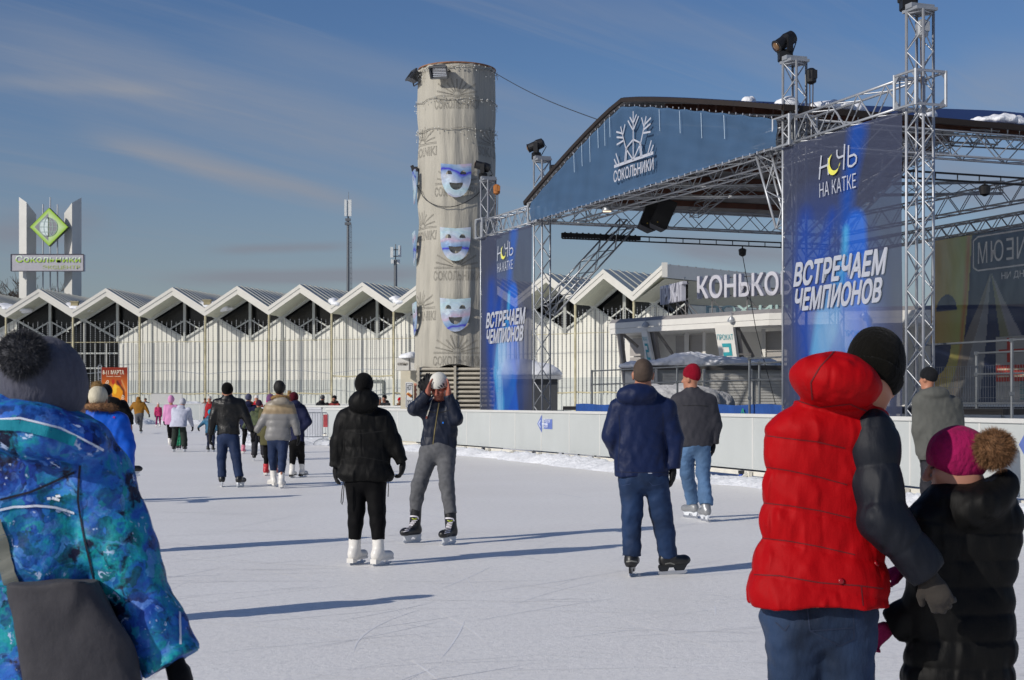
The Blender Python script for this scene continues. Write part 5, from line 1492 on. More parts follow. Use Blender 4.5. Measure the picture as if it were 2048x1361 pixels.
# ------------------------------------------------------------------ stage platform, skirt, scaffold railings
deck_m = M("deck_black", "#1b1a1a", rough=.7, var=.2); tarp_m = M("tarp_blue", "#274f93", rough=.55, var=.1, vs=3, bump=.4, bs=4, st=(1, 1, .5))
steel_m = M("scaffold_steel", "#6f7376", rough=.45, metal=.5, var=.15, vs=6)
DZ = 1.34
F0, F1 = T3 + fd * .3 + bn * .5, T1 + fd * 1.0 + bn * .9
stg = empty("stage_platform", V3(F0.lerp(F1, .5), 0), "black stage deck on trestle legs behind the right boards", "stage")
m = MB(); q = [F0, F1, F1 + bn * 8.0, F0 + bn * 8.0]; m.prism([V3(p, DZ - .1) for p in q], U_ * .1); m.build("deck", deck_m, stg)
n_ = 17
for i in range(n_ + 1):
    p = F0.lerp(F1, i / n_); m = MB(); m.tube([V3(p, 0), V3(p, DZ - .1)], .03, 6); m.build("leg", steel_m, stg)
m = MB()
for i in range(n_):
    a, b = F0.lerp(F1, i / n_), F0.lerp(F1, (i + 1) / n_)
    m.tube([V3(a, DZ - .15), V3(b, .1)], .016, 5); m.tube([V3(a, .1), V3(b, DZ - .15)], .016, 5); m.tube([V3(a, .55), V3(b, .55)], .014, 5)
    m.tube([V3(a + bn * .9, .1), V3(b + bn * .9, DZ - .15)], .016, 5)
m.build("cross_braces", steel_m, stg)
tf0 = (at(1160, 0, 38.0)); 
def on_front(px, off=0.0):
    """point on the stage front line seen at photo column px"""
    k = (px - 1024) / FPX; s = (k * F0.y - F0.x) / (fd.x - k * fd.y); p = F0 + fd * s; return p - bn * off
a, b = on_front(1160), on_front(1600)
m = MB(); nseg = 60
for i in range(nseg):
    p, q = a.lerp(b, i / nseg) - bn * (.12 + .03 * math.sin(i * .8)), a.lerp(b, (i + 1) / nseg) - bn * (.12 + .03 * math.sin((i + 1) * .8))
    m.quad(V3(p, .1), V3(q, .1), V3(q, DZ + .06 + .015 * math.sin((i + 1) * .5)), V3(p, DZ + .06 + .015 * math.sin(i * .5)))
sk = tag(m.build("tarpaulin_skirt", tarp_m, None, loc=V3(a, 0)), "blue tarpaulin hung along the stage front behind the boards", "tarpaulin")
m = MB(); p = on_front(1502, .2); pts_ = [V3(p - fd * .16, 1.0), V3(p, 1.32), V3(p + fd * .16, 1.0)]; stroke(m, pts_, .03, -bn); m.build("green_mark", M("green_mark", "#2f9a62", rough=.6), sk)
def railing(px_list, ztop_, zlow, zb0, off, label, rails=(1.0, .62)):
    ps = [on_front(p, off) for p in px_list]
    root = empty("scaffold_railing", V3(ps[0], zb0), label, "railing")
    for p in ps:
        m = MB(); m.tube([V3(p, zb0), V3(p, ztop_ + .02)], .027, 7); m.box(V3(p, ztop_), (.07, .07, .06)); m.box(V3(p, zb0 + (ztop_ - zb0) * .62), (.07, .07, .06)); m.build("post", steel_m, root)
    for rr_ in rails:
        m = MB(); z = zb0 + (ztop_ - zb0) * rr_; m.tube([V3(ps[0], z), V3(ps[-1], z)], .018, 6); m.build("rail", steel_m, root)
    return root
railing([1160, 1328, 1490, 1560], DZ + .95, 0, DZ, -.35, "grey scaffold railing along the stage front left of the banner")
railing([1520, 1600, 1812], DZ + 1.02, 0, .2, .25, "nearer grey scaffold railing post and rail beside the right banner", rails=(1.0,))
rr2 = railing([1895, 2003, 2090], DZ + .95, 0, DZ, -.6, "dark inner scaffold railing in front of the backdrop")
rr3 = railing([1840, 2034, 2110], DZ + 1.1, 0, .2, .1, "outer scaffold railing with wire mesh at the right edge", rails=(1.0, .55))
m = MB()
pa, pb = on_front(1870, .1), on_front(2100, .1)
for i in range(46): p = pa.lerp(pb, i / 45); m.tube([V3(p, 1.35), V3(p, 2.05)], .0035, 3, cap=False)
for z in np.linspace(1.35, 2.05, 5): m.tube([V3(pa, z), V3(pb, z)], .0035, 3, cap=False)
m.build("wire_mesh", steel_m, rr3)
snow_pile("snow_heap", V3(on_front(1172, -2.6), DZ), 1.55, 1.1, .62, 21, "grey heap of old snow on the stage deck behind the boards")

# ------------------------------------------------------------------ skate rental building
kw = M("kiosk_white", "#d8d6cf", rough=.5, var=.03); kg = M("kiosk_grey", "#9f9b96", rough=.55, var=.06, vs=2, st=(.3, .3, 3)); kroof = M("kiosk_roof", "#8a8785", rough=.6)
ZK = 4.40
def kp(px, z=ZK):
    Y = np.interp(px, [1200, 1219, 1313, 1347, 1538, 1900, 2100], [56.4, 56.2, 53.8, 53.2, 49.6, 47.6, 46.8]); return Vector(((px - 1024) / FPX * Y, Y, z))
rent = empty("rental_building", V3(kp(1500), 0), "low white skate rental building with flat canopy behind the stage", "building")
outl = [kp(x) for x in (1219, 1313, 1347, 1538, 1552, 1900, 2120)]
backl = [V3(p, ZK) + Vector((2.6, 6.0, 0)) for p in outl]
can = MB(); rf_ = MB()
for i in range(len(outl) - 1):
    a, b = outl[i], outl[i + 1]; s_ = .0 if i != 4 else .0
    for z0, z1_, o in ((-.40, -.22, 0), (-.21, .0, .015)):
        can.quad(a + U_ * z0 + Vector((0, -o, 0)), b + U_ * z0 + Vector((0, -o, 0)), b + U_ * z1_ + Vector((0, -o, 0)), a + U_ * z1_ + Vector((0, -o, 0)))
    can.quad(a + U_ * -.40, b + U_ * -.40, backl[i + 1] - U_ * .40, backl[i] - U_ * .40)
    rf_.quad(a + Vector((-.02, .03, .0)), b + Vector((0, .03, .0)), b + Vector((.1, .25, .15)), a + Vector((.1, .25, .15))); rf_.quad(a + Vector((.1, .25, .15)), b + Vector((.1, .25, .15)), backl[i + 1] + U_ * .15, backl[i] + U_ * .15)
can.quad(outl[0] - U_ * .4, outl[0], backl[0], backl[0] - U_ * .4)
can.build("canopy", kw, rent); rf_.build("roof", kroof, rent)
wl_, gp_ = MB(), MB()
def wallpt(px, z): p = kp(px, z); return p + Vector((.65, 1.5, 0))
def wq(mb, x0, x1, z0, z1_, o=0.0): mb.quad(*[wallpt(x, z) + Vector((-.25, -.95, 0)) * o for x, z in ((x0, z0), (x1, z0), (x1, z1_), (x0, z1_))])
wq(wl_, 1222, 2120, -.02, 4.0)
wl_.quad(wallpt(1222, -.02), wallpt(1222, 4.0), wallpt(1222, 4.0) + Vector((2, 5, 0)), wallpt(1222, -.02) + Vector((2, 5, 0)))
wl_.build("wall", kw, rent)
for x0, x1 in ((1232, 1262), (1325, 1343), (1352, 1380), (1508, 1545), (1700, 1740)):
    g = MB()
    for z in np.arange(.3, 3.9, .72): wq(g, x0, x1, z + .03, z + .70, .08)
    g.build("grey_cladding", kg, rent)
for x0, x1 in ((1262, 1268), (1343, 1352), (1380, 1386), (1500, 1508), (1545, 1552)):
    g = MB(); wq(g, x0, x1, 0, 3.98, .16); g.build("pilaster", kw, rent)
g = MB(); wq(g, 1531, 1568, 2.0, 2.85, .12); g.build("window", glass_m, rent)
leg_m = M("leg_grey", "#7d7a78", rough=.5, metal=.3)
for xt, xb in ((1238, 1256), (1306, 1330), (1296, 1318), (1472, 1498), (1462, 1480), (1640, 1670)):
    m = MB(); a, b = kp(xt, ZK - .4) + Vector((.05, .25, 0)), kp(xb, 0) + Vector((.25, 1.0, 0)); m.bar(a, b, .22, .14); m.build("leaning_post", leg_m, rent)
for x0, x1, y0_, y1_ in ((1310, 1338, 662, 710), (1473, 1500, 655, 712), (1240, 1265, 666, 692)):
    m = MB(); a = kp(x0); b = kp(x1); m.tube([Vector((a.x + .1, a.y + .4, zat(y0_, a.y))), Vector((b.x + .3, b.y + 1.2, zat(y1_, b.y)))], .06, 6); m.build("strut", leg_m, rent)
m = MB(); p = kp(1485, zat(708, 50.5)); m.box(p + Vector((.1, .5, 0)), (.5, .3, .06)); m.box(p + Vector((.1, .5, -.14)), (.5, .3, .05)); m.build("small_shelf", leg_m, rent)
teal = M("teal_print", "#2f96a0", rough=.5)
def rent_sign(tl, tr, brp, blp, label):
    ps = [kp(x) + Vector((0, -.12 + (y - 650) * .003, 0)) for x, y in (tl, tr, brp, blp)]
    ps = [Vector((p.x, p.y, zat(y, p.y))) for p, (x, y) in zip(ps, (tl, tr, brp, blp))]
    A_, B_, C_, D_ = ps; n = (B_ - A_).cross(D_ - A_).normalized(); n = n if n.y < 0 else -n
    root = empty("hire_sign", D_, label, "sign", "leaning white and teal hire signs")
    m = MB(); m.prism([A_, B_, C_, D_], -n * .12); m.build("panel", kw, root)
    def P(u, v): return A_.lerp(B_, u).lerp(D_.lerp(C_, u), v) + n * .02
    k = MB(); Vt, Ft = text_flat("ПРОКАТ"); k.add([P(.06 + .9 * x, .34 - .13 * y) for x, y, _ in Vt], Ft)
    for pl in ([(.28, .42), (.78, .42), (.78, .50), (.28, .50)], [(.64, .5), (.78, .5), (.78, .62), (.64, .62)], [(.28, .62), (.78, .62), (.78, .70), (.28, .70)], [(.28, .70), (.42, .70), (.42, .86), (.28, .86)], [(.28, .86), (.8, .86), (.8, .94), (.28, .94)]):
        k.quad(*[P(a, b) for a, b in pl])
    k.build("lettering", teal, root)
rent_sign((1281, 661), (1293, 661), (1306, 724), (1293, 724), "narrow leaning hire sign with teal 2, left of the snowy cabin roof")
rent_sign((1428, 651), (1464, 650), (1478, 738), (1444, 738), "wide leaning hire sign with teal 2 under the canopy, left of the banner")
rent_sign((1676, 640), (1730, 640), (1748, 738), (1700, 738), "leaning hire sign with teal 2 showing through the right banner")
# roof letters
def roof_letters(word, a, b, h, label, depth=.16, mat=kw):
    root = empty("roof_lettering", a, label, "lettering")
    u = (b - a); k = MB(); lettering(k, word, a, u, U_ * h, depth=depth, fat=.025); k.build("letters", mat, root)
    n = u.cross(U_).normalized(); n = n if n.y < 0 else -n
    m = MB()
    for t in (.12, .5, .88):
        p = a + u * t; m.tube([p - n * .05, V3(p, ZK + .15) - n * .05], .022, 5); m.tube([p - n * .05, V3(p + u.normalized() * .3, ZK + .15) - n * .4], .02, 5); m.tube([p - n * .05, V3(p - u.normalized() * .3, ZK + .15) - n * .4], .02, 5)
    for z in (.08 * h, .9 * h): m.tube([a - n * .08 + U_ * z, b - n * .08 + U_ * z], .02, 5)
    m.build("support", leg_m, root)
ya, yb = 53.4, 50.2
roof_letters("КОНЬКОВ", at(1401, 598, ya), at(1590, 589, yb), .78, "big white letters КОНЬКОВ on the canopy roof", mat=M("letter_white", "#bcbcc4", rough=.5))
roof_letters("ПРОКАТ", at(1329, 610, 55.2), at(1374, 601, 52.6), .66, "white letters ПРОКАТ seen at a slant on the canopy roof", mat=M("letter_white", "#bcbcc4", rough=.5))
roof_letters("ПОХ ИЦ", at(1414, 634, 56.5), at(1580, 632, 55.0), .40, "mint green outlined letters behind the canopy edge", depth=.08, mat=M("mint", "#9fb9b2", rough=.5))
for px in (1290, 1461, 1725):
    p = kp(px, ZK - .12) + Vector((0, -.2, 0)); root = empty("canopy_lamp", p, {1290: "small lamp at the left end of the canopy edge", 1461: "small silver lamp on the canopy edge under the letters", 1725: "small lamp on the canopy seen through the right banner"}[px], "lamp", "lamps on the canopy edge")
    m = MB(); m.lathe(p, [(.02, .09), (.1, .02), (.15, -.06), (.13, -.08)], 12, axis=(-.2, -.5, .8)); m.build("shade", alu_d, root)
    m = MB(); m.tube([p + U_ * .1, p + Vector((0, .1, .25)), p + Vector((0, .25, .2))], .015, 5); m.build("arm", alu_d, root)

# grey cabin with snow on its roof
cab_m = M("cabin_grey", "#b3b2ae", rough=.6, var=.06, vs=2); cab_l = M("cabin_light", "#b5b5b3", rough=.5)
ZC_ = 2.46; ca, cb_, cd_ = at(1310, 0, 45.6), at(1690, 0, 45.8), at(1252, 0, 48.2)
ca.z = cb_.z = cd_.z = 0
cab = empty("grey_cabin", ca, "grey cabin with roller shutters and a snow-covered flat roof", "cabin")
bk2 = cd_ - ca; m = MB(); m.prism([ca, cb_, cb_ + bk2, cd_], U_ * ZC_); m.build("wall", cab_m, cab)
m = MB(); m.prism([ca + Vector((-.15, -.12, ZC_ - .02)), cb_ + Vector((.1, -.12, ZC_ - .02)), cb_ + bk2 + U_ * (ZC_ - .02), cd_ + Vector((-.15, 0, ZC_ - .02))], U_ * .13); m.build("roof", M("cabin_roof", "#4a4846", rough=.7), cab)
for px0, px1 in ((1325, 1405), (1410, 1500), (1505, 1570)):
    a, b = at(px0, 0, 45.55), at(px1, 0, 45.6); m = MB()
    for i in range(22):
        z = .5 + i * .085; m.bar(Vector((a.x, a.y, z)), Vector((b.x, b.y, z)), .02, .07)
    m.build("roller_shutter", M("shutter", "#b5b4af", rough=.5, var=.05), cab)
for px in (1312, 1408, 1502, 1572):
    a = at(px, 0, 45.5); m = MB(); m.bar(Vector((a.x, a.y, 0)), Vector((a.x, a.y, ZC_)), .08, .08); m.build("corner_post", cab_l, cab)
m = MB(); m.quad(*[Vector((p.x - .03, p.y - .02, z)) for p, z in ((cd_, .1), (ca, .1), (ca, 2.5), (cd_, 2.5))]); m.build("side_panel", cab_l, cab)
f = Field()
for i, (x, y, rx, h_) in enumerate(((.4, 1.1, 1.0, .25), (1.3, 1.0, 1.1, .5), (2.2, 1.2, .9, .38), (2.9, 1.0, .8, .26), (3.4, 1.1, .6, .18), (-.3, 1.5, .7, .18))): f.ell((x, y, 0), (rx, 1.0, h_ * .8), k=.15)
f.noise(.05, 5, 3); f.noise(.02, 18, 4); f.cut((0, 0, -.03), (0, 0, -1))
o = soft("roof_snow", f, .05, snow, cab); o.location = Vector((0, 0, ZC_ + .11))
# dark stall with snow cap behind the far banner
st0 = at(1072, 0, 61); st0.z = 0
sr = empty("dark_stall", st0, "dark stall with a thick snow cap behind the far banner", "stall")
m = MB(); m.box((st0.x, st0.y, 1.2), (1.7, 1.6, 2.4)); m.box((st0.x - 1.1, st0.y, 1.2), (.5, 1.4, 2.4)); m.build("body", M("stall_dark", "#3b3e42", rough=.6, var=.15), sr)
m = MB(); m.box((st0.x - .2, st0.y - .1, 2.45), (2.4, 1.9, .14)); m.build("roof", M("stall_roof", "#8d9094", rough=.6), sr)
f = Field(); f.ell((0, 0, 0), (1.3, .95, .6)); f.ell((-.5, 0, .1), (.9, .9, .6), k=.2); f.noise(.05, 4, 9); f.cut((0, 0, 0), (0, 0, -1)); o = soft("roof_snow", f, .05, snow, sr); o.location = Vector((-.2, -.1, 2.52))
# hot dog kiosk
kx = at(815, 0, 53); kx.z = 0
hd = empty("food_kiosk", kx, "cream hot dog kiosk with boxed sign, tucked beside the column", "kiosk")
cream = M("kiosk_cream", "#d9d2bd", rough=.6, var=.06)
m = MB(); m.box((kx.x + .4, kx.y + .9, 1.35), (1.3, 1.6, 2.7)); m.build("body", cream, hd)
a = at(793.5, 716, 52); b = at(833, 741, 52)
m = MB(); m.box(((a.x + b.x) / 2, 52.4, (a.z + b.z) / 2), (b.x - a.x, .8, a.z - b.z)); sb = m.build("sign_box", kw, hd)
m = MB(); c = at(818.5, 729, 51.99); m.box((c.x, 51.99, (a.z + b.z) / 2), (.03, .03, a.z - b.z)); m.build("box_edge", leg_m, sb)
m = MB(); lettering(m, "кофейня", at(795, 733, 51.98), (.34, 0, 0), (0, 0, .16), bold=.02); m.build("lettering", M("sign_brown", "#54493a", rough=.6), sb)
f = Field(); f.ell((0, 0, 0), (.36, .5, .18)); f.ell((.12, 0, .06), (.2, .4, .14), k=.08); f.noise(.02, 9, 2); f.cut((0, 0, -.03), (0, 0, -1)); o = soft("roof_snow", f, .03, snow, hd); o.location = at(818, 716, 52.3) - hd.location
a = at(811, 765, 52.0); b = at(826, 816, 52.0)
m = MB(); m.box(((a.x + b.x) / 2, 52.03, (a.z + b.z) / 2), (b.x - a.x, .05, a.z - b.z)); hp_ = m.build("menu_board", M("menu_white", "#e2e4e6", rough=.5), hd)
w_ = b.x - a.x; k = MB()
def HP(u, v, o=.004): return Vector((a.x + w_ * u, 52.0 - o, b.z + (a.z - b.z) * v))
lettering(k, "HOT", HP(.22, .68), (w_ * .58, 0, 0), (0, 0, .2), bold=.02); lettering(k, "DOG", HP(.22, .08), (w_ * .58, 0, 0), (0, 0, .2), bold=.02)
stroke(k, [HP(.08, .03), HP(.92, .03), HP(.92, .95), HP(.08, .95), HP(.08, .03)], .012, (0, -1, 0)); k.build("lettering", M("menu_grey", "#4a4c52", rough=.6), hp_)
f = Field()
R3 = 0.55
f.cone((-.055, 0, .045), (.045, 0, -.03), .035, .035, k=.01); f.cone((-.035, 0, .075), (.07, 0, .0), .035, .035, k=.01); f.noise(.002, 30, 1)
o = soft("hot_dog_picture", f, .008, M("bun", "#d9a44e", rough=.5), hp_); o.location = HP(.48, .48, .0) - hd.location
m = MB(); p = HP(.48, .49, .045); m.tube([p + Vector((-.06, 0, .055)), p + Vector((.07, 0, -.03))], .022, 8); m.build("sausage", M("sausage_red", "#a5342a", rough=.4), hp_)
m = MB(); p = at(831, 790, 52.2); m.box(p, (.1, .05, .8)); m.build("side_strip", M("salmon", "#cf8a76", rough=.6), hd)

# poster at far left
Yo = 103.0
pa, pb = at(203, 737, Yo), at(255, 737, Yo); pz0 = .3; ph = zat(735, Yo) - pz0
pos = empty("event_poster", Vector(((pa.x + pb.x) / 2, Yo, 0)), "orange festival poster on a truss frame by the pavilion entrance", "poster")
def poster_fn(U, V):
    c = np.broadcast_to(np.array(hx("#c9681f")), U.shape + (3,)).copy()
    def lay(m, col, a=1.0): c[:] = c * (1 - m * a)[..., None] + np.array(hx(col)) * (m * a)[..., None]
    lay(np.clip((V - .62) / .3, 0, 1), "#7d2418", .95); lay(np.clip((.25 - V) / .3, 0, 1), "#7a2a18", .9)
    lay(np.clip(1 - np.hypot((U - .25) / .5, (V - .55) / .18), 0, 1), "#e0a03a", .9)
    lay(np.hypot((U - .60) / .2, (V - .53) / .13) < 1, "#e8a51e"); lay(np.hypot((U - .66) / .2, (V - .48) / .12) < 1, "#d98a1a", .8); lay(np.hypot((U - .52) / .07, (V - .58) / .1) < 1, "#f2c83a", .8)
    lay(np.hypot((U - .45) / .06, (V - .72) / .05) < 1, "#b33018"); lay(np.hypot((U - .68) / .1, (V - .70) / .06) < 1, "#a03a20"); lay(blob(U, V, [(.6, .72, .03), (.85, .55, .03), (.86, .46, .04)]), "#4a1a1e", .9)
    lay(blob(U, V, [(.78, .74, .015), (.93, .55, .012)]), "#c9a06a", .9); lay(blob(U, V, [(.25, .42, .03), (.5, .33, .05)]), "#eab04a", .9); lay(blob(U, V, [(.55, .3, .05), (.7, .27, .04)]), "#5a2018", .8)
    return c
paint_grid("print", (pa.x, Yo, pz0), (pb.x - pa.x, 0, 0), (0, 0, ph), 60, 90, poster_fn, attr_mat("poster_print", 1.0), pos)
k = MB(); W = pb.x - pa.x
def PP(u, v, o=.02): return Vector((pa.x + W * u, Yo - o, pz0 + ph * v))
lettering(k, "8-11 МАРТА", PP(.05, .86), (W * .82, 0, 0), (0, 0, ph * .085), bold=.02)
lettering(k, "Выставка - ярмарка", PP(.2, .81), (W * .55, 0, 0), (0, 0, ph * .025), bold=.02)
lettering(k, "МИР", PP(.1, .55), (W * .23, 0, ph * .15), (-W * .09, 0, ph * .06), bold=.03); lettering(k, "КАМНЯ"[-3:], PP(.75, .24), (W * .16, 0, ph * .19), (-W * .1, 0, ph * .04), bold=.03)
k.build("lettering", M("poster_cream", "#ece2c8", rough=.6), pos)
m = MB()
for x in (pa.x - .25, pa.x - .02, pb.x + .05): m.tube([(x, Yo + .1, 0), (x, Yo + .1, pz0 + ph + .1)], .035, 5)
for i in range(9): z = .4 + i * .45; m.tube([(pa.x - .25, Yo + .1, z), (pa.x - .02, Yo + .1, z)], .025, 4)
m.build("frame", alu, pos)
# fence panel and snow heaps behind the far boards
m = MB(); a, b = at(303, 0, 107), at(364, 0, 107); m.box(((a.x + b.x) / 2, 107, 1.62), (b.x - a.x, .06, .85)); fp = empty("white_hoarding", Vector(((a.x + b.x) / 2, 107, 0)), "white hoarding on a mesh fence beyond the far boards", "hoarding"); m.build("sheet", white_rail, fp)
m = MB()
for i in range(9): x = a.x + (b.x - a.x) * i / 8; m.tube([(x, 107.05, 0), (x, 107.05, 2.1)], .02, 5)
for z in (.3, 1.1, 2.05): m.tube([(a.x, 107.05, z), (b.x, 107.05, z)], .02, 5)
m.build("fence_frame", galv, fp)
for x, Y, rx, h_, sd in ((283, 104, 1.6, 1.5, 31), (262, 103, 1.4, 1.1, 32), (385, 106, 2.2, 1.5, 33), (255, 99, 2.0, .5, 35)):
    p = at(x, 0, Y); p.z = 0; snow_pile("snow_mound", p, rx, rx * .8, h_, sd)
# ------------------------------------------------------------------ people: builder
from mathutils.bvhtree import BVHTree
def cloth(name, col, **kw):
    d = dict(rough=.7, var=.10, vs=5, bump=.15, bs=26, bump2=.12, bs2=8, st2=(1, 1, .55), spec=.22, sheen=.04, crease=(.5, 6.5, (1.2, 1.2, .75))); d.update(kw); return M(name, col, **d)
def puff(name, col, **kw):
    d = dict(rough=.6, var=.06, vs=4, bump=.10, bs=30, st=(1.4, 1.4, .5), bump2=.10, bs2=9, st2=(1.8, 1.8, .45), spec=.28, crease=(.6, 8, (1.7, 1.7, .55))); d.update(kw); return M(name, col, **d)
def knit(name, col, **kw):
    d = dict(rough=.9, var=.14, vs=30, bump=.9, bs=75, st=(1, 1, .5), spec=.08, sheen=.05); d.update(kw); return M(name, col, **d)
skin_m = M("skin", "#a8735a", rough=.5, var=.07, vs=12, bump=.08, bs=60, spec=.4); skin_red = M("skin_flushed", "#9c5a48", rough=.5, var=.12, vs=14, bump=.1, bs=70)
skin_c = M("skin_child", "#ab7862", rough=.5, var=.05, vs=10)
denim_m = cloth("denim", "#23344e", var=.65, vs=5, bump=.4, bs=60, st=(1, 1, .35)); denim_l = cloth("denim_light", "#4d6a8c", var=.32, vs=4, bump=.4, bs=60, st=(1, 1, .4)); denim_d = cloth("denim_dark", "#1b2a48", var=.25, vs=4)
black_c = cloth("black_cloth", "#0c0c0d", var=.12, spec=.12); black_l = cloth("black_leggings", "#08080a", spec=.1, var=.1, bump2=.15); black_p = puff("black_puffer", "#0b0b0b", spec=.16); glove_b = cloth("black_glove", "#101012")
steel_b = M("blade_steel", "#c9ccd2", rough=.2, metal=1.0); white_boot = M("white_boot", "#d9d6d0", rough=.4, var=.05, vs=9, bump=.15, bs=20); white_plastic = M("white_plastic", "#cfd3d8", rough=.35); black_boot = M("black_boot", "#161618", rough=.4, var=.2, vs=9); grey_boot = M("grey_boot", "#8e9092", rough=.35, metal=.3); dark_holder = M("dark_holder", "#202124", rough=.3)
def vec(*a): return np.array(a, float)
UPv = vec(0, 0, 1)
def hand_prims(f, w, d, n, s=1.0, curl=.5, side=1, fr=.0095, sp=1.0, flat=.020, curls=None):
    """palm, four unequal bent fingers and a thumb: w wrist, d pointing to the fingers, n the way the palm faces"""
    d = nrm(np.array(d, float)); n = np.array(n, float); n = nrm(n - d * (n @ d)); x = np.cross(d, n) * side
    R = np.stack([x, d, n], 1); w = np.array(w, float)
    f.cone(w - d * .01 * s, w + d * .03 * s, .027 * s, .030 * s, k=.012)
    f.ell(w + d * .055 * s, vec(.042, .052, flat) * s, R, k=.012)
    for i in range(4):
        c = curl if curls is None else curls[i]
        b = w + d * (.092 - .006 * abs(i - 1)) * s + x * (.030 - .0205 * i) * s * sp
        L = (.068, .078, .072, .055)[i] * s; spread = x * (.10 - .07 * i) * sp
        d1 = nrm(d * math.cos(c * .7) + n * math.sin(c * .7) + spread); d2 = nrm(d * math.cos(c * 1.7) + n * math.sin(c * 1.7) + spread); d3 = nrm(d * math.cos(c * 2.4) + n * math.sin(c * 2.4) + spread)
        p1 = b + d1 * L * .45; p2 = p1 + d2 * L * .32; p3 = p2 + d3 * L * .23; r = fr * s * (1, 1.04, 1, .88)[i]
        f.cone(b - d * .012 * s, p1, r * 1.12, r, k=.005); f.cone(p1, p2, r, r * .93, k=.003); f.cone(p2, p3, r * .93, r * .8, k=.003)
    t0 = w + d * .022 * s + x * .030 * s; td = nrm(d * .72 + x * .62 + n * .3); td2 = nrm(d * .93 + x * .25 + n * .35)
    t1 = t0 + td * .042 * s; f.cone(t0, t1, fr * 1.5 * s, fr * 1.2 * s, k=.012); f.cone(t1, t1 + td2 * .032 * s, fr * 1.2 * s, fr * .95 * s, k=.003)
def head_prims(f, H, R, s, ears=True):
    P = lambda x, y, z: H + R @ vec(x, y, z) * s
    f.ell(P(0, -.012, .03), vec(.076, .097, .095) * s, R, k=.02); f.ell(P(0, .028, -.052), vec(.062, .070, .074) * s, R, k=.03)
    f.ell(P(0, .072, -.098), vec(.026, .022, .020) * s, R, k=.03); f.ell(P(0, .078, .034), vec(.058, .020, .014) * s, R, k=.02)
    for q in (-1, 1):
        f.ell(P(q * .037, .064, -.022), vec(.028, .026, .026) * s, R, k=.02)
        if ears: f.ell(P(q * .078, -.008, -.012), vec(.011, .026, .034) * s, R, k=.008); f.ell(P(q * .086, -.012, .002), vec(.007, .018, .020) * s, R, k=.006)
        f.ell(P(q * .013, .112, -.034), vec(.011, .012, .009) * s, R, k=.008)
    f.cone(P(0, .094, .02), P(0, .122, -.028), .010 * s, .0145 * s, k=.012)
    f.ell(P(0, .092, -.060), vec(.024, .012, .007) * s, R, k=.006); f.ell(P(0, .090, -.073), vec(.021, .012, .008) * s, R, k=.006)
    for q in (-1, 1): f.hole(P(q * .032, .104, .010), vec(.019, .019, .011) * s)
def skate(root, A, knee, hd, kind, s, lift, h):
    """boot, sole, holder and blade under ankle point A"""
    th = math.radians(hd); hv = vec(math.sin(th), math.cos(th), 0); sv = vec(hv[1], -hv[0], 0)
    fig = kind in ("figure", "pink", "red", "figblack")
    mat = {"figure": white_boot, "pink": M("pink_boot", "#c9788a", rough=.4, var=.3, vs=18), "red": M("red_boot", "#a8242c", rough=.4, var=.35, vs=14), "hockey": black_boot, "dark": black_boot, "grey": grey_boot, "figblack": white_boot}[kind]
    zb = lift + (.055 if fig else .078) * s
    sh = nrm(np.array(knee) - A); f = Field(); g = vec(A[0], A[1], 0)
    top = A + sh * ((.10 if fig else .09) * s)
    f.cone(top, g + UPv * (zb + .085 * s), .060 * s, .056 * s, k=.03, flat_a=True)
    f.ell(g - hv * .035 * s + UPv * (zb + .045 * s), vec(.046, .05, .06) * s, np.stack([sv, hv, UPv], 1), k=.03)
    f.cone(g - hv * .02 * s + UPv * (zb + .045 * s), g + hv * .15 * s + UPv * (zb + .036 * s), .046 * s, .042 * s, k=.03)
    f.ell(g + hv * .165 * s + UPv * (zb + .034 * s), vec(.043, .05, .038) * s, np.stack([sv, hv, UPv], 1), k=.02)
    f.cut((g + UPv * zb), (0, 0, -1)); f.noise(.0025, 28, 3)
    o = soft("skate", f, max(.007, min(h, .014)), mat, root)
    def side(pts, w, off=0.0):
        m = MB(); a = [Vector(g + hv * (u * s) + sv * (off - w / 2) + UPv * z) + root.location for u, z in pts]; m.prism(a, Vector(sv * w)); return m
    if fig:
        m = side([(-.085, zb + .012 * s), (-.085, zb - .03 * s), (-.02, zb - .03 * s), (.0, zb - .008 * s), (.19, zb - .008 * s), (.20, zb + .012 * s)], .07 * s); m.build("sole", white_boot if kind != "figblack" else black_boot, o)
        m = side([(-.09, lift + .012), (-.075, lift), (.16, lift), (.205, lift + .012), (.20, lift + .028), (-.09, lift + .024)], .006)
        for u in (-.06, .12): m.add(*(lambda q: (q.v, q.f))(side([(u - .015, lift + .02), (u + .02, lift + .02), (u + .03, zb - .006), (u - .02, zb - (.02 if u < 0 else .006))], .014)))
        m.build("blade", steel_b, o)
    else:
        hold = dark_holder if kind == "dark" else white_plastic
        m = side([(-.085, zb + .006), (-.09, zb - .012 * s), (-.075, lift + .03 * s), (-.01, lift + .03 * s), (.005, zb - .02 * s), (.06, zb - .02 * s), (.075, lift + .03 * s), (.15, lift + .03 * s), (.175, zb - .012 * s), (.19, zb + .006)], .022 * s)
        m.build("blade_holder", hold, o)
        m = side([(-.10, lift + .018), (-.07, lift), (.16, lift), (.19, lift + .02), (.17, lift + .032 * s), (-.09, lift + .032 * s)], .008); m.build("blade", hold if kind == "hockey" else steel_b, o)
    return o
def drape_hit(ob, tree, px, py):
    d = Vector(((px - 1024) / FPX, 1, (HORZ - py) / FPX)).normalized(); o = Vector((0, 0, CAMH)) - root_of(ob).location
    return tree.ray_cast(o, d)
def bvh(ob):
    me = ob.data
    return BVHTree.FromPolygons([v.co for v in me.vertices], [tuple(p.vertices) for p in me.polygons])
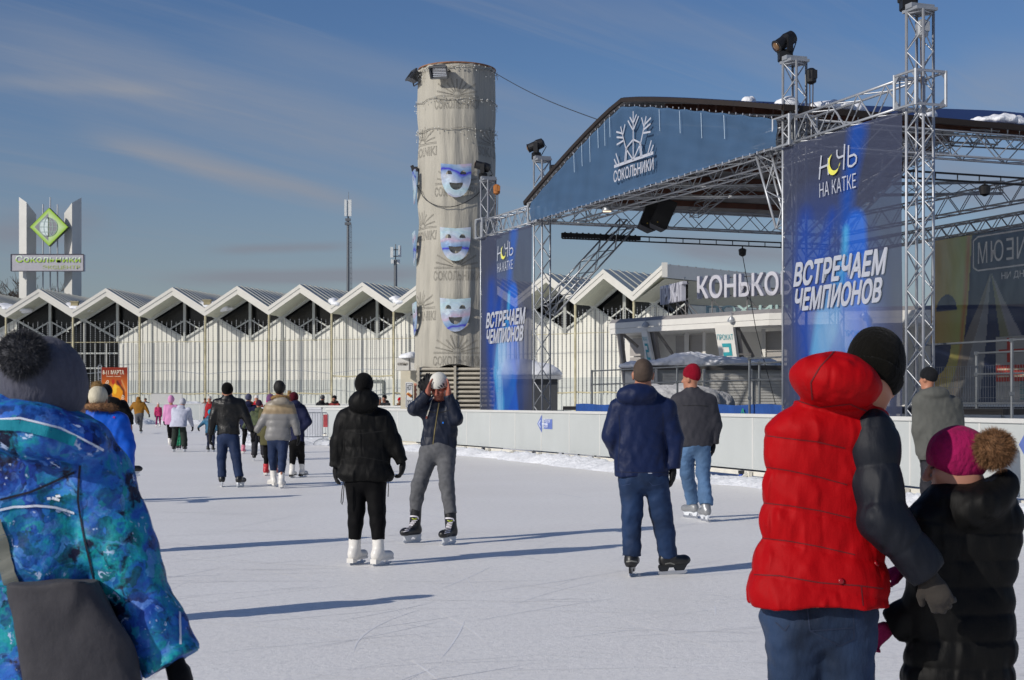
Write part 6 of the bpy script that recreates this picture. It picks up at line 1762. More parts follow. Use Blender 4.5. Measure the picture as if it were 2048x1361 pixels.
def seam(name, ob, lines, w, mat, lift=.002, parent=None, step=3.0):
    """thin strip sewn onto a garment along lines given as seen in the photo"""
    if len(lines) > 1: return [seam(name, ob, [ln], w, mat, lift, parent, step) for ln in lines]
    t = bvh(ob); m = MB(); off = root_of(ob).location
    for ln in lines:
        pts = []
        for (x0, y0), (x1, y1) in zip(ln[:-1], ln[1:]):
            n = max(1, int(math.hypot(x1 - x0, y1 - y0) / step))
            pts += [(x0 + (x1 - x0) * i / n, y0 + (y1 - y0) * i / n) for i in range(n)]
        pts.append(ln[-1]); hit = [drape_hit(ob, t, *p) for p in pts]
        hit = [(q[0] + off, q[1]) for q in hit if q[0] is not None]
        for (a, na), (b, nb) in zip(hit[:-1], hit[1:]):
            if (a - b).length > .12 or (b - a).length < 1e-5: continue
            n = (na + nb).normalized(); s = (b - a).normalized().cross(n) * (w / 2); l = n * lift
            m.quad(a - s + l, b - s + l, b + s + l, a + s + l)
    return m.build(name, mat, parent or ob) if m.f else None
def patch(name, ob, V, F, fn, mat, lift=.002, parent=None):
    """flat artwork laid onto a garment: fn maps artwork coordinates to the photo"""
    t = bvh(ob); off = root_of(ob).location; m = MB(); vs = []
    for p in V:
        q = drape_hit(ob, t, *fn(p[0], p[1]))
        if q[0] is None: return None
        vs.append(q[0] + off + q[1] * lift)
    m.add(vs, F); return m.build(name, mat, parent or ob)

def build_person(loc, J, S, label):
    """J joints in metres from the feet, S clothes. Root is the body itself; clothes, hat, hair and skates are its parts."""
    h = S['h']; s = S.get('s', 1.0); fa = math.radians(S['fa']); fv = vec(math.sin(fa), math.cos(fa), 0); rv = vec(fv[1], -fv[0], 0)
    pit = math.radians(S.get('pitch', 0)); up = UPv * math.cos(pit) + fv * math.sin(pit); ff = fv * math.cos(pit) - UPv * math.sin(pit)
    rol = math.radians(S.get('roll', 0)); rr = rv * math.cos(rol) + up * math.sin(rol); up = np.cross(rr, ff)
    R = np.stack([rr, ff, up], 1); H = J['head']; rows = J['rows']; arms, legs = J['arms'], J['legs']; ar, lr = S['ar'], S['lr']
    yaw = S.get('yaw', 0.0)
    # body
    f = Field(); hs = S.get('hs', s)
    head_prims(f, H, R, hs, S.get('ears', True))
    nb = J['neck']; f.cone(H + R @ vec(0, -.02, -.07) * hs, nb, .054 * hs, .060 * hs, k=.03)
    zt = rows[-1][0] if rows[-1][0] > rows[0][0] else rows[0][0]
    f.loft([(z, cx, cy, max(.05, hx_ - .045), max(.05, hy - .045)) for z, cx, cy, hx_, hy in rows], yaw, k=.05)
    for i, a in enumerate(arms):
        f.cone(a[0], a[1], ar[0] * .62, ar[1] * .62, k=.04); f.cone(a[1], a[2], ar[1] * .6, .026 * s, k=.02)
        if S.get('bare') or S.get('glove') is None:
            hp = S['hand'][i]; hand_prims(f, a[2], hp[0], hp[1], s, hp[2] if len(hp) > 2 else .5, hp[3] if len(hp) > 3 else 1, sp=hp[4] if len(hp) > 4 else 1.0)
    for l in legs:
        f.cone(l[0], l[1], lr[0] * .62, lr[1] * .62, k=.02); f.cone(l[1], l[2], lr[1] * .6, .022 * s, k=.01)
    pel = (legs[0][0] + legs[1][0]) / 2; f.ell(pel, vec(lr[0] * 1.4, lr[0] * .85, lr[0] * .8), k=.05)
    for l, (hd, lift) in zip(legs, J['foot']):
        th = math.radians(hd); g = l[2]; q = vec(g[0], g[1], lift + .125 * s)
        f.cone(g, q, .024 * s, .024 * s, k=.01); f.cone(q, vec(g[0] + math.sin(th) * .11 * s, g[1] + math.cos(th) * .11 * s, lift + .108 * s), .024 * s, .018 * s, k=.01)
    V, Q = f.mesh(S.get('hb', h)); body = np_mesh("person", V, Q, S.get('skin', skin_m), None, loc)
    tag(body, label, "person", S.get('group'))
    out = {'body': body, 'R': R, 'H': H}
    # trousers
    if S.get('trousers'):
        f = Field(); w = lr
        f.ell(pel + UPv * .03, vec(np.linalg.norm(legs[0][0] - legs[1][0]) / 2 + w[0] * .95, w[0] * 1.25, w[0] * 1.35), k=.03)
        for l in legs:
            f.cone(l[0], l[1], w[0], w[1], k=.035); e = l[2]
            f.cone(l[1], l[1] + (e - l[1]) * .45, w[1], (w[1] + w[2]) / 2 * S.get('calf', 1.02), k=.03)
            f.cone(l[1] + (e - l[1]) * .45, e, (w[1] + w[2]) / 2 * S.get('calf', 1.02), w[2], k=.02, flat_b=True)
        if S.get('tz'): f.cut(pel + UPv * S['tz'], UPv)
        f.noise(S.get('tw', .006), S.get('tf', 15), 5, (.7, .7, 1.3)); 
        if S.get('tw', .006) > .004: f.noise(S.get('tw', .006) * .5, 33, 6, (.6, .6, 1.2))
        out['trousers'] = soft("trousers", f, h, S['trousers'], body)
    # jacket
    if S.get('jacket'):
        jq = S.get('jq'); f = Field()
        f.loft(rows, yaw, k=.05, quilt=jq, p=S.get('p', 2.3))
        sep = S.get('sleeve'); fs_ = []
        for a in arms:
            g = Field() if sep else f
            aq = S.get('aq')
            if S.get('vest') and not sep: continue
            g.cone(a[0], a[1], ar[0], ar[1], k=.06, quilt=aq); g.cone(a[1], a[2], ar[1], ar[2], k=.02, flat_b=True, quilt=aq)
            if sep:
                g.noise(S.get('jw', .006), 18, 8)
                if S.get('fold'): g.noise(S['fold'], 30, 11, (1, 1, .5))
            fs_.append(g)
        if J.get('collar') is not None:
            c0, c1, r0, r1 = J['collar']; f.cone(c0, c1, r0, r1, k=.03, flat_b=True)
        if J.get('hood') is not None:
            hc, hr, hR = J['hood']
            f.ell(hc, hr, hR, k=.022)
        if S.get('fold'): f.noise(S['fold'], 26, 9, (1.2, 1.2, .28)); f.noise(S['fold'] * .7, 15, 19, (1.1, .6, .5))
        for (c_, r_, R_) in J.get('extra', []): f.ell(c_, r_, R_, k=.05)
        f.noise(S.get('jw', .006), S.get('jf', 14), 2, (1, 1, .8)); f.noise(S.get('jw', .006) * .5, 36, 4, (1, 1, .7))
        out['jacket'] = soft("jacket", f, h, S['jacket'], body)
        if sep:
            for g in fs_: out.setdefault('sleeves', []).append(soft("sleeve", g, h, sep, body))
    # gloves
    if S.get('glove') is not None and not S.get('bare'):
        for i, a in enumerate(arms):
            f = Field(); hp = S['hand'][i]
            hand_prims(f, a[2] + nrm(np.array(hp[0], float)) * .01, hp[0], hp[1], s * 1.05, hp[2] if len(hp) > 2 else .5, hp[3] if len(hp) > 3 else 1, fr=.0125 if h < .02 else .017, flat=.024, sp=1.0 if h < .02 else .9)
            out.setdefault('gloves', []).append(soft("glove", f, min(h, .014), S['glove'], body))
    # hat
    ht = S.get('hat')
    if ht:
        e = S.get('hat_r', 1.0) * hs; f = Field(); hz = S.get('hat_up', 0.0)
        f.ell(H + R @ vec(0, -.012, .044 + hz) * hs, vec(.093, .114, .110 + hz) * e, R)
        if S.get('hat_peak'): f.ell(H + R @ vec(0, -.04, .13) * hs, vec(.05, .05, .05) * e, R, k=.05)
        tl = S.get('hat_tilt', .36); f.cut(H + R @ vec(0, 0, S.get('hat_z', .004)) * hs, R @ vec(0, tl, -1)); f.noise(.003, 22, 3)
        out['hat'] = soft("hat", f, min(h, .012), ht, body)
        if S.get('cuff'):
            f = Field(); f.ell(H + R @ vec(0, -.012, .030) * hs, vec(.101, .122, .112) * e, R)
            f.cut(H + R @ vec(0, 0, S.get('hat_z', .004) - .004) * hs, R @ vec(0, tl, -1)); f.cut(H + R @ vec(0, 0, S.get('hat_z', .004) + .05) * hs, R @ vec(0, -tl, 1)); f.noise(.002, 30, 4)
            soft("hat_cuff", f, min(h, .012), S['cuff'], out['hat'])
        if S.get('pom'):
            pm, pr, pos = S['pom']; pc = J['pom'] if J.get('pom') is not None else H + R @ (vec(*pos) * hs)
            f = Field(); f.ell(pc, vec(pr, pr, pr) * .72); f.noise(.004, 40, 2)
            po = soft("pompom", f, min(h, .014), pm, out['hat'])
            P_, N_ = ball_pts(pc, vec(pr, pr, pr) * .8); fur("fur", P_, N_, S.get('pomn', 700), pr * S.get('poml', .5), pm, po, wid=max(.0008, h * .10), seed=4, droop=.12)
    if S.get('hair'):
        f = Field(); f.ell(H + R @ vec(0, -.016, .034) * hs, vec(.081, .100, .097) * hs, R); f.ell(H + R @ vec(0, -.05, -.01) * hs, vec(.070, .055, .075) * hs, R, k=.03)
        f.cut(H + R @ vec(0, .055, .035) * hs, R @ vec(0, .8, -.5)); f.cut(H + R @ vec(0, -.03, S.get('hair_z', -.07)) * hs, R @ vec(0, .25, -1)); f.noise(.002, 50, 2)
        f.hole(H + R @ vec(.088, .0, -.015) * hs, vec(.02, .03, .045)); f.hole(H + R @ vec(-.088, .0, -.015) * hs, vec(.02, .03, .045))
        out['hair'] = soft("hair", f, min(h, .009), S['hair'], body)
    # fur round the hood
    if S.get('furcol'):
        fm, fc, fr_, fth = S['furcol']; r = np.random.default_rng(5); n = 500
        a = r.uniform(0, 6.283, n); b = r.uniform(0, 6.283, n)
        fc = np.array(fc); cx = np.cos(a); cy = np.sin(a)
        N_ = np.stack([cx * np.cos(b), cy * np.cos(b), np.sin(b)], 1)
        P_ = fc + np.stack([cx * fr_[0], cy * fr_[1], -cy * (fv[1]) * fr_[2]], 1) + N_ * fth * .6
        f = Field()
        for k in range(14):
            t0, t1 = 6.283 * k / 14, 6.283 * (k + 1) / 14; g = lambda t: fc + vec(math.cos(t) * fr_[0], math.sin(t) * fr_[1], -math.sin(t) * fv[1] * fr_[2])
            f.cone(g(t0), g(t1), fth * .8, fth * .8, k=.01)
        f.noise(.006, 30, 3); co = soft("fur_collar", f, min(h, .016), fm, body); fur("fur", P_, N_, 1500 if h < .015 else 500, fth * 1.1, fm, co, wid=max(.0012, h * .14), seed=8)
    # eyes, brows, mouth when the face shows
    if S.get('face'):
        for q in (-1, 1):
            f = Field(); f.ell(H + R @ vec(q * .032, .0885, .008) * hs, vec(.013, .009, .0045) * hs, R); soft("eye", f, .003, M("eye_dark", "#3a2a22", rough=.3), body)
            f = Field(); f.cone(H + R @ vec(q * .016, .101, .030) * hs, H + R @ vec(q * .052, .088, .034) * hs, .0055, .004); soft("eyebrow", f, .004, M("brow", "#4a342a", rough=.9), body)
        f = Field(); f.cone(H + R @ vec(-.02, .100, -.0665) * hs, H + R @ vec(.02, .100, -.0665) * hs, .0035, .0035); soft("mouth", f, .003, M("mouth_dark", "#6d302a", rough=.6), body)
    # skates
    if S.get('skate'):
        for l, (hd, lift) in zip(legs, J['foot']): out.setdefault('skates', []).append(skate(body, l[2], l[1], hd, S['skate'], s, lift, h))
    return out

def px_person(Y, label, head, rows, arms, legs, feet, neck=None, hood=None, collar=None, dr=.62, headdy=0.0, rdy=0.0, pompx=None, lift=(0, 0), **S):
    """joints read off the photo (pixel x, pixel y, metres further away), feet (bottom row, heading)"""
    depth = lambda yb: FPX * CAMH / (yb - HORZ)
    gx = sum(l[2][0] for l in legs) / len(legs)
    loc = Vector(((gx - 1024) / FPX * Y, Y, 0)); o = np.array(loc)
    def W(p, base=0.0): q = at(p[0], p[1], Y + base + (p[2] if len(p) > 2 else 0)); return np.array(q) - o
    J = {'head': W(head, headdy)}
    J['neck'] = W(neck) if neck else W((head[0], rows[0][0]), headdy * .5)
    rr = []
    for r in rows:
        y, xl, xr = r[:3]; dy = rdy + (r[3] if len(r) > 3 else 0); a, b = W((xl, y), dy), W((xr, y), dy); hw = (b[0] - a[0]) / 2
        rr.append((a[2], (a[0] + b[0]) / 2, dy, hw, min(hw * (r[4] if len(r) > 4 else dr), .30)))
    J['rows'] = sorted(rr)
    J['arms'] = [[W(p) for p in a] for a in arms]
    L, ft = [], []
    for l, fb, lf in zip(legs, feet, lift):
        d = (depth(fb[0]) - Y) if fb[0] else 0.0
        if lf: d = fb[2] if len(fb) > 2 else 0.0
        k = [W(l[0]), W(l[1], d * .5), W(l[2], d)]
        L.append(k); ft.append((fb[1], lf))
    J['legs'], J['foot'] = L, ft
    if pompx is not None: J['pom'] = W(pompx)
    if hood: 
        x, y, rx, rz, dy = hood[:5]; k = Y / FPX; rot = math.radians(hood[5]) if len(hood) > 5 else 0.0
        Rm = np.array([[math.cos(rot), 0, math.sin(rot)], [0, 1, 0], [-math.sin(rot), 0, math.cos(rot)]])
        J['hood'] = (W((x, y, dy)), vec(rx * k, (hood[6] if len(hood) > 6 else .11), rz * k), Rm)
    for ex in S.pop('extra', []):
        k = Y / FPX; J.setdefault('extra', []).append((W((ex[0], ex[1], ex[2])), vec(ex[3] * k, ex[4], ex[5] * k), None))
    if collar: a, b, r0, r1 = collar; J['collar'] = (W(a), W(b), r0, r1)
    if 'furpx' in S:
        fm, p, r3, th = S.pop('furpx'); S['furcol'] = (fm, W(p), r3, th)
    S.setdefault('h', max(.0075, min(.022, Y * .00078)))
    S.setdefault('hand', [(nrm(a[2] - a[1]) + vec(0, 0, -.4), vec(-1 if i else 1, .3, 0), .55, 1 if i else -1) for i, a in enumerate(J['arms'])])
    S.setdefault('glove', glove_b)
    S.setdefault('tw', .006)
    return build_person(loc, J, S, label)

def far_person(x, Y, Hh, label, fa=0, lean=0.0, stance=.13, arm=(.10, .10), gap=(0, 0), wd=1.0, hemz=.47, jl=None, heads=(0, 0), bend=0.0, stride=0.0, ground=None, **S):
    """small figure further off: proportions from its height, posed by a few numbers"""
    s = Hh / 1.75; loc = Vector(((x - 1024) / FPX * Y, Y, 0))
    a = math.radians(fa); fv = vec(math.sin(a), math.cos(a), 0); rv = vec(fv[1], -fv[0], 0)
    b = bend; tz = .92 * s; tl = .50 * s
    def tor(t, sd=0.0, fw=0.0): return UPv * (tz + tl * t * math.cos(b)) + fv * (tl * t * math.sin(b) + fw) + rv * sd + vec(lean * t, 0, 0)
    neck = tor(1.08); head = neck + UPv * (.155 * s * math.cos(b * .8)) + fv * (.155 * s * math.sin(b * .8) + .015)
    rows = []
    nrow = 7
    for i in range(nrow):
        t = -hemz * .6 + (1.06 + hemz * .6) * i / (nrow - 1); c = tor(t); w = np.interp(t, [-.4, 0, .3, .75, .95, 1.06], [.215, .205, .195, .225, .17, .085]) * s * wd
        rows.append((c[2], c[0], c[1], w, w * .66))
    if abs(b) > .5: rows = [(r[0], r[1], r[2], r[3], r[4] * 1.25) for r in rows]
    arms = []
    for i, q in enumerate((-1, 1)):
        sh = tor(.90, q * .185 * s * wd); out = arm[i]; fw = gap[i]
        el = sh + UPv * (-.27 * s * math.cos(out)) + rv * (q * .27 * s * math.sin(out)) + fv * fw * .4; wr = el + UPv * (-.24 * s * math.cos(out * 1.2)) + rv * (q * .24 * s * math.sin(out * 1.1)) + fv * fw
        arms.append([sh, el, wr])
    legs, foot = [], []
    for i, q in enumerate((-1, 1)):
        hip = UPv * tz + rv * (q * .092 * s); sg = stride * q
        an = UPv * .16 * s + rv * (q * stance * s) + fv * sg; kn = (hip + an) / 2 + fv * .04 + UPv * .02
        lf = 0.0
        if stride and q < 0 and S.get('kick'): an = an + UPv * S['kick'] - fv * .1; lf = S['kick']
        legs.append([hip, kn, an]); foot.append((fa + heads[i], lf))
    J = dict(head=head, neck=neck, rows=rows, arms=arms, legs=legs, foot=foot)
    if S.get('hoodon'):
        J['hood'] = (head + UPv * .015 * s - fv * .01, vec(.115, .125, .135) * s, None)
    elif S.get('hooddown', True):
        J['hood'] = (neck - fv * .10 * s + UPv * .01, vec(.13, .07, .08) * s, None)
    S.setdefault('ar', (.078 * s * wd, .068 * s * wd, .052 * s)); S.setdefault('lr', (.095 * s, .072 * s, .060 * s)); S['fa'] = fa
    S.setdefault('pitch', math.degrees(b) * .7); S['s'] = s; S.setdefault('hs', max(s, .82)); S.setdefault('h', max(.012, min(.024, Y * .0006)))
    S['hand'] = [(vec(0, 0, -1) + fv * .3, -rv * q, .6, q) for q in (-1, 1)]; S.setdefault('glove', glove_b); S.setdefault('hat_r', 1.02)
    if 'fur_m' in S: S['furcol'] = (S.pop('fur_m'), neck + UPv * .03 * s - fv * .02, (.115 * s, .10 * s, .02), .035 * s)
    return build_person(loc, J, S, label)
# ------------------------------------------------------------------ the people, near to far
navy_p = puff("navy_sleeve", "#0d121c"); red_p = puff("red_puffer", "#a0030b", spec=.12, rough=.65); blue_j = cloth("blue_jacket", "#0d1c40", rough=.55); grey_j = cloth("charcoal_jacket", "#34343a"); navy_q = puff("navy_quilt", "#141b2c", rough=.5)
greyj2 = cloth("grey_ski_jacket", "#535450"); grey_tr = cloth("grey_sweatpants", "#58595c", var=.16, vs=26); dark_tr = cloth("dark_trousers", "#24242a")
brown_fur = M("brown_fur", "#7a583a", rough=.9, var=.45, vs=60); grey_fur = M("grey_fur", "#3f4045", rough=.9, var=.35, vs=40); tan_fur = M("tan_fur", "#84683f", rough=.9, var=.4, vs=60)
fine_line = M("white_piping", "#cfd6e4", rough=.4); zip_m = M("zip_brass", "#8d7f58", rough=.35, metal=.6); thread = M("seam_thread", "#0d0e12", rough=.8); stitch = M("stitch", "#26395c", rough=.8)

def camo_mat():
    m = bpy.data.materials.new("blue_camo"); m.use_nodes = True
    nt = m.node_tree; L = nt.links; p = nt.nodes["Principled BSDF"]; p.inputs["Roughness"].default_value = .55; p.inputs["Specular IOR Level"].default_value = .3
    t = nd(nt, "ShaderNodeTexCoord")
    wv = nd(nt, "ShaderNodeTexNoise"); wv.inputs["Scale"].default_value = 16; wv.inputs["Detail"].default_value = 3; L.new(t.outputs["Object"], wv.inputs["Vector"])
    mx = nd(nt, "ShaderNodeMix", data_type='RGBA'); mx.blend_type = 'ADD'; mx.inputs["Factor"].default_value = .13
    L.new(t.outputs["Object"], mx.inputs["A"]); L.new(wv.outputs["Color"], mx.inputs["B"])
    def vor(sc, rnd=1.0):
        v = nd(nt, "ShaderNodeTexVoronoi"); v.inputs["Scale"].default_value = sc; v.inputs["Randomness"].default_value = rnd; L.new(mx.outputs["Result"], v.inputs["Vector"]); return v
    def ramp(v, stops, con=True):
        r = nd(nt, "ShaderNodeValToRGB"); r.color_ramp.interpolation = 'CONSTANT' if con else 'LINEAR'; e = r.color_ramp.elements
        e[0].position = stops[0][0]; e[0].color = hx(stops[0][1]) + (1,); e[1].position = stops[1][0]; e[1].color = hx(stops[1][1]) + (1,)
        for ps, c in stops[2:]: q = e.new(ps); q.color = hx(c) + (1,)
        L.new(v, r.inputs[0]); return r.outputs[0]
    def noi(sc, det=4):
        n = nd(nt, "ShaderNodeTexNoise"); n.inputs["Scale"].default_value = sc; n.inputs["Detail"].default_value = det; n.inputs["Roughness"].default_value = .65; L.new(mx.outputs["Result"], n.inputs["Vector"]); return n.outputs[0]
    big = ramp(noi(5.0, 5), ((0, "#0d1c50"), (.36, "#143488"), (.45, "#2560b4"), (.52, "#1680a4"), (.58, "#109a9c"), (.66, "#123a80")), False)
    cell = vor(34); s = nd(nt, "ShaderNodeSeparateColor"); L.new(cell.outputs["Color"], s.inputs[0])
    cl = ramp(s.outputs[0], ((0, "#0c1236"), (.2, "#173c98"), (.42, "#2c66c0"), (.62, "#5c86cc"), (.78, "#12204e"), (.9, "#16808e")))
    a = nd(nt, "ShaderNodeMix", data_type='RGBA'); f1 = nd(nt, "ShaderNodeMapRange"); f1.inputs["From Min"].default_value = .40; f1.inputs["From Max"].default_value = .62; f1.inputs["To Max"].default_value = .7
    L.new(noi(13), f1.inputs["Value"]); L.new(f1.outputs[0], a.inputs["Factor"]); L.new(big, a.inputs["A"]); L.new(cl, a.inputs["B"])
    dk = nd(nt, "ShaderNodeMapRange"); dk.inputs["From Min"].default_value = .54; dk.inputs["From Max"].default_value = .62; L.new(noi(9, 6), dk.inputs["Value"])
    b = nd(nt, "ShaderNodeMix", data_type='RGBA'); L.new(dk.outputs[0], b.inputs["Factor"]); L.new(a.outputs["Result"], b.inputs["A"]); b.inputs["B"].default_value = hx("#0b1030") + (1,)
    wh = nd(nt, "ShaderNodeMapRange"); wh.inputs["From Min"].default_value = .63; wh.inputs["From Max"].default_value = .67; L.new(noi(22, 3), wh.inputs["Value"])
    c = nd(nt, "ShaderNodeMix", data_type='RGBA'); L.new(wh.outputs[0], c.inputs["Factor"]); L.new(b.outputs["Result"], c.inputs["A"]); c.inputs["B"].default_value = hx("#aebfe0") + (1,)
    L.new(c.outputs["Result"], p.inputs["Base Color"])
    n2 = nd(nt, "ShaderNodeTexNoise"); n2.inputs["Scale"].default_value = 9; n2.inputs["Detail"].default_value = 5; L.new(t.outputs["Object"], n2.inputs["Vector"])
    bp = nd(nt, "ShaderNodeBump"); bp.inputs["Strength"].default_value = .5; bp.inputs["Distance"].default_value = .05; L.new(n2.outputs[0], bp.inputs["Height"]); L.new(bp.outputs[0], p.inputs["Normal"])
    return m
camo = camo_mat()

# 1 --- child-sized skier in blue camouflage, far left foreground
grey_knit = knit("grey_knit", "#50515c", vs=60); bib_m = cloth("grey_overalls", "#3e3d41", var=.08, vs=30); teal_c = cloth("teal_lining", "#0f7f92")
def person_camo():
    S = dict(fa=12, hs=1.12, s=.95, ar=(.094, .092, .078), lr=(.15, .12, .1), trousers=camo, jacket=camo, hat=grey_knit, hat_z=-.10, hat_tilt=.10, hat_r=1.06, fold=.006, ears=False, pomn=9000, poml=.34, aq=(.16, .008, .3), jw=.009, jf=13, skate="hockey", h=.0085, dr=.66, glove=black_c)
    S['pom'] = (grey_fur, .078, (0, 0, 0))
    o = px_person(4.0, "person in blue camouflage jacket and grey pompom hat, large at the left edge", (93, 806), [(838, 0, 165), (868, -50, 188), (905, -92, 200), (960, -108, 200), (1060, -104, 192), (1175, -98, 196)],
        [[(-85, 930), (-150, 1110), (-165, 1300)], [(184, 940), (246, 1114), (348, 1322, -.03)]], [[(-10, 1340), (-15, 1600), (-20, 1830)], [(170, 1340), (185, 1600), (190, 1830)]], [(1892, 0), (1892, 10)],
        hood=(78, 866, 142, 66, -.07, 12, .15), pompx=(46, 710, -.13), **S)
    b = o['body']; loc = np.array(b.location)
    f = Field(); rr = []
    for y, xl, xr in ((1168, -100, 194), (1235, -106, 232), (1300, -112, 264), (1365, -112, 288), (1480, -112, 296)):
        a, c = np.array(at(xl, y, 4.0)) - loc, np.array(at(xr, y, 4.0)) - loc; rr.append((a[2], (a[0] + c[0]) / 2, -.012, (c[0] - a[0]) / 2, .17))
    f.loft([(z, cx - .012, cy, hx_ * .93, hy) for z, cx, cy, hx_, hy in rr], 0, p=2.3); f.noise(.010, 9, 12, (1, 1, .6))
    soft("snowsuit_lower", f, .0085, camo, b)
    f = Field(); rr = []                                          # grey bag hanging from a strap
    bl_ = at(150, 1300, 3.86); bl_.z = 0; bo = np.array(bl_)
    for y, xl, xr in ((1168, 26, 186), (1200, 24, 206), (1245, 26, 234), (1300, 28, 262), (1365, 30, 284), (1450, 34, 290), (1500, 40, 286)):
        a, c = np.array(at(xl, y, 3.86)) - bo, np.array(at(xr, y, 3.86)) - bo; rr.append((a[2], (a[0] + c[0]) / 2, 0.0, (c[0] - a[0]) / 2, .075))
    f.loft(rr, .12, p=3.0); f.noise(.012, 8, 21, (1.2, .4, .5)); f.noise(.004, 24, 22, (1, 1, .6))
    bag = tag(soft("shoulder_bag", f, .008, bib_m, None, bl_), "grey cloth bag hanging on the back of the blue camouflage jacket", "bag")
    seam("strap", o['jacket'], [[(-8, 1040), (4, 1090), (24, 1168)]], .040, M("strap_grey", "#5c5f58", rough=.6), .008, bag)
    seam("piping", o['jacket'], [[(0, 1021), (30, 1014), (70, 1012), (110, 1016), (150, 1026)], [(-20, 842), (40, 838), (120, 858), (205, 900)], [(358, 1225), (360, 1290)]], .006, fine_line, .004)
    seam("panel_seam", o['jacket'], [[(160, 930), (156, 1000), (170, 1080), (190, 1165)], [(0, 1000), (60, 985), (150, 945)]], .006, M("seam_navy", "#0a0f28", rough=.8), .003)
    seam("lining", o['jacket'], [[(-30, 850), (40, 852), (100, 866), (150, 884)]], .028, teal_c, .006)
    seam("logo", o['jacket'], [[(94, 998), (101, 997)], [(104, 996), (120, 1000)], [(112, 992), (122, 991)]], .007, M("logo_white", "#e8ecf2", rough=.4), .004)
person_camo()

# 2 --- man in the red quilted waistcoat
def man_red():
    bean = knit("black_beanie", "#100f0c", vs=40); glv = cloth("grey_ski_glove", "#37332f", var=.12)
    o = px_person(5.4, "person in red quilted jacket with navy sleeves and black beanie, bending over a child", (1749, 748), [(806, 1600, 1745), (826, 1572, 1768), (852, 1540, 1776), (900, 1532, 1768), (950, 1530, 1757), (1020, 1526, 1757), (1090, 1517, 1762), (1140, 1508, 1767, 0, .68), (1180, 1500, 1769, 0, .75), (1206, 1497, 1769, 0, .78)],
        [[(1594, 875, .05), (1584, 1000, .20), (1640, 1110, .36)], [(1742, 872, -.05), (1766, 1035, -.13), (1858, 1148, -.13)]], [[(1588, 1240), (1594, 1420), (1600, 1560)], [(1688, 1240), (1690, 1420), (1694, 1560)]], [(1610, 0), (1610, 25)],
        neck=(1712, 812), hood=(1672, 764, 92, 54, -.08, 11, .14), fa=30, pitch=40, ears=False, hs=1.06, headdy=.02, ar=(.092, .084, .066), lr=(.115, .09, .075), trousers=denim_m, jacket=red_p, sleeve=navy_p, jq=(.124, .010, .588, 1.6), aq=(.135, .011, .1), jw=.005, fold=.0025, hair=M("dark_hair", "#0c0a0a", rough=.7, var=.3, vs=30, bump=.5, bs=40, st=(1, 1, .2)), hair_z=-.075,
        hat=bean, hat_z=-.055, hat_r=1.07, hat_tilt=.18, cuff=bean, skate="dark", h=.0075, glove=glv, calf=1.05, tw=.007, dr=.56, p=2.5,
        hand=[(vec(.6, .6, -.4), vec(0, .5, -1), .6, -1), (vec(.42, -.05, -1), vec(.35, 1, .1), .75, -1)])
    j, t = o['jacket'], o['trousers']
    seam("quilt_stitch", j, [[(1533, 872), (1580, 878), (1634, 884), (1690, 897)], [(1529, 934), (1580, 942), (1640, 955), (1694, 970)], [(1525, 1006), (1580, 1012), (1640, 1022), (1700, 1036)], [(1519, 1076), (1580, 1083), (1640, 1094), (1710, 1110)]], .0035, M("red_seam", "#5c0810", rough=.8), .001)
    seam("hem_seam", j, [[(1508, 1150), (1560, 1152), (1640, 1166), (1720, 1172), (1766, 1178)], [(1722, 1172), (1726, 1212)]], .004, M("red_seam", "#5c0810", rough=.8), .0015)
    seam("hood_seam", j, [[(1668, 704), (1640, 735), (1622, 765), (1625, 800)], [(1590, 800), (1640, 815), (1700, 808), (1748, 830)]], .005, M("red_seam", "#5c0810", rough=.8), .002)
    m = MB(); tr = bvh(j)
    for px, py in ((1682, 1163), (1752, 1128)):
        q = drape_hit(j, tr, px, py)
        if q[0] is not None: m.lathe(q[0] + j.parent.location, [(.010, .002), (.012, .005), (.006, .007)], 12, axis=q[1])
    if m.f: m.build("snap_button", M("snap_red", "#8a0c16", rough=.3), j, smooth=True)
    seam("pocket_stitch", t, [[(1614, 1214), (1620, 1262), (1680, 1292), (1708, 1278), (1706, 1214)], [(1620, 1262), (1706, 1256)], [(1552, 1245), (1570, 1262), (1578, 1250)]], .005, M("stitch_tan", "#1b2942", rough=.8), .002)
    return o
man_red()

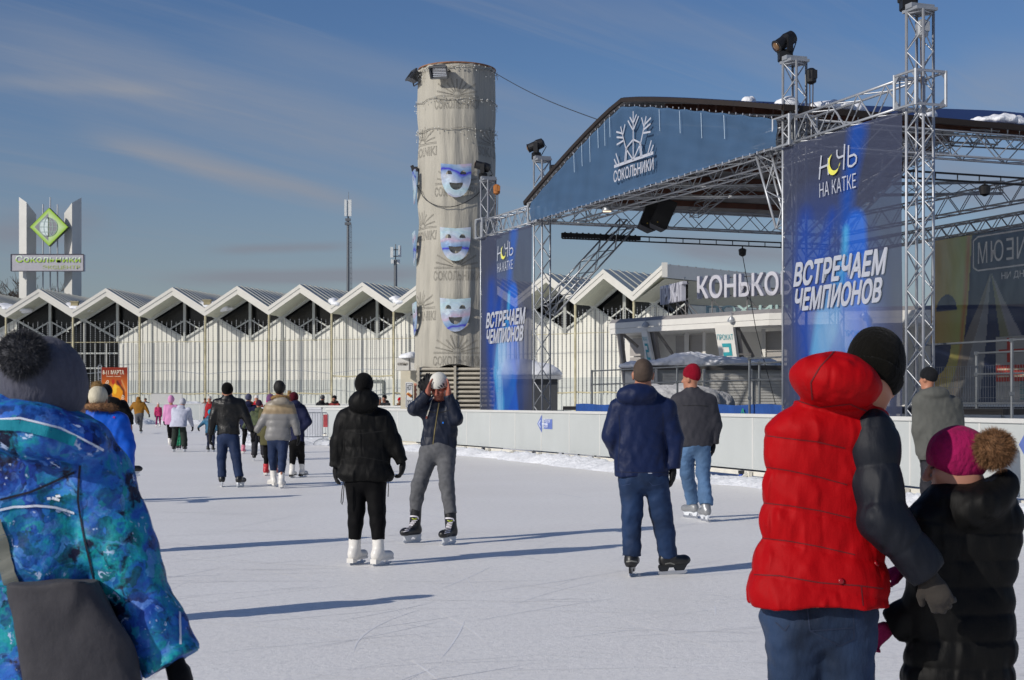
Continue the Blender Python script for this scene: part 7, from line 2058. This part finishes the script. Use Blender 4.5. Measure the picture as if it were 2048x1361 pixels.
# 3 --- girl in the long black coat
def girl_pink():
    pink = knit("pink_knit", "#8a174a", vs=18, var=.22, bump=1.0, bs=38, st=(1, 1, .6)); mit = knit("pink_mitten", "#8e2350", vs=40)
    o = px_person(5.56, "child in long black quilted coat and pink knitted hat with brown fur pompom", (1912, 934), [(957, 1884, 1984), (972, 1872, 1996), (1000, 1848, 2024), (1045, 1842, 2034), (1110, 1850, 2032), (1170, 1852, 2018), (1225, 1838, 2020), (1290, 1822, 2024), (1340, 1812, 2026), (1366, 1811, 2027)],
        [[(1858, 1050, -.03), (1864, 1205, -.02), (1786, 1252, .04)], [(1990, 1040, .02), (1930, 1140, .26), (1812, 1140, .30)]], [[(1890, 1380), (1890, 1500), (1890, 1590)], [(1950, 1380), (1950, 1500), (1950, 1590)]], [(1587, -20), (1587, -10)],
        hood=(1952, 1010, 80, 46, -.07, -24, .12), fa=-72, pitch=8, hs=.95, s=.8, ar=(.082, .074, .062), lr=(.1, .08, .07), trousers=cloth("violet_trousers", "#4a1f8a"), jacket=black_p, jq=(.098, .010, .1), aq=(.105, .009, .2), jw=.004, fold=.0025, extra=[(2010, 966, -.05, 24, .06, 26), (1905, 992, -.02, 40, .11, 20)], hat=pink, hat_z=-.04, hat_tilt=.62, hat_r=1.06, ears=False,
        pompx=(1988, 898, -.10), pom=(brown_fur, .086, (0, 0, 0)), pomn=9000, poml=.42, skate="figure", h=.0075, glove=mit, dr=.62, skin=skin_c, face=True,
        hand=[(vec(-.75, 0, -.55), vec(.2, -.9, -.3), .7, 1), (vec(-1, .1, -.3), vec(0, .3, -1), .6, 1)])
    return o
girl_pink()
def badge_on(o):
    pass
# 4 --- woman in black with white figure skates
def woman_black():
    o = px_person(13.4, "person in black puffer, black leggings and white figure skates, back to us", (728, 777), [(806, 708, 748), (818, 700, 756), (832, 690, 767), (860, 684, 774), (900, 684, 778), (935, 680, 782), (952, 677, 787), (962, 683, 784)],
        [[(690, 838), (677, 886), (672, 934)], [(766, 838), (785, 882), (806, 926)]], [[(711, 966), (713, 1020), (709, 1080)], [(751, 966), (754, 1020), (757, 1080)]], [(1130, 25), (1132, 32)],
        hood=(728, 804, 31, 24, -.08, 0, .11), fa=0, ar=(.085, .074, .056), lr=(.097, .074, .056), trousers=black_l, jacket=black_p, jq=(.155, .007, .2), aq=(.17, .006), jw=.005, fold=.0015, ears=False, hat=knit("black_knit", "#0f0f10"), hat_z=-.085, hat_tilt=.05, hat_r=.98, skate="figure", s=.94, hs=.95, tw=.002, calf=1.08,
        hand=[(vec(-.05, .05, -1), vec(1, .3, 0), .5, -1), (vec(-.15, .1, -1), vec(-1, .2, 0), .7, 1)])
    m = MB(); W = lambda x, y, d=-.16: at(x, y, 13.4 + d)
    m.tube([W(687, 962), W(684, 980), W(682, 1005), W(684, 1010), W(686, 1003), W(688, 975), W(689, 962)], .004, 5); m.build("drawstring", thread, o['jacket']); m = MB(); m.tube([W(776, 960), W(777, 975), W(776, 994)], .004, 5); m.build("drawstring", thread, o['jacket'])
    seam("yoke_seam", o['jacket'], [[(688, 862), (720, 868), (772, 862)], [(683, 920), (720, 914), (776, 924)]], .008, M("black_seam", "#050506", rough=.9), .002)
woman_black()

# 5 --- man in the white sports hat holding his head
def man_hat():
    white_k = M("white_hat", "#cdcbc2", rough=.85, var=.04, vs=40, bump=.25, bs=90)
    o = px_person(15.6, "person facing us in white sports hat, both hands pressed on the head", (878, 775, -.06), [(803, 868, 890), (808, 860, 902), (818, 852, 909), (835, 847, 912), (860, 845, 914), (885, 843, 913), (898, 843, 912)],
        [[(857, 817), (828, 819, -.06), (855, 788, -.16)], [(905, 813), (913, 838, -.14), (897, 791, -.16)]], [[(858, 908), (837, 972, -.06), (830, 1026)], [(893, 908), (893, 970, -.06), (902, 1028)]], [(1085, 217), (1089, 207)],
        neck=(878, 806), hood=(884, 800, 25, 15, .12, 0, .08), collar=((878, 812, -.01), (878, 801, -.03), .085, .075), fa=194, pitch=28, roll=0, headdy=0, hs=.98, ar=(.078, .070, .052), lr=(.100, .078, .060), trousers=grey_tr, jacket=navy_q, jq=(.11, .004, .1), jw=.005, hat=white_k, hat_z=.008, hat_tilt=.22, hat_r=1.05, skate="hockey", s=1.02, h=.0095, hb=.0062,
        tw=.005, tf=15, dr=.56, skin=skin_red, face=True, bare=True, calf=1.05, hand=[(vec(.22, .10, 1), vec(1, -.1, -.1), .18, 1, 1.1), (vec(.02, .10, 1), vec(-1, -.1, -.1), .18, -1, 1.1)])
    j = o['jacket']
    seam("zip", j, [[(878, 806), (874, 830), (871, 850), (867, 880), (865, 898)]], .010, zip_m, .004, step=1.5)
    seam("hood_cord", j, [[(868, 796), (862, 808), (856, 826), (854, 833)], [(884, 800), (878, 804)]], .012, M("cord_cream", "#bdb8ac", rough=.7), .010, step=1.5)
    seam("cord_end", j, [[(854, 832), (853.4, 838)]], .016, M("cord_end", "#6b2e20", rough=.4), .012, step=1)
    seam("yoke", j, [[(850, 821), (862, 824), (874, 826)], [(878, 826), (892, 823), (900, 820)]], .008, thread, .003, step=1.5)
    seam("blue_tag", j, [[(884.5, 846), (887.5, 846)]], .018, M("blue_tag", "#1f6fd0", rough=.4), .006, step=.5)
    ht = o['hat']; gm = M("hat_print", "#33363f", rough=.7)
    V, F = text_flat("adi", bold=.006)
    patch("hat_print", ht, V, F, lambda x, y: (872.5 + x * 15.5, 781.3 - y * 6.0 - 2.6 * x), gm, .0025)
    for i in range(3):
        a = 875 + i * 5.0; pts = [(0, 0), (1, 0), (1, 1), (0, 1)]
        h0 = (3.2, 6.5, 9.8)[i]
        patch("stripe", ht, [(0, 0, 0), (1, 0, 0), (1, 1, 0), (0, 1, 0)], [(0, 1, 2, 3)], lambda x, y, a=a, h0=h0, i=i: (a + 4.2 * x + (1 - y) * 3.4 - 1, 776.2 - .9 * i - h0 * y * .75 - x * (1 - y) * 0), gm, .003)
    # white laces and tongue liner on the skates
    lace_m = M("lace_white", "#d9d6dc", rough=.6)
    for k, (x0, y0, x1, y1) in zip(o['skates'], ((829, 1042, 812, 1063), (900, 1046, 894, 1066))):
        ln = []
        for i in range(7):
            t = i / 6; cx, cy = x0 + (x1 - x0) * t, y0 + (y1 - y0) * t; ln.append([(cx - 5.5, cy + 1.2), (cx + 5.5, cy - 1.2)])
        seam("lace", k, ln, .009, lace_m, .004, step=1.2)
        seam("liner", k, [[(x0 - 9, y0 - 9), (x0 - 2, y0 - 9.5), (x0 + 6, y0 - 8), (x0 + 8, y0 - 3)]], .014, lace_m, .003, step=1.2)
        seam("tongue_mark", k, [[(x0 - 5, y0 - 5), (x0, y0 - 2.6), (x0 + 5, y0 - 5)]], .009, M("lime_mark", "#a8b52c", rough=.5), .003, step=1)
    # spare black gloves held in the raised right hand
    f = Field(); w = np.array(at(861, 780, 15.52)); c = w - 0
    hand_prims(f, vec(0, 0, 0), vec(-.25, .2, 1), vec(.6, .6, .1), 1.0, .35, 1, fr=.0125, sp=1.5); hand_prims(f, vec(-.01, .02, -.02), vec(-.75, .2, .55), vec(.6, .6, .1), .95, .5, 1, fr=.0125, sp=1.5)
    g = soft("glove", f, .008, glove_b, None, at(858, 776, 15.56)); tag(g, "pair of empty black gloves clutched beside the white sports hat", "gloves")
man_hat()

# 6 --- man in the navy blue jacket
def man_blue():
    hair = M("short_hair", "#45382f", rough=.85, var=.18, vs=40, bump=.25, bs=150)
    o = px_person(12.55, "tall person in navy blue hooded jacket and jeans, bare-headed with cropped hair, back to us", (1286, 750), [(772, 1266, 1306), (790, 1246, 1322), (806, 1234, 1333), (830, 1231, 1336), (880, 1231, 1332), (930, 1231, 1334), (952, 1231, 1335)],
        [[(1235, 816), (1220, 872, -.02), (1233, 908, .10)], [(1334, 816), (1350, 878), (1346, 936)]], [[(1262, 962), (1264, 1026), (1263, 1112)], [(1312, 962), (1322, 1026), (1336, 1114)]], [(1153, 12), (1150, 62)],
        neck=(1286, 778), hood=(1273, 790, 41, 22, -.09, -3, .10), fa=3, ar=(.078, .072, .058), lr=(.104, .088, .078), trousers=cloth('denim_mid', '#192d4c', var=.5, vs=3.5), jacket=blue_j, jw=.005, jf=12, fold=.0025, skate="dark", s=1.04, hs=1.04, hair=hair, hair_z=-.045, tw=.006, tf=15, calf=1.0, h=.0095, dr=.6)
    j, t = o['jacket'], o['trousers']
    seam("back_seam", j, [[(1238, 830), (1240, 870), (1236, 940)], [(1326, 826), (1326, 880), (1329, 940)], [(1232, 944), (1280, 946), (1334, 945)]], .006, M("navy_seam", "#0a1430", rough=.8), .0015)
    seam("hem_label", j, [[(1296, 947), (1304, 947)]], .007, M("label_grey", "#9aa0b0", rough=.5), .003, step=1)
    seam("pocket_stitch", t, [[(1240, 964), (1244, 972), (1262, 968)], [(1298, 964), (1306, 972), (1324, 968)]], .005, stitch, .002)
    seam("boot_heel", o['skates'][0], [[(1253, 1124), (1262, 1122.5), (1273, 1124)]], .012, M("heel_silver", "#8b8a84", rough=.3, metal=.5), .003, step=1); seam("boot_heel", o['skates'][1], [[(1330, 1128), (1340, 1126), (1349, 1129)]], .012, M("heel_silver", "#8b8a84", rough=.3, metal=.5), .003, step=1)
man_blue()

# 7 --- man in the dark red knitted hat
def man_redhat():
    rk = knit("dark_red_knit", "#7c0f22")
    o = px_person(18.5, "person in dark red knitted hat, charcoal jacket and light jeans, looking left", (1382, 759), [(776, 1372, 1396), (783, 1362, 1406), (794, 1352, 1420), (812, 1349, 1427), (850, 1351, 1428), (880, 1353, 1426), (893, 1355, 1424)],
        [[(1355, 803), (1349, 850), (1352, 890)], [(1420, 803), (1432, 850), (1427, 888)]], [[(1376, 898), (1374, 948), (1386, 1006)], [(1406, 898), (1407, 948), (1412, 1010)]], [(1037, -32, -.0), (1044, -12)], lift=(0, 0),
        neck=(1383, 781), collar=((1383, 790), (1383, 774), .095, .07), fa=-52, hs=1.02, ar=(.084, .075, .056), lr=(.098, .084, .080), trousers=denim_l, jacket=grey_j, jw=.005, hat=rk, hat_z=.012, hat_peak=True, hat_up=.015, hat_r=1.0, skate="grey", s=1.03, tw=.009, dr=.6, h=.012)
    seam("yoke_seam", o['jacket'], [[(1366, 812), (1390, 811), (1416, 813)]], .008, thread, .002, step=2)
    m = MB(); c = at(1435.5, 884, 18.4); m.box(c, (.03, .03, .05)); m.build("cuff_tab", thread, o['jacket'])
man_redhat()
# 8 --- man in the grey ski jacket at right
px_person(18.6, "person in grey ski jacket and dark beanie by the right boards", (1856, 759), [(778, 1842, 1876), (788, 1834, 1896), (802, 1829, 1912), (830, 1831, 1918), (870, 1833, 1920), (905, 1835, 1921), (919, 1838, 1919)],
    [[(1838, 806), (1837, 862), (1843, 910)], [(1911, 808), (1917, 862), (1915, 908)]], [[(1858, 922), (1854, 978), (1856, 1026)], [(1890, 922), (1892, 978), (1892, 1026)]], [(1040, -20), (1040, 5)],
    hood=(1870, 788, 28, 14, -.09, 0, .09), fa=-38, hs=1.0, ar=(.085, .08, .062), lr=(.1, .088, .08), trousers=dark_tr, jacket=greyj2, jw=.005, fold=.0025, hat=knit("dark_grey_knit", "#1c1d20"), hat_z=.0, hat_r=1.03, skate="hockey", s=1.02, tw=.008)
# 9 --- woman in bright blue parka behind the camouflage jacket
bright_blue = cloth("bright_blue_parka", "#0f55c0", rough=.5)
cream_k = knit("cream_knit", "#c4bca6")
o = px_person(14.3, "person in bright blue parka with fur hood and cream pompom hat", (197, 802), [(822, 172, 226), (836, 160, 242), (870, 156, 247), (920, 154, 250), (970, 150, 252), (1000, 150, 252)],
    [[(165, 842), (151, 894), (150, 945)], [(238, 842), (254, 894), (258, 944)]], [[(186, 1000), (186, 1040), (185, 1078)], [(218, 1000), (218, 1040), (219, 1078)]], [(1109, 0), (1109, 8)], fa=4, hs=.98, ar=(.088, .08, .06), lr=(.1, .085, .075), trousers=dark_tr, jacket=bright_blue, jw=.008,
    hat=cream_k, hat_z=-.05, hat_tilt=.1, pompx=(194, 775), pom=(tan_fur, .075, (0, 0, 0)), pomn=900, furpx=(brown_fur, (199, 817, -.02), (.135, .10, .02), .036), skate="hockey", s=.95)
seam("shoulder_logo", o['jacket'], [[(226, 835), (230, 836)]], .02, M("magenta_mark", "#a02a80", rough=.5), .004, step=1)
# 10 --- man in black behind her
px_person(21.5, "person in black jacket and dark cap, bare hand out, behind the blue parka", (212, 789), [(800, 208, 226), (806, 204, 240), (816, 202, 249), (850, 203, 251), (893, 205, 251)],
    [[(208, 812), (200, 845), (200, 882)], [(245, 812), (256, 836), (260, 851)]], [[(218, 896), (219, 936), (218, 978)], [(238, 896), (246, 922), (254, 926, -.2)]], [(1007, 0), (None, 70, -.2)], lift=(0, .40), fa=10, ar=(.085, .075, .055), lr=(.1, .08, .07), trousers=dark_tr, jacket=black_c,
    hat=knit("navy_cap", "#12141c"), hat_z=.0, skate="hockey", bare=True, hand=[(vec(0, 0, -1), vec(1, .3, 0), .5, -1), (vec(.15, 0, -1), vec(-1, .2, 0), .5, 1)], hood=(224, 803, 18, 9, -.09, 10, .08))
# 11 --- couple holding hands
leather = M("black_leather", "#0a0a0b", rough=.42, var=.3, vs=6, bump=.2, bs=14, bump2=.3, bs2=5, spec=.4)
px_person(25.8, "person in shiny black leather jacket and jeans, holding hands with a companion", (455, 784), [(791, 448, 463), (796, 441, 471), (803, 434, 480), (820, 434, 483), (845, 435, 480), (870, 435, 480)],
    [[(434, 807), (425, 840), (421, 870)], [(481, 807), (494, 837), (504, 864)]], [[(446, 879), (443, 914), (444, 955)], [(467, 879), (472, 914), (479, 955)]], [(974, -8), (975, 14)], fa=2, collar=((455, 797), (455, 788), .09, .072), ar=(.085, .074, .056), lr=(.104, .082, .075), trousers=denim_d, jacket=leather, jw=.005, fold=.003, hat=knit("black_beanie_far", "#0d0d0d"), hat_z=-.02, hat_r=1.03, skate="hockey", s=1.04, hs=1.05)
quilt = bpy.data.materials.new("beige_silver_quilt"); quilt.use_nodes = True
nt = quilt.node_tree; pq = nt.nodes["Principled BSDF"]; pq.inputs["Roughness"].default_value = .48; tq = nd(nt, "ShaderNodeTexCoord"); sq_ = nd(nt, "ShaderNodeSeparateXYZ"); nt.links.new(tq.outputs["Object"], sq_.inputs[0])
rq = nd(nt, "ShaderNodeValToRGB"); rq.color_ramp.interpolation = 'LINEAR'; mrq = nd(nt, "ShaderNodeMapRange"); mrq.inputs["From Min"].default_value = 0; mrq.inputs["From Max"].default_value = 2
nt.links.new(sq_.outputs[2], mrq.inputs["Value"]); nt.links.new(mrq.outputs[0], rq.inputs[0]); e = rq.color_ramp.elements
e[0].position = .0; e[0].color = hx("#6f6e6c") + (1,); e[1].position = .62; e[1].color = hx("#7b7a79") + (1,); x_ = e.new(.63); x_.color = hx("#8d7b60") + (1,); x_ = e.new(.69); x_.color = hx("#9a8768") + (1,); x_ = e.new(.71); x_.color = hx("#8b8376") + (1,); nt.links.new(rq.outputs[0], pq.inputs["Base Color"])
nq = nd(nt, "ShaderNodeTexNoise", noise_type='RIDGED_MULTIFRACTAL'); nq.inputs["Scale"].default_value = 8; nq.inputs["Detail"].default_value = 3; nt.links.new(tq.outputs["Object"], nq.inputs["Vector"]); bq = nd(nt, "ShaderNodeBump"); bq.inputs["Strength"].default_value = .5; bq.inputs["Distance"].default_value = .02; nt.links.new(nq.outputs[0], bq.inputs["Height"]); nt.links.new(bq.outputs[0], pq.inputs["Normal"])
o = px_person(25.8, "person in shiny beige and silver quilted jacket with fur hood, white figure skates", (559, 780), [(797, 549, 570), (804, 540, 579), (815, 535, 583), (832, 536, 583), (855, 534, 580), (875, 531, 581), (882, 533, 580)],
    [[(540, 814), (526, 842), (511, 865)], [(580, 814), (590, 845), (596, 872)]], [[(546, 886), (545, 912), (547, 942)], [(566, 886), (565, 914), (563, 946)]], [(974, -35), (977, 4)], fa=0, hs=.98, ar=(.080, .070, .054), lr=(.098, .076, .058), trousers=denim_d, jacket=quilt, jq=(.115, .012, .1), aq=(.115, .010), jw=.004, hair=M("dark_hair", "#0c0a0a"), hair_z=-.15, hat=M("dark_hair", "#0c0a0a", rough=.7, var=.3, vs=30, bump=.5, bs=40, st=(1, 1, .2)), ears=False, hat_z=-.06, hat_tilt=.1, hat_r=1.12,
    furpx=(tan_fur, (561, 797, -.05), (.135, .085, .03), .034), hood=(562, 803, 17, 9, -.12, 0, .07), skate="figure", s=.95, tw=.003)
# 12 --- skaters further away
def col_cloth(c): return cloth("cloth_" + c.strip('#'), c)
def col_knit(c): return knit("knit_" + c.strip('#'), c)
px_person(28.8, "person in navy jacket, burgundy hat, black leggings and white skates", (588, 799), [(804, 583, 598), (810, 579, 604), (825, 580, 607), (860, 580, 608), (889, 580, 608)], [[(582, 818), (577, 845), (580, 868)], [(604, 818), (616, 844), (605, 858)]], [[(587, 890), (586, 912), (584, 934)], [(600, 890), (602, 912), (604, 934)]], [(956, 12), (955, 25)],
    fa=10, ar=(.082, .075, .06), lr=(.088, .07, .052), trousers=black_l, jacket=cloth("deep_navy", "#141a3a"), hat=col_knit("#4a1420"), hat_z=-.02, hat_r=1.04, skate="figblack", s=.93, hood=(591, 807, 10, 6, -.09, 0, .08), tw=.002)
px_person(70, "person in mustard hooded jacket and grey trousers skating with arms spread", (277, 800.5), [(803, 273, 282), (806, 268, 287), (812, 266, 289), (822, 268, 288), (829, 269, 287)], [[(268, 808), (262, 817), (258, 827)], [(287, 808), (293, 818), (297.5, 828)]], [[(274, 830), (273.5, 843, .15), (276, 847, -.4)], [(283, 830), (281.5, 843), (281.5, 856)]], [(None, 0, -.4), (867, 5)], lift=(.38, 0),
    fa=5, ar=(.09, .08, .06), lr=(.11, .085, .075), trousers=grey_tr, jacket=col_cloth("#8a5f1c"), hat=col_cloth("#8a5f1c"), hat_z=-.08, hat_r=1.12, hat_tilt=.0, skate="hockey", s=1.0, hood=(277, 803, 6, 4, -.08, 0, .09))
FP = far_person
FP(497, 42.4, 1.68, "person in navy coat with ginger fur collar and pink skates", fa=5, stance=.16, jacket=cloth("deep_navy", "#141a3a"), trousers=black_l, hat=col_knit("#4a4d62"), fur_m=M("ginger_fur", "#7a4a1e", rough=.9, var=.3, vs=40), skate="pink", hat_z=-.02, hemz=.62, lr=(.085, .065, .05))
FP(518, 37.2, 1.50, "person in green camouflage jacket and dark snow trousers, mostly hidden", fa=-8, stance=.14, arm=(.55, .2), jacket=M("green_camo", "#3f4a2c", rough=.7, var=.5, vs=9), trousers=dark_tr, hat=col_knit("#3a2434"), skate="hockey", lr=(.10, .085, .08))
FP(541, 29.6, 1.60, "person in long olive coat, pink headband and red skates", fa=4, stance=.10, jacket=col_cloth("#4d4a2c"), trousers=black_l, hat=col_knit("#6d4a70"), cuff=col_knit("#c02a78"), hat_z=-.03, skate="red", hemz=.85, lr=(.085, .065, .05), fur_m=brown_fur)
FP(579, 38.3, 1.66, "person with brown pompom hat, blue jeans and white skates, behind the couple", fa=0, stance=.16, jacket=col_cloth("#3a3330"), trousers=denim_d, hat=col_knit("#8a7048"), pom=(tan_fur, .07, (0, -.02, .18)), pomn=200, skate="figure", hat_z=0)
FP(342, 50.6, 1.66, "person in pale pink hooded jacket with magenta patches and black leggings", fa=-5, stance=.05, arm=(.12, .2), hoodon=True, jacket=col_cloth("#c98ab4"), trousers=black_l, hat=col_cloth("#c98ab4"), hat_z=-.09, hat_r=1.15, skate="figure", hemz=.6, lr=(.085, .065, .05))
FP(358, 44, 1.66, "person in white jacket and dark green trousers bending over a child", fa=3, stance=.17, bend=.62, wd=1.2, hemz=.6, arm=(.1, .1), gap=(.2, .2), jacket=col_cloth("#b9bccb"), trousers=col_cloth("#232b26"), hat=col_cloth("#b0b0b8"), hat_r=1.12, hat_z=-.08, skate="hockey", lr=(.095, .09, .09), tw=.006)
FP(357.5, 46.0, .95, "small child in green snow trousers, held up between the bending adult's legs", fa=0, stance=.07, jacket=col_cloth("#1d6b52"), trousers=col_cloth("#12704e"), hat=col_knit("#2a2c3a"), skate="hockey")
FP(316.5, 88, 1.42, "child in hot pink jacket and magenta trousers near the far boards", fa=160, stance=.13, jacket=M("pink_spotted", "#b31858", rough=.6, var=.5, vs=14), trousers=col_cloth("#7a1650"), hat=col_knit("#c8b8b4"), skate="figure")
FP(421, 44, 1.22, "child in teal and navy snowsuit with one arm stretched out left", fa=8, stance=.11, arm=(.75, .25), jacket=M("teal_navy_suit", "#14506e", rough=.6, var=.6, vs=7), trousers=col_cloth("#141d36"), hat=col_knit("#1f8aa6"), skate="hockey", hat_z=-.05)
FP(419, 62, 1.70, "person in red body warmer with pale sleeves facing us, beyond the leather jacket", fa=175, stance=.12, arm=(.2, .1), jacket=col_cloth("#9c1a22"), sleeve=col_cloth("#9a9a9c"), trousers=dark_tr, hat=col_knit("#b9b4ac"), skate="hockey", face=False)
FP(513, 60, 1.72, "person in red and white jacket with white hat, far behind", fa=170, stance=.12, jacket=col_cloth("#b01c2c"), trousers=dark_tr, hat=col_knit("#d0ccc8"), skate="hockey")
FP(645, 61.5, 1.74, "spectator in dark hooded coat and grey hat behind the low boards, back turned", fa=20, jacket=col_cloth("#1c1c20"), trousers=dark_tr, hat=col_knit("#5c5c5e"), wd=1.15, skate=None)
FP(669, 61.0, 1.72, "spectator in red tartan jacket and dark hat behind the low boards", fa=200, jacket=M("tartan_red", "#7a2420", rough=.8, var=.5, vs=12), trousers=dark_tr, hat=col_knit("#1a1a1c"), fur_m=M("dark_scarf", "#2a2422", rough=.9), skate=None)
FP(758, 60, 1.66, "spectator in grey hat and olive coat, half hidden by the black puffer", fa=120, jacket=col_cloth("#4c463a"), trousers=dark_tr, hat=col_knit("#8a8a8c"), skate=None)
FP(769, 60.8, 1.74, "spectator in charcoal coat leaning on the boards right of the black puffer", fa=215, jacket=col_cloth("#2a2c2e"), trousers=dark_tr, hat=col_knit("#1c1c1e"), wd=1.1, skate=None)
FP(800, 59.2, 1.62, "spectator in bright red hat and furry brown collar beside the food kiosk", fa=190, jacket=col_cloth("#3a2c24"), trousers=dark_tr, hat=col_knit("#b01020"), fur_m=brown_fur, hat_r=1.15, skate=None)
FP(291, 107, 1.74, "spectator in dark brown coat beyond the far boards", fa=185, jacket=col_cloth("#2e2622"), trousers=dark_tr, hat=col_knit("#3a2a22"), wd=1.25, skate=None)
FP(410, 105, 1.72, "spectator in tan coat beyond the far boards, left of the red body warmer", fa=170, jacket=col_cloth("#6a5448"), trousers=dark_tr, hat=col_knit("#4a3a30"), skate=None)
FP(-6, 21, 1.74, "person in burgundy hat and white jacket cut off by the left edge", fa=5, jacket=col_cloth("#c9c7c0"), trousers=dark_tr, hat=col_knit("#4a1524"), skate="hockey")
FP(66, 9.45, 1.62, "dark-clad person hidden behind the camouflage jacket, shadow falling across the ice", fa=0, jacket=col_cloth("#1c1c20"), trousers=dark_tr, hat=col_knit("#2a2a2e"), skate="hockey")
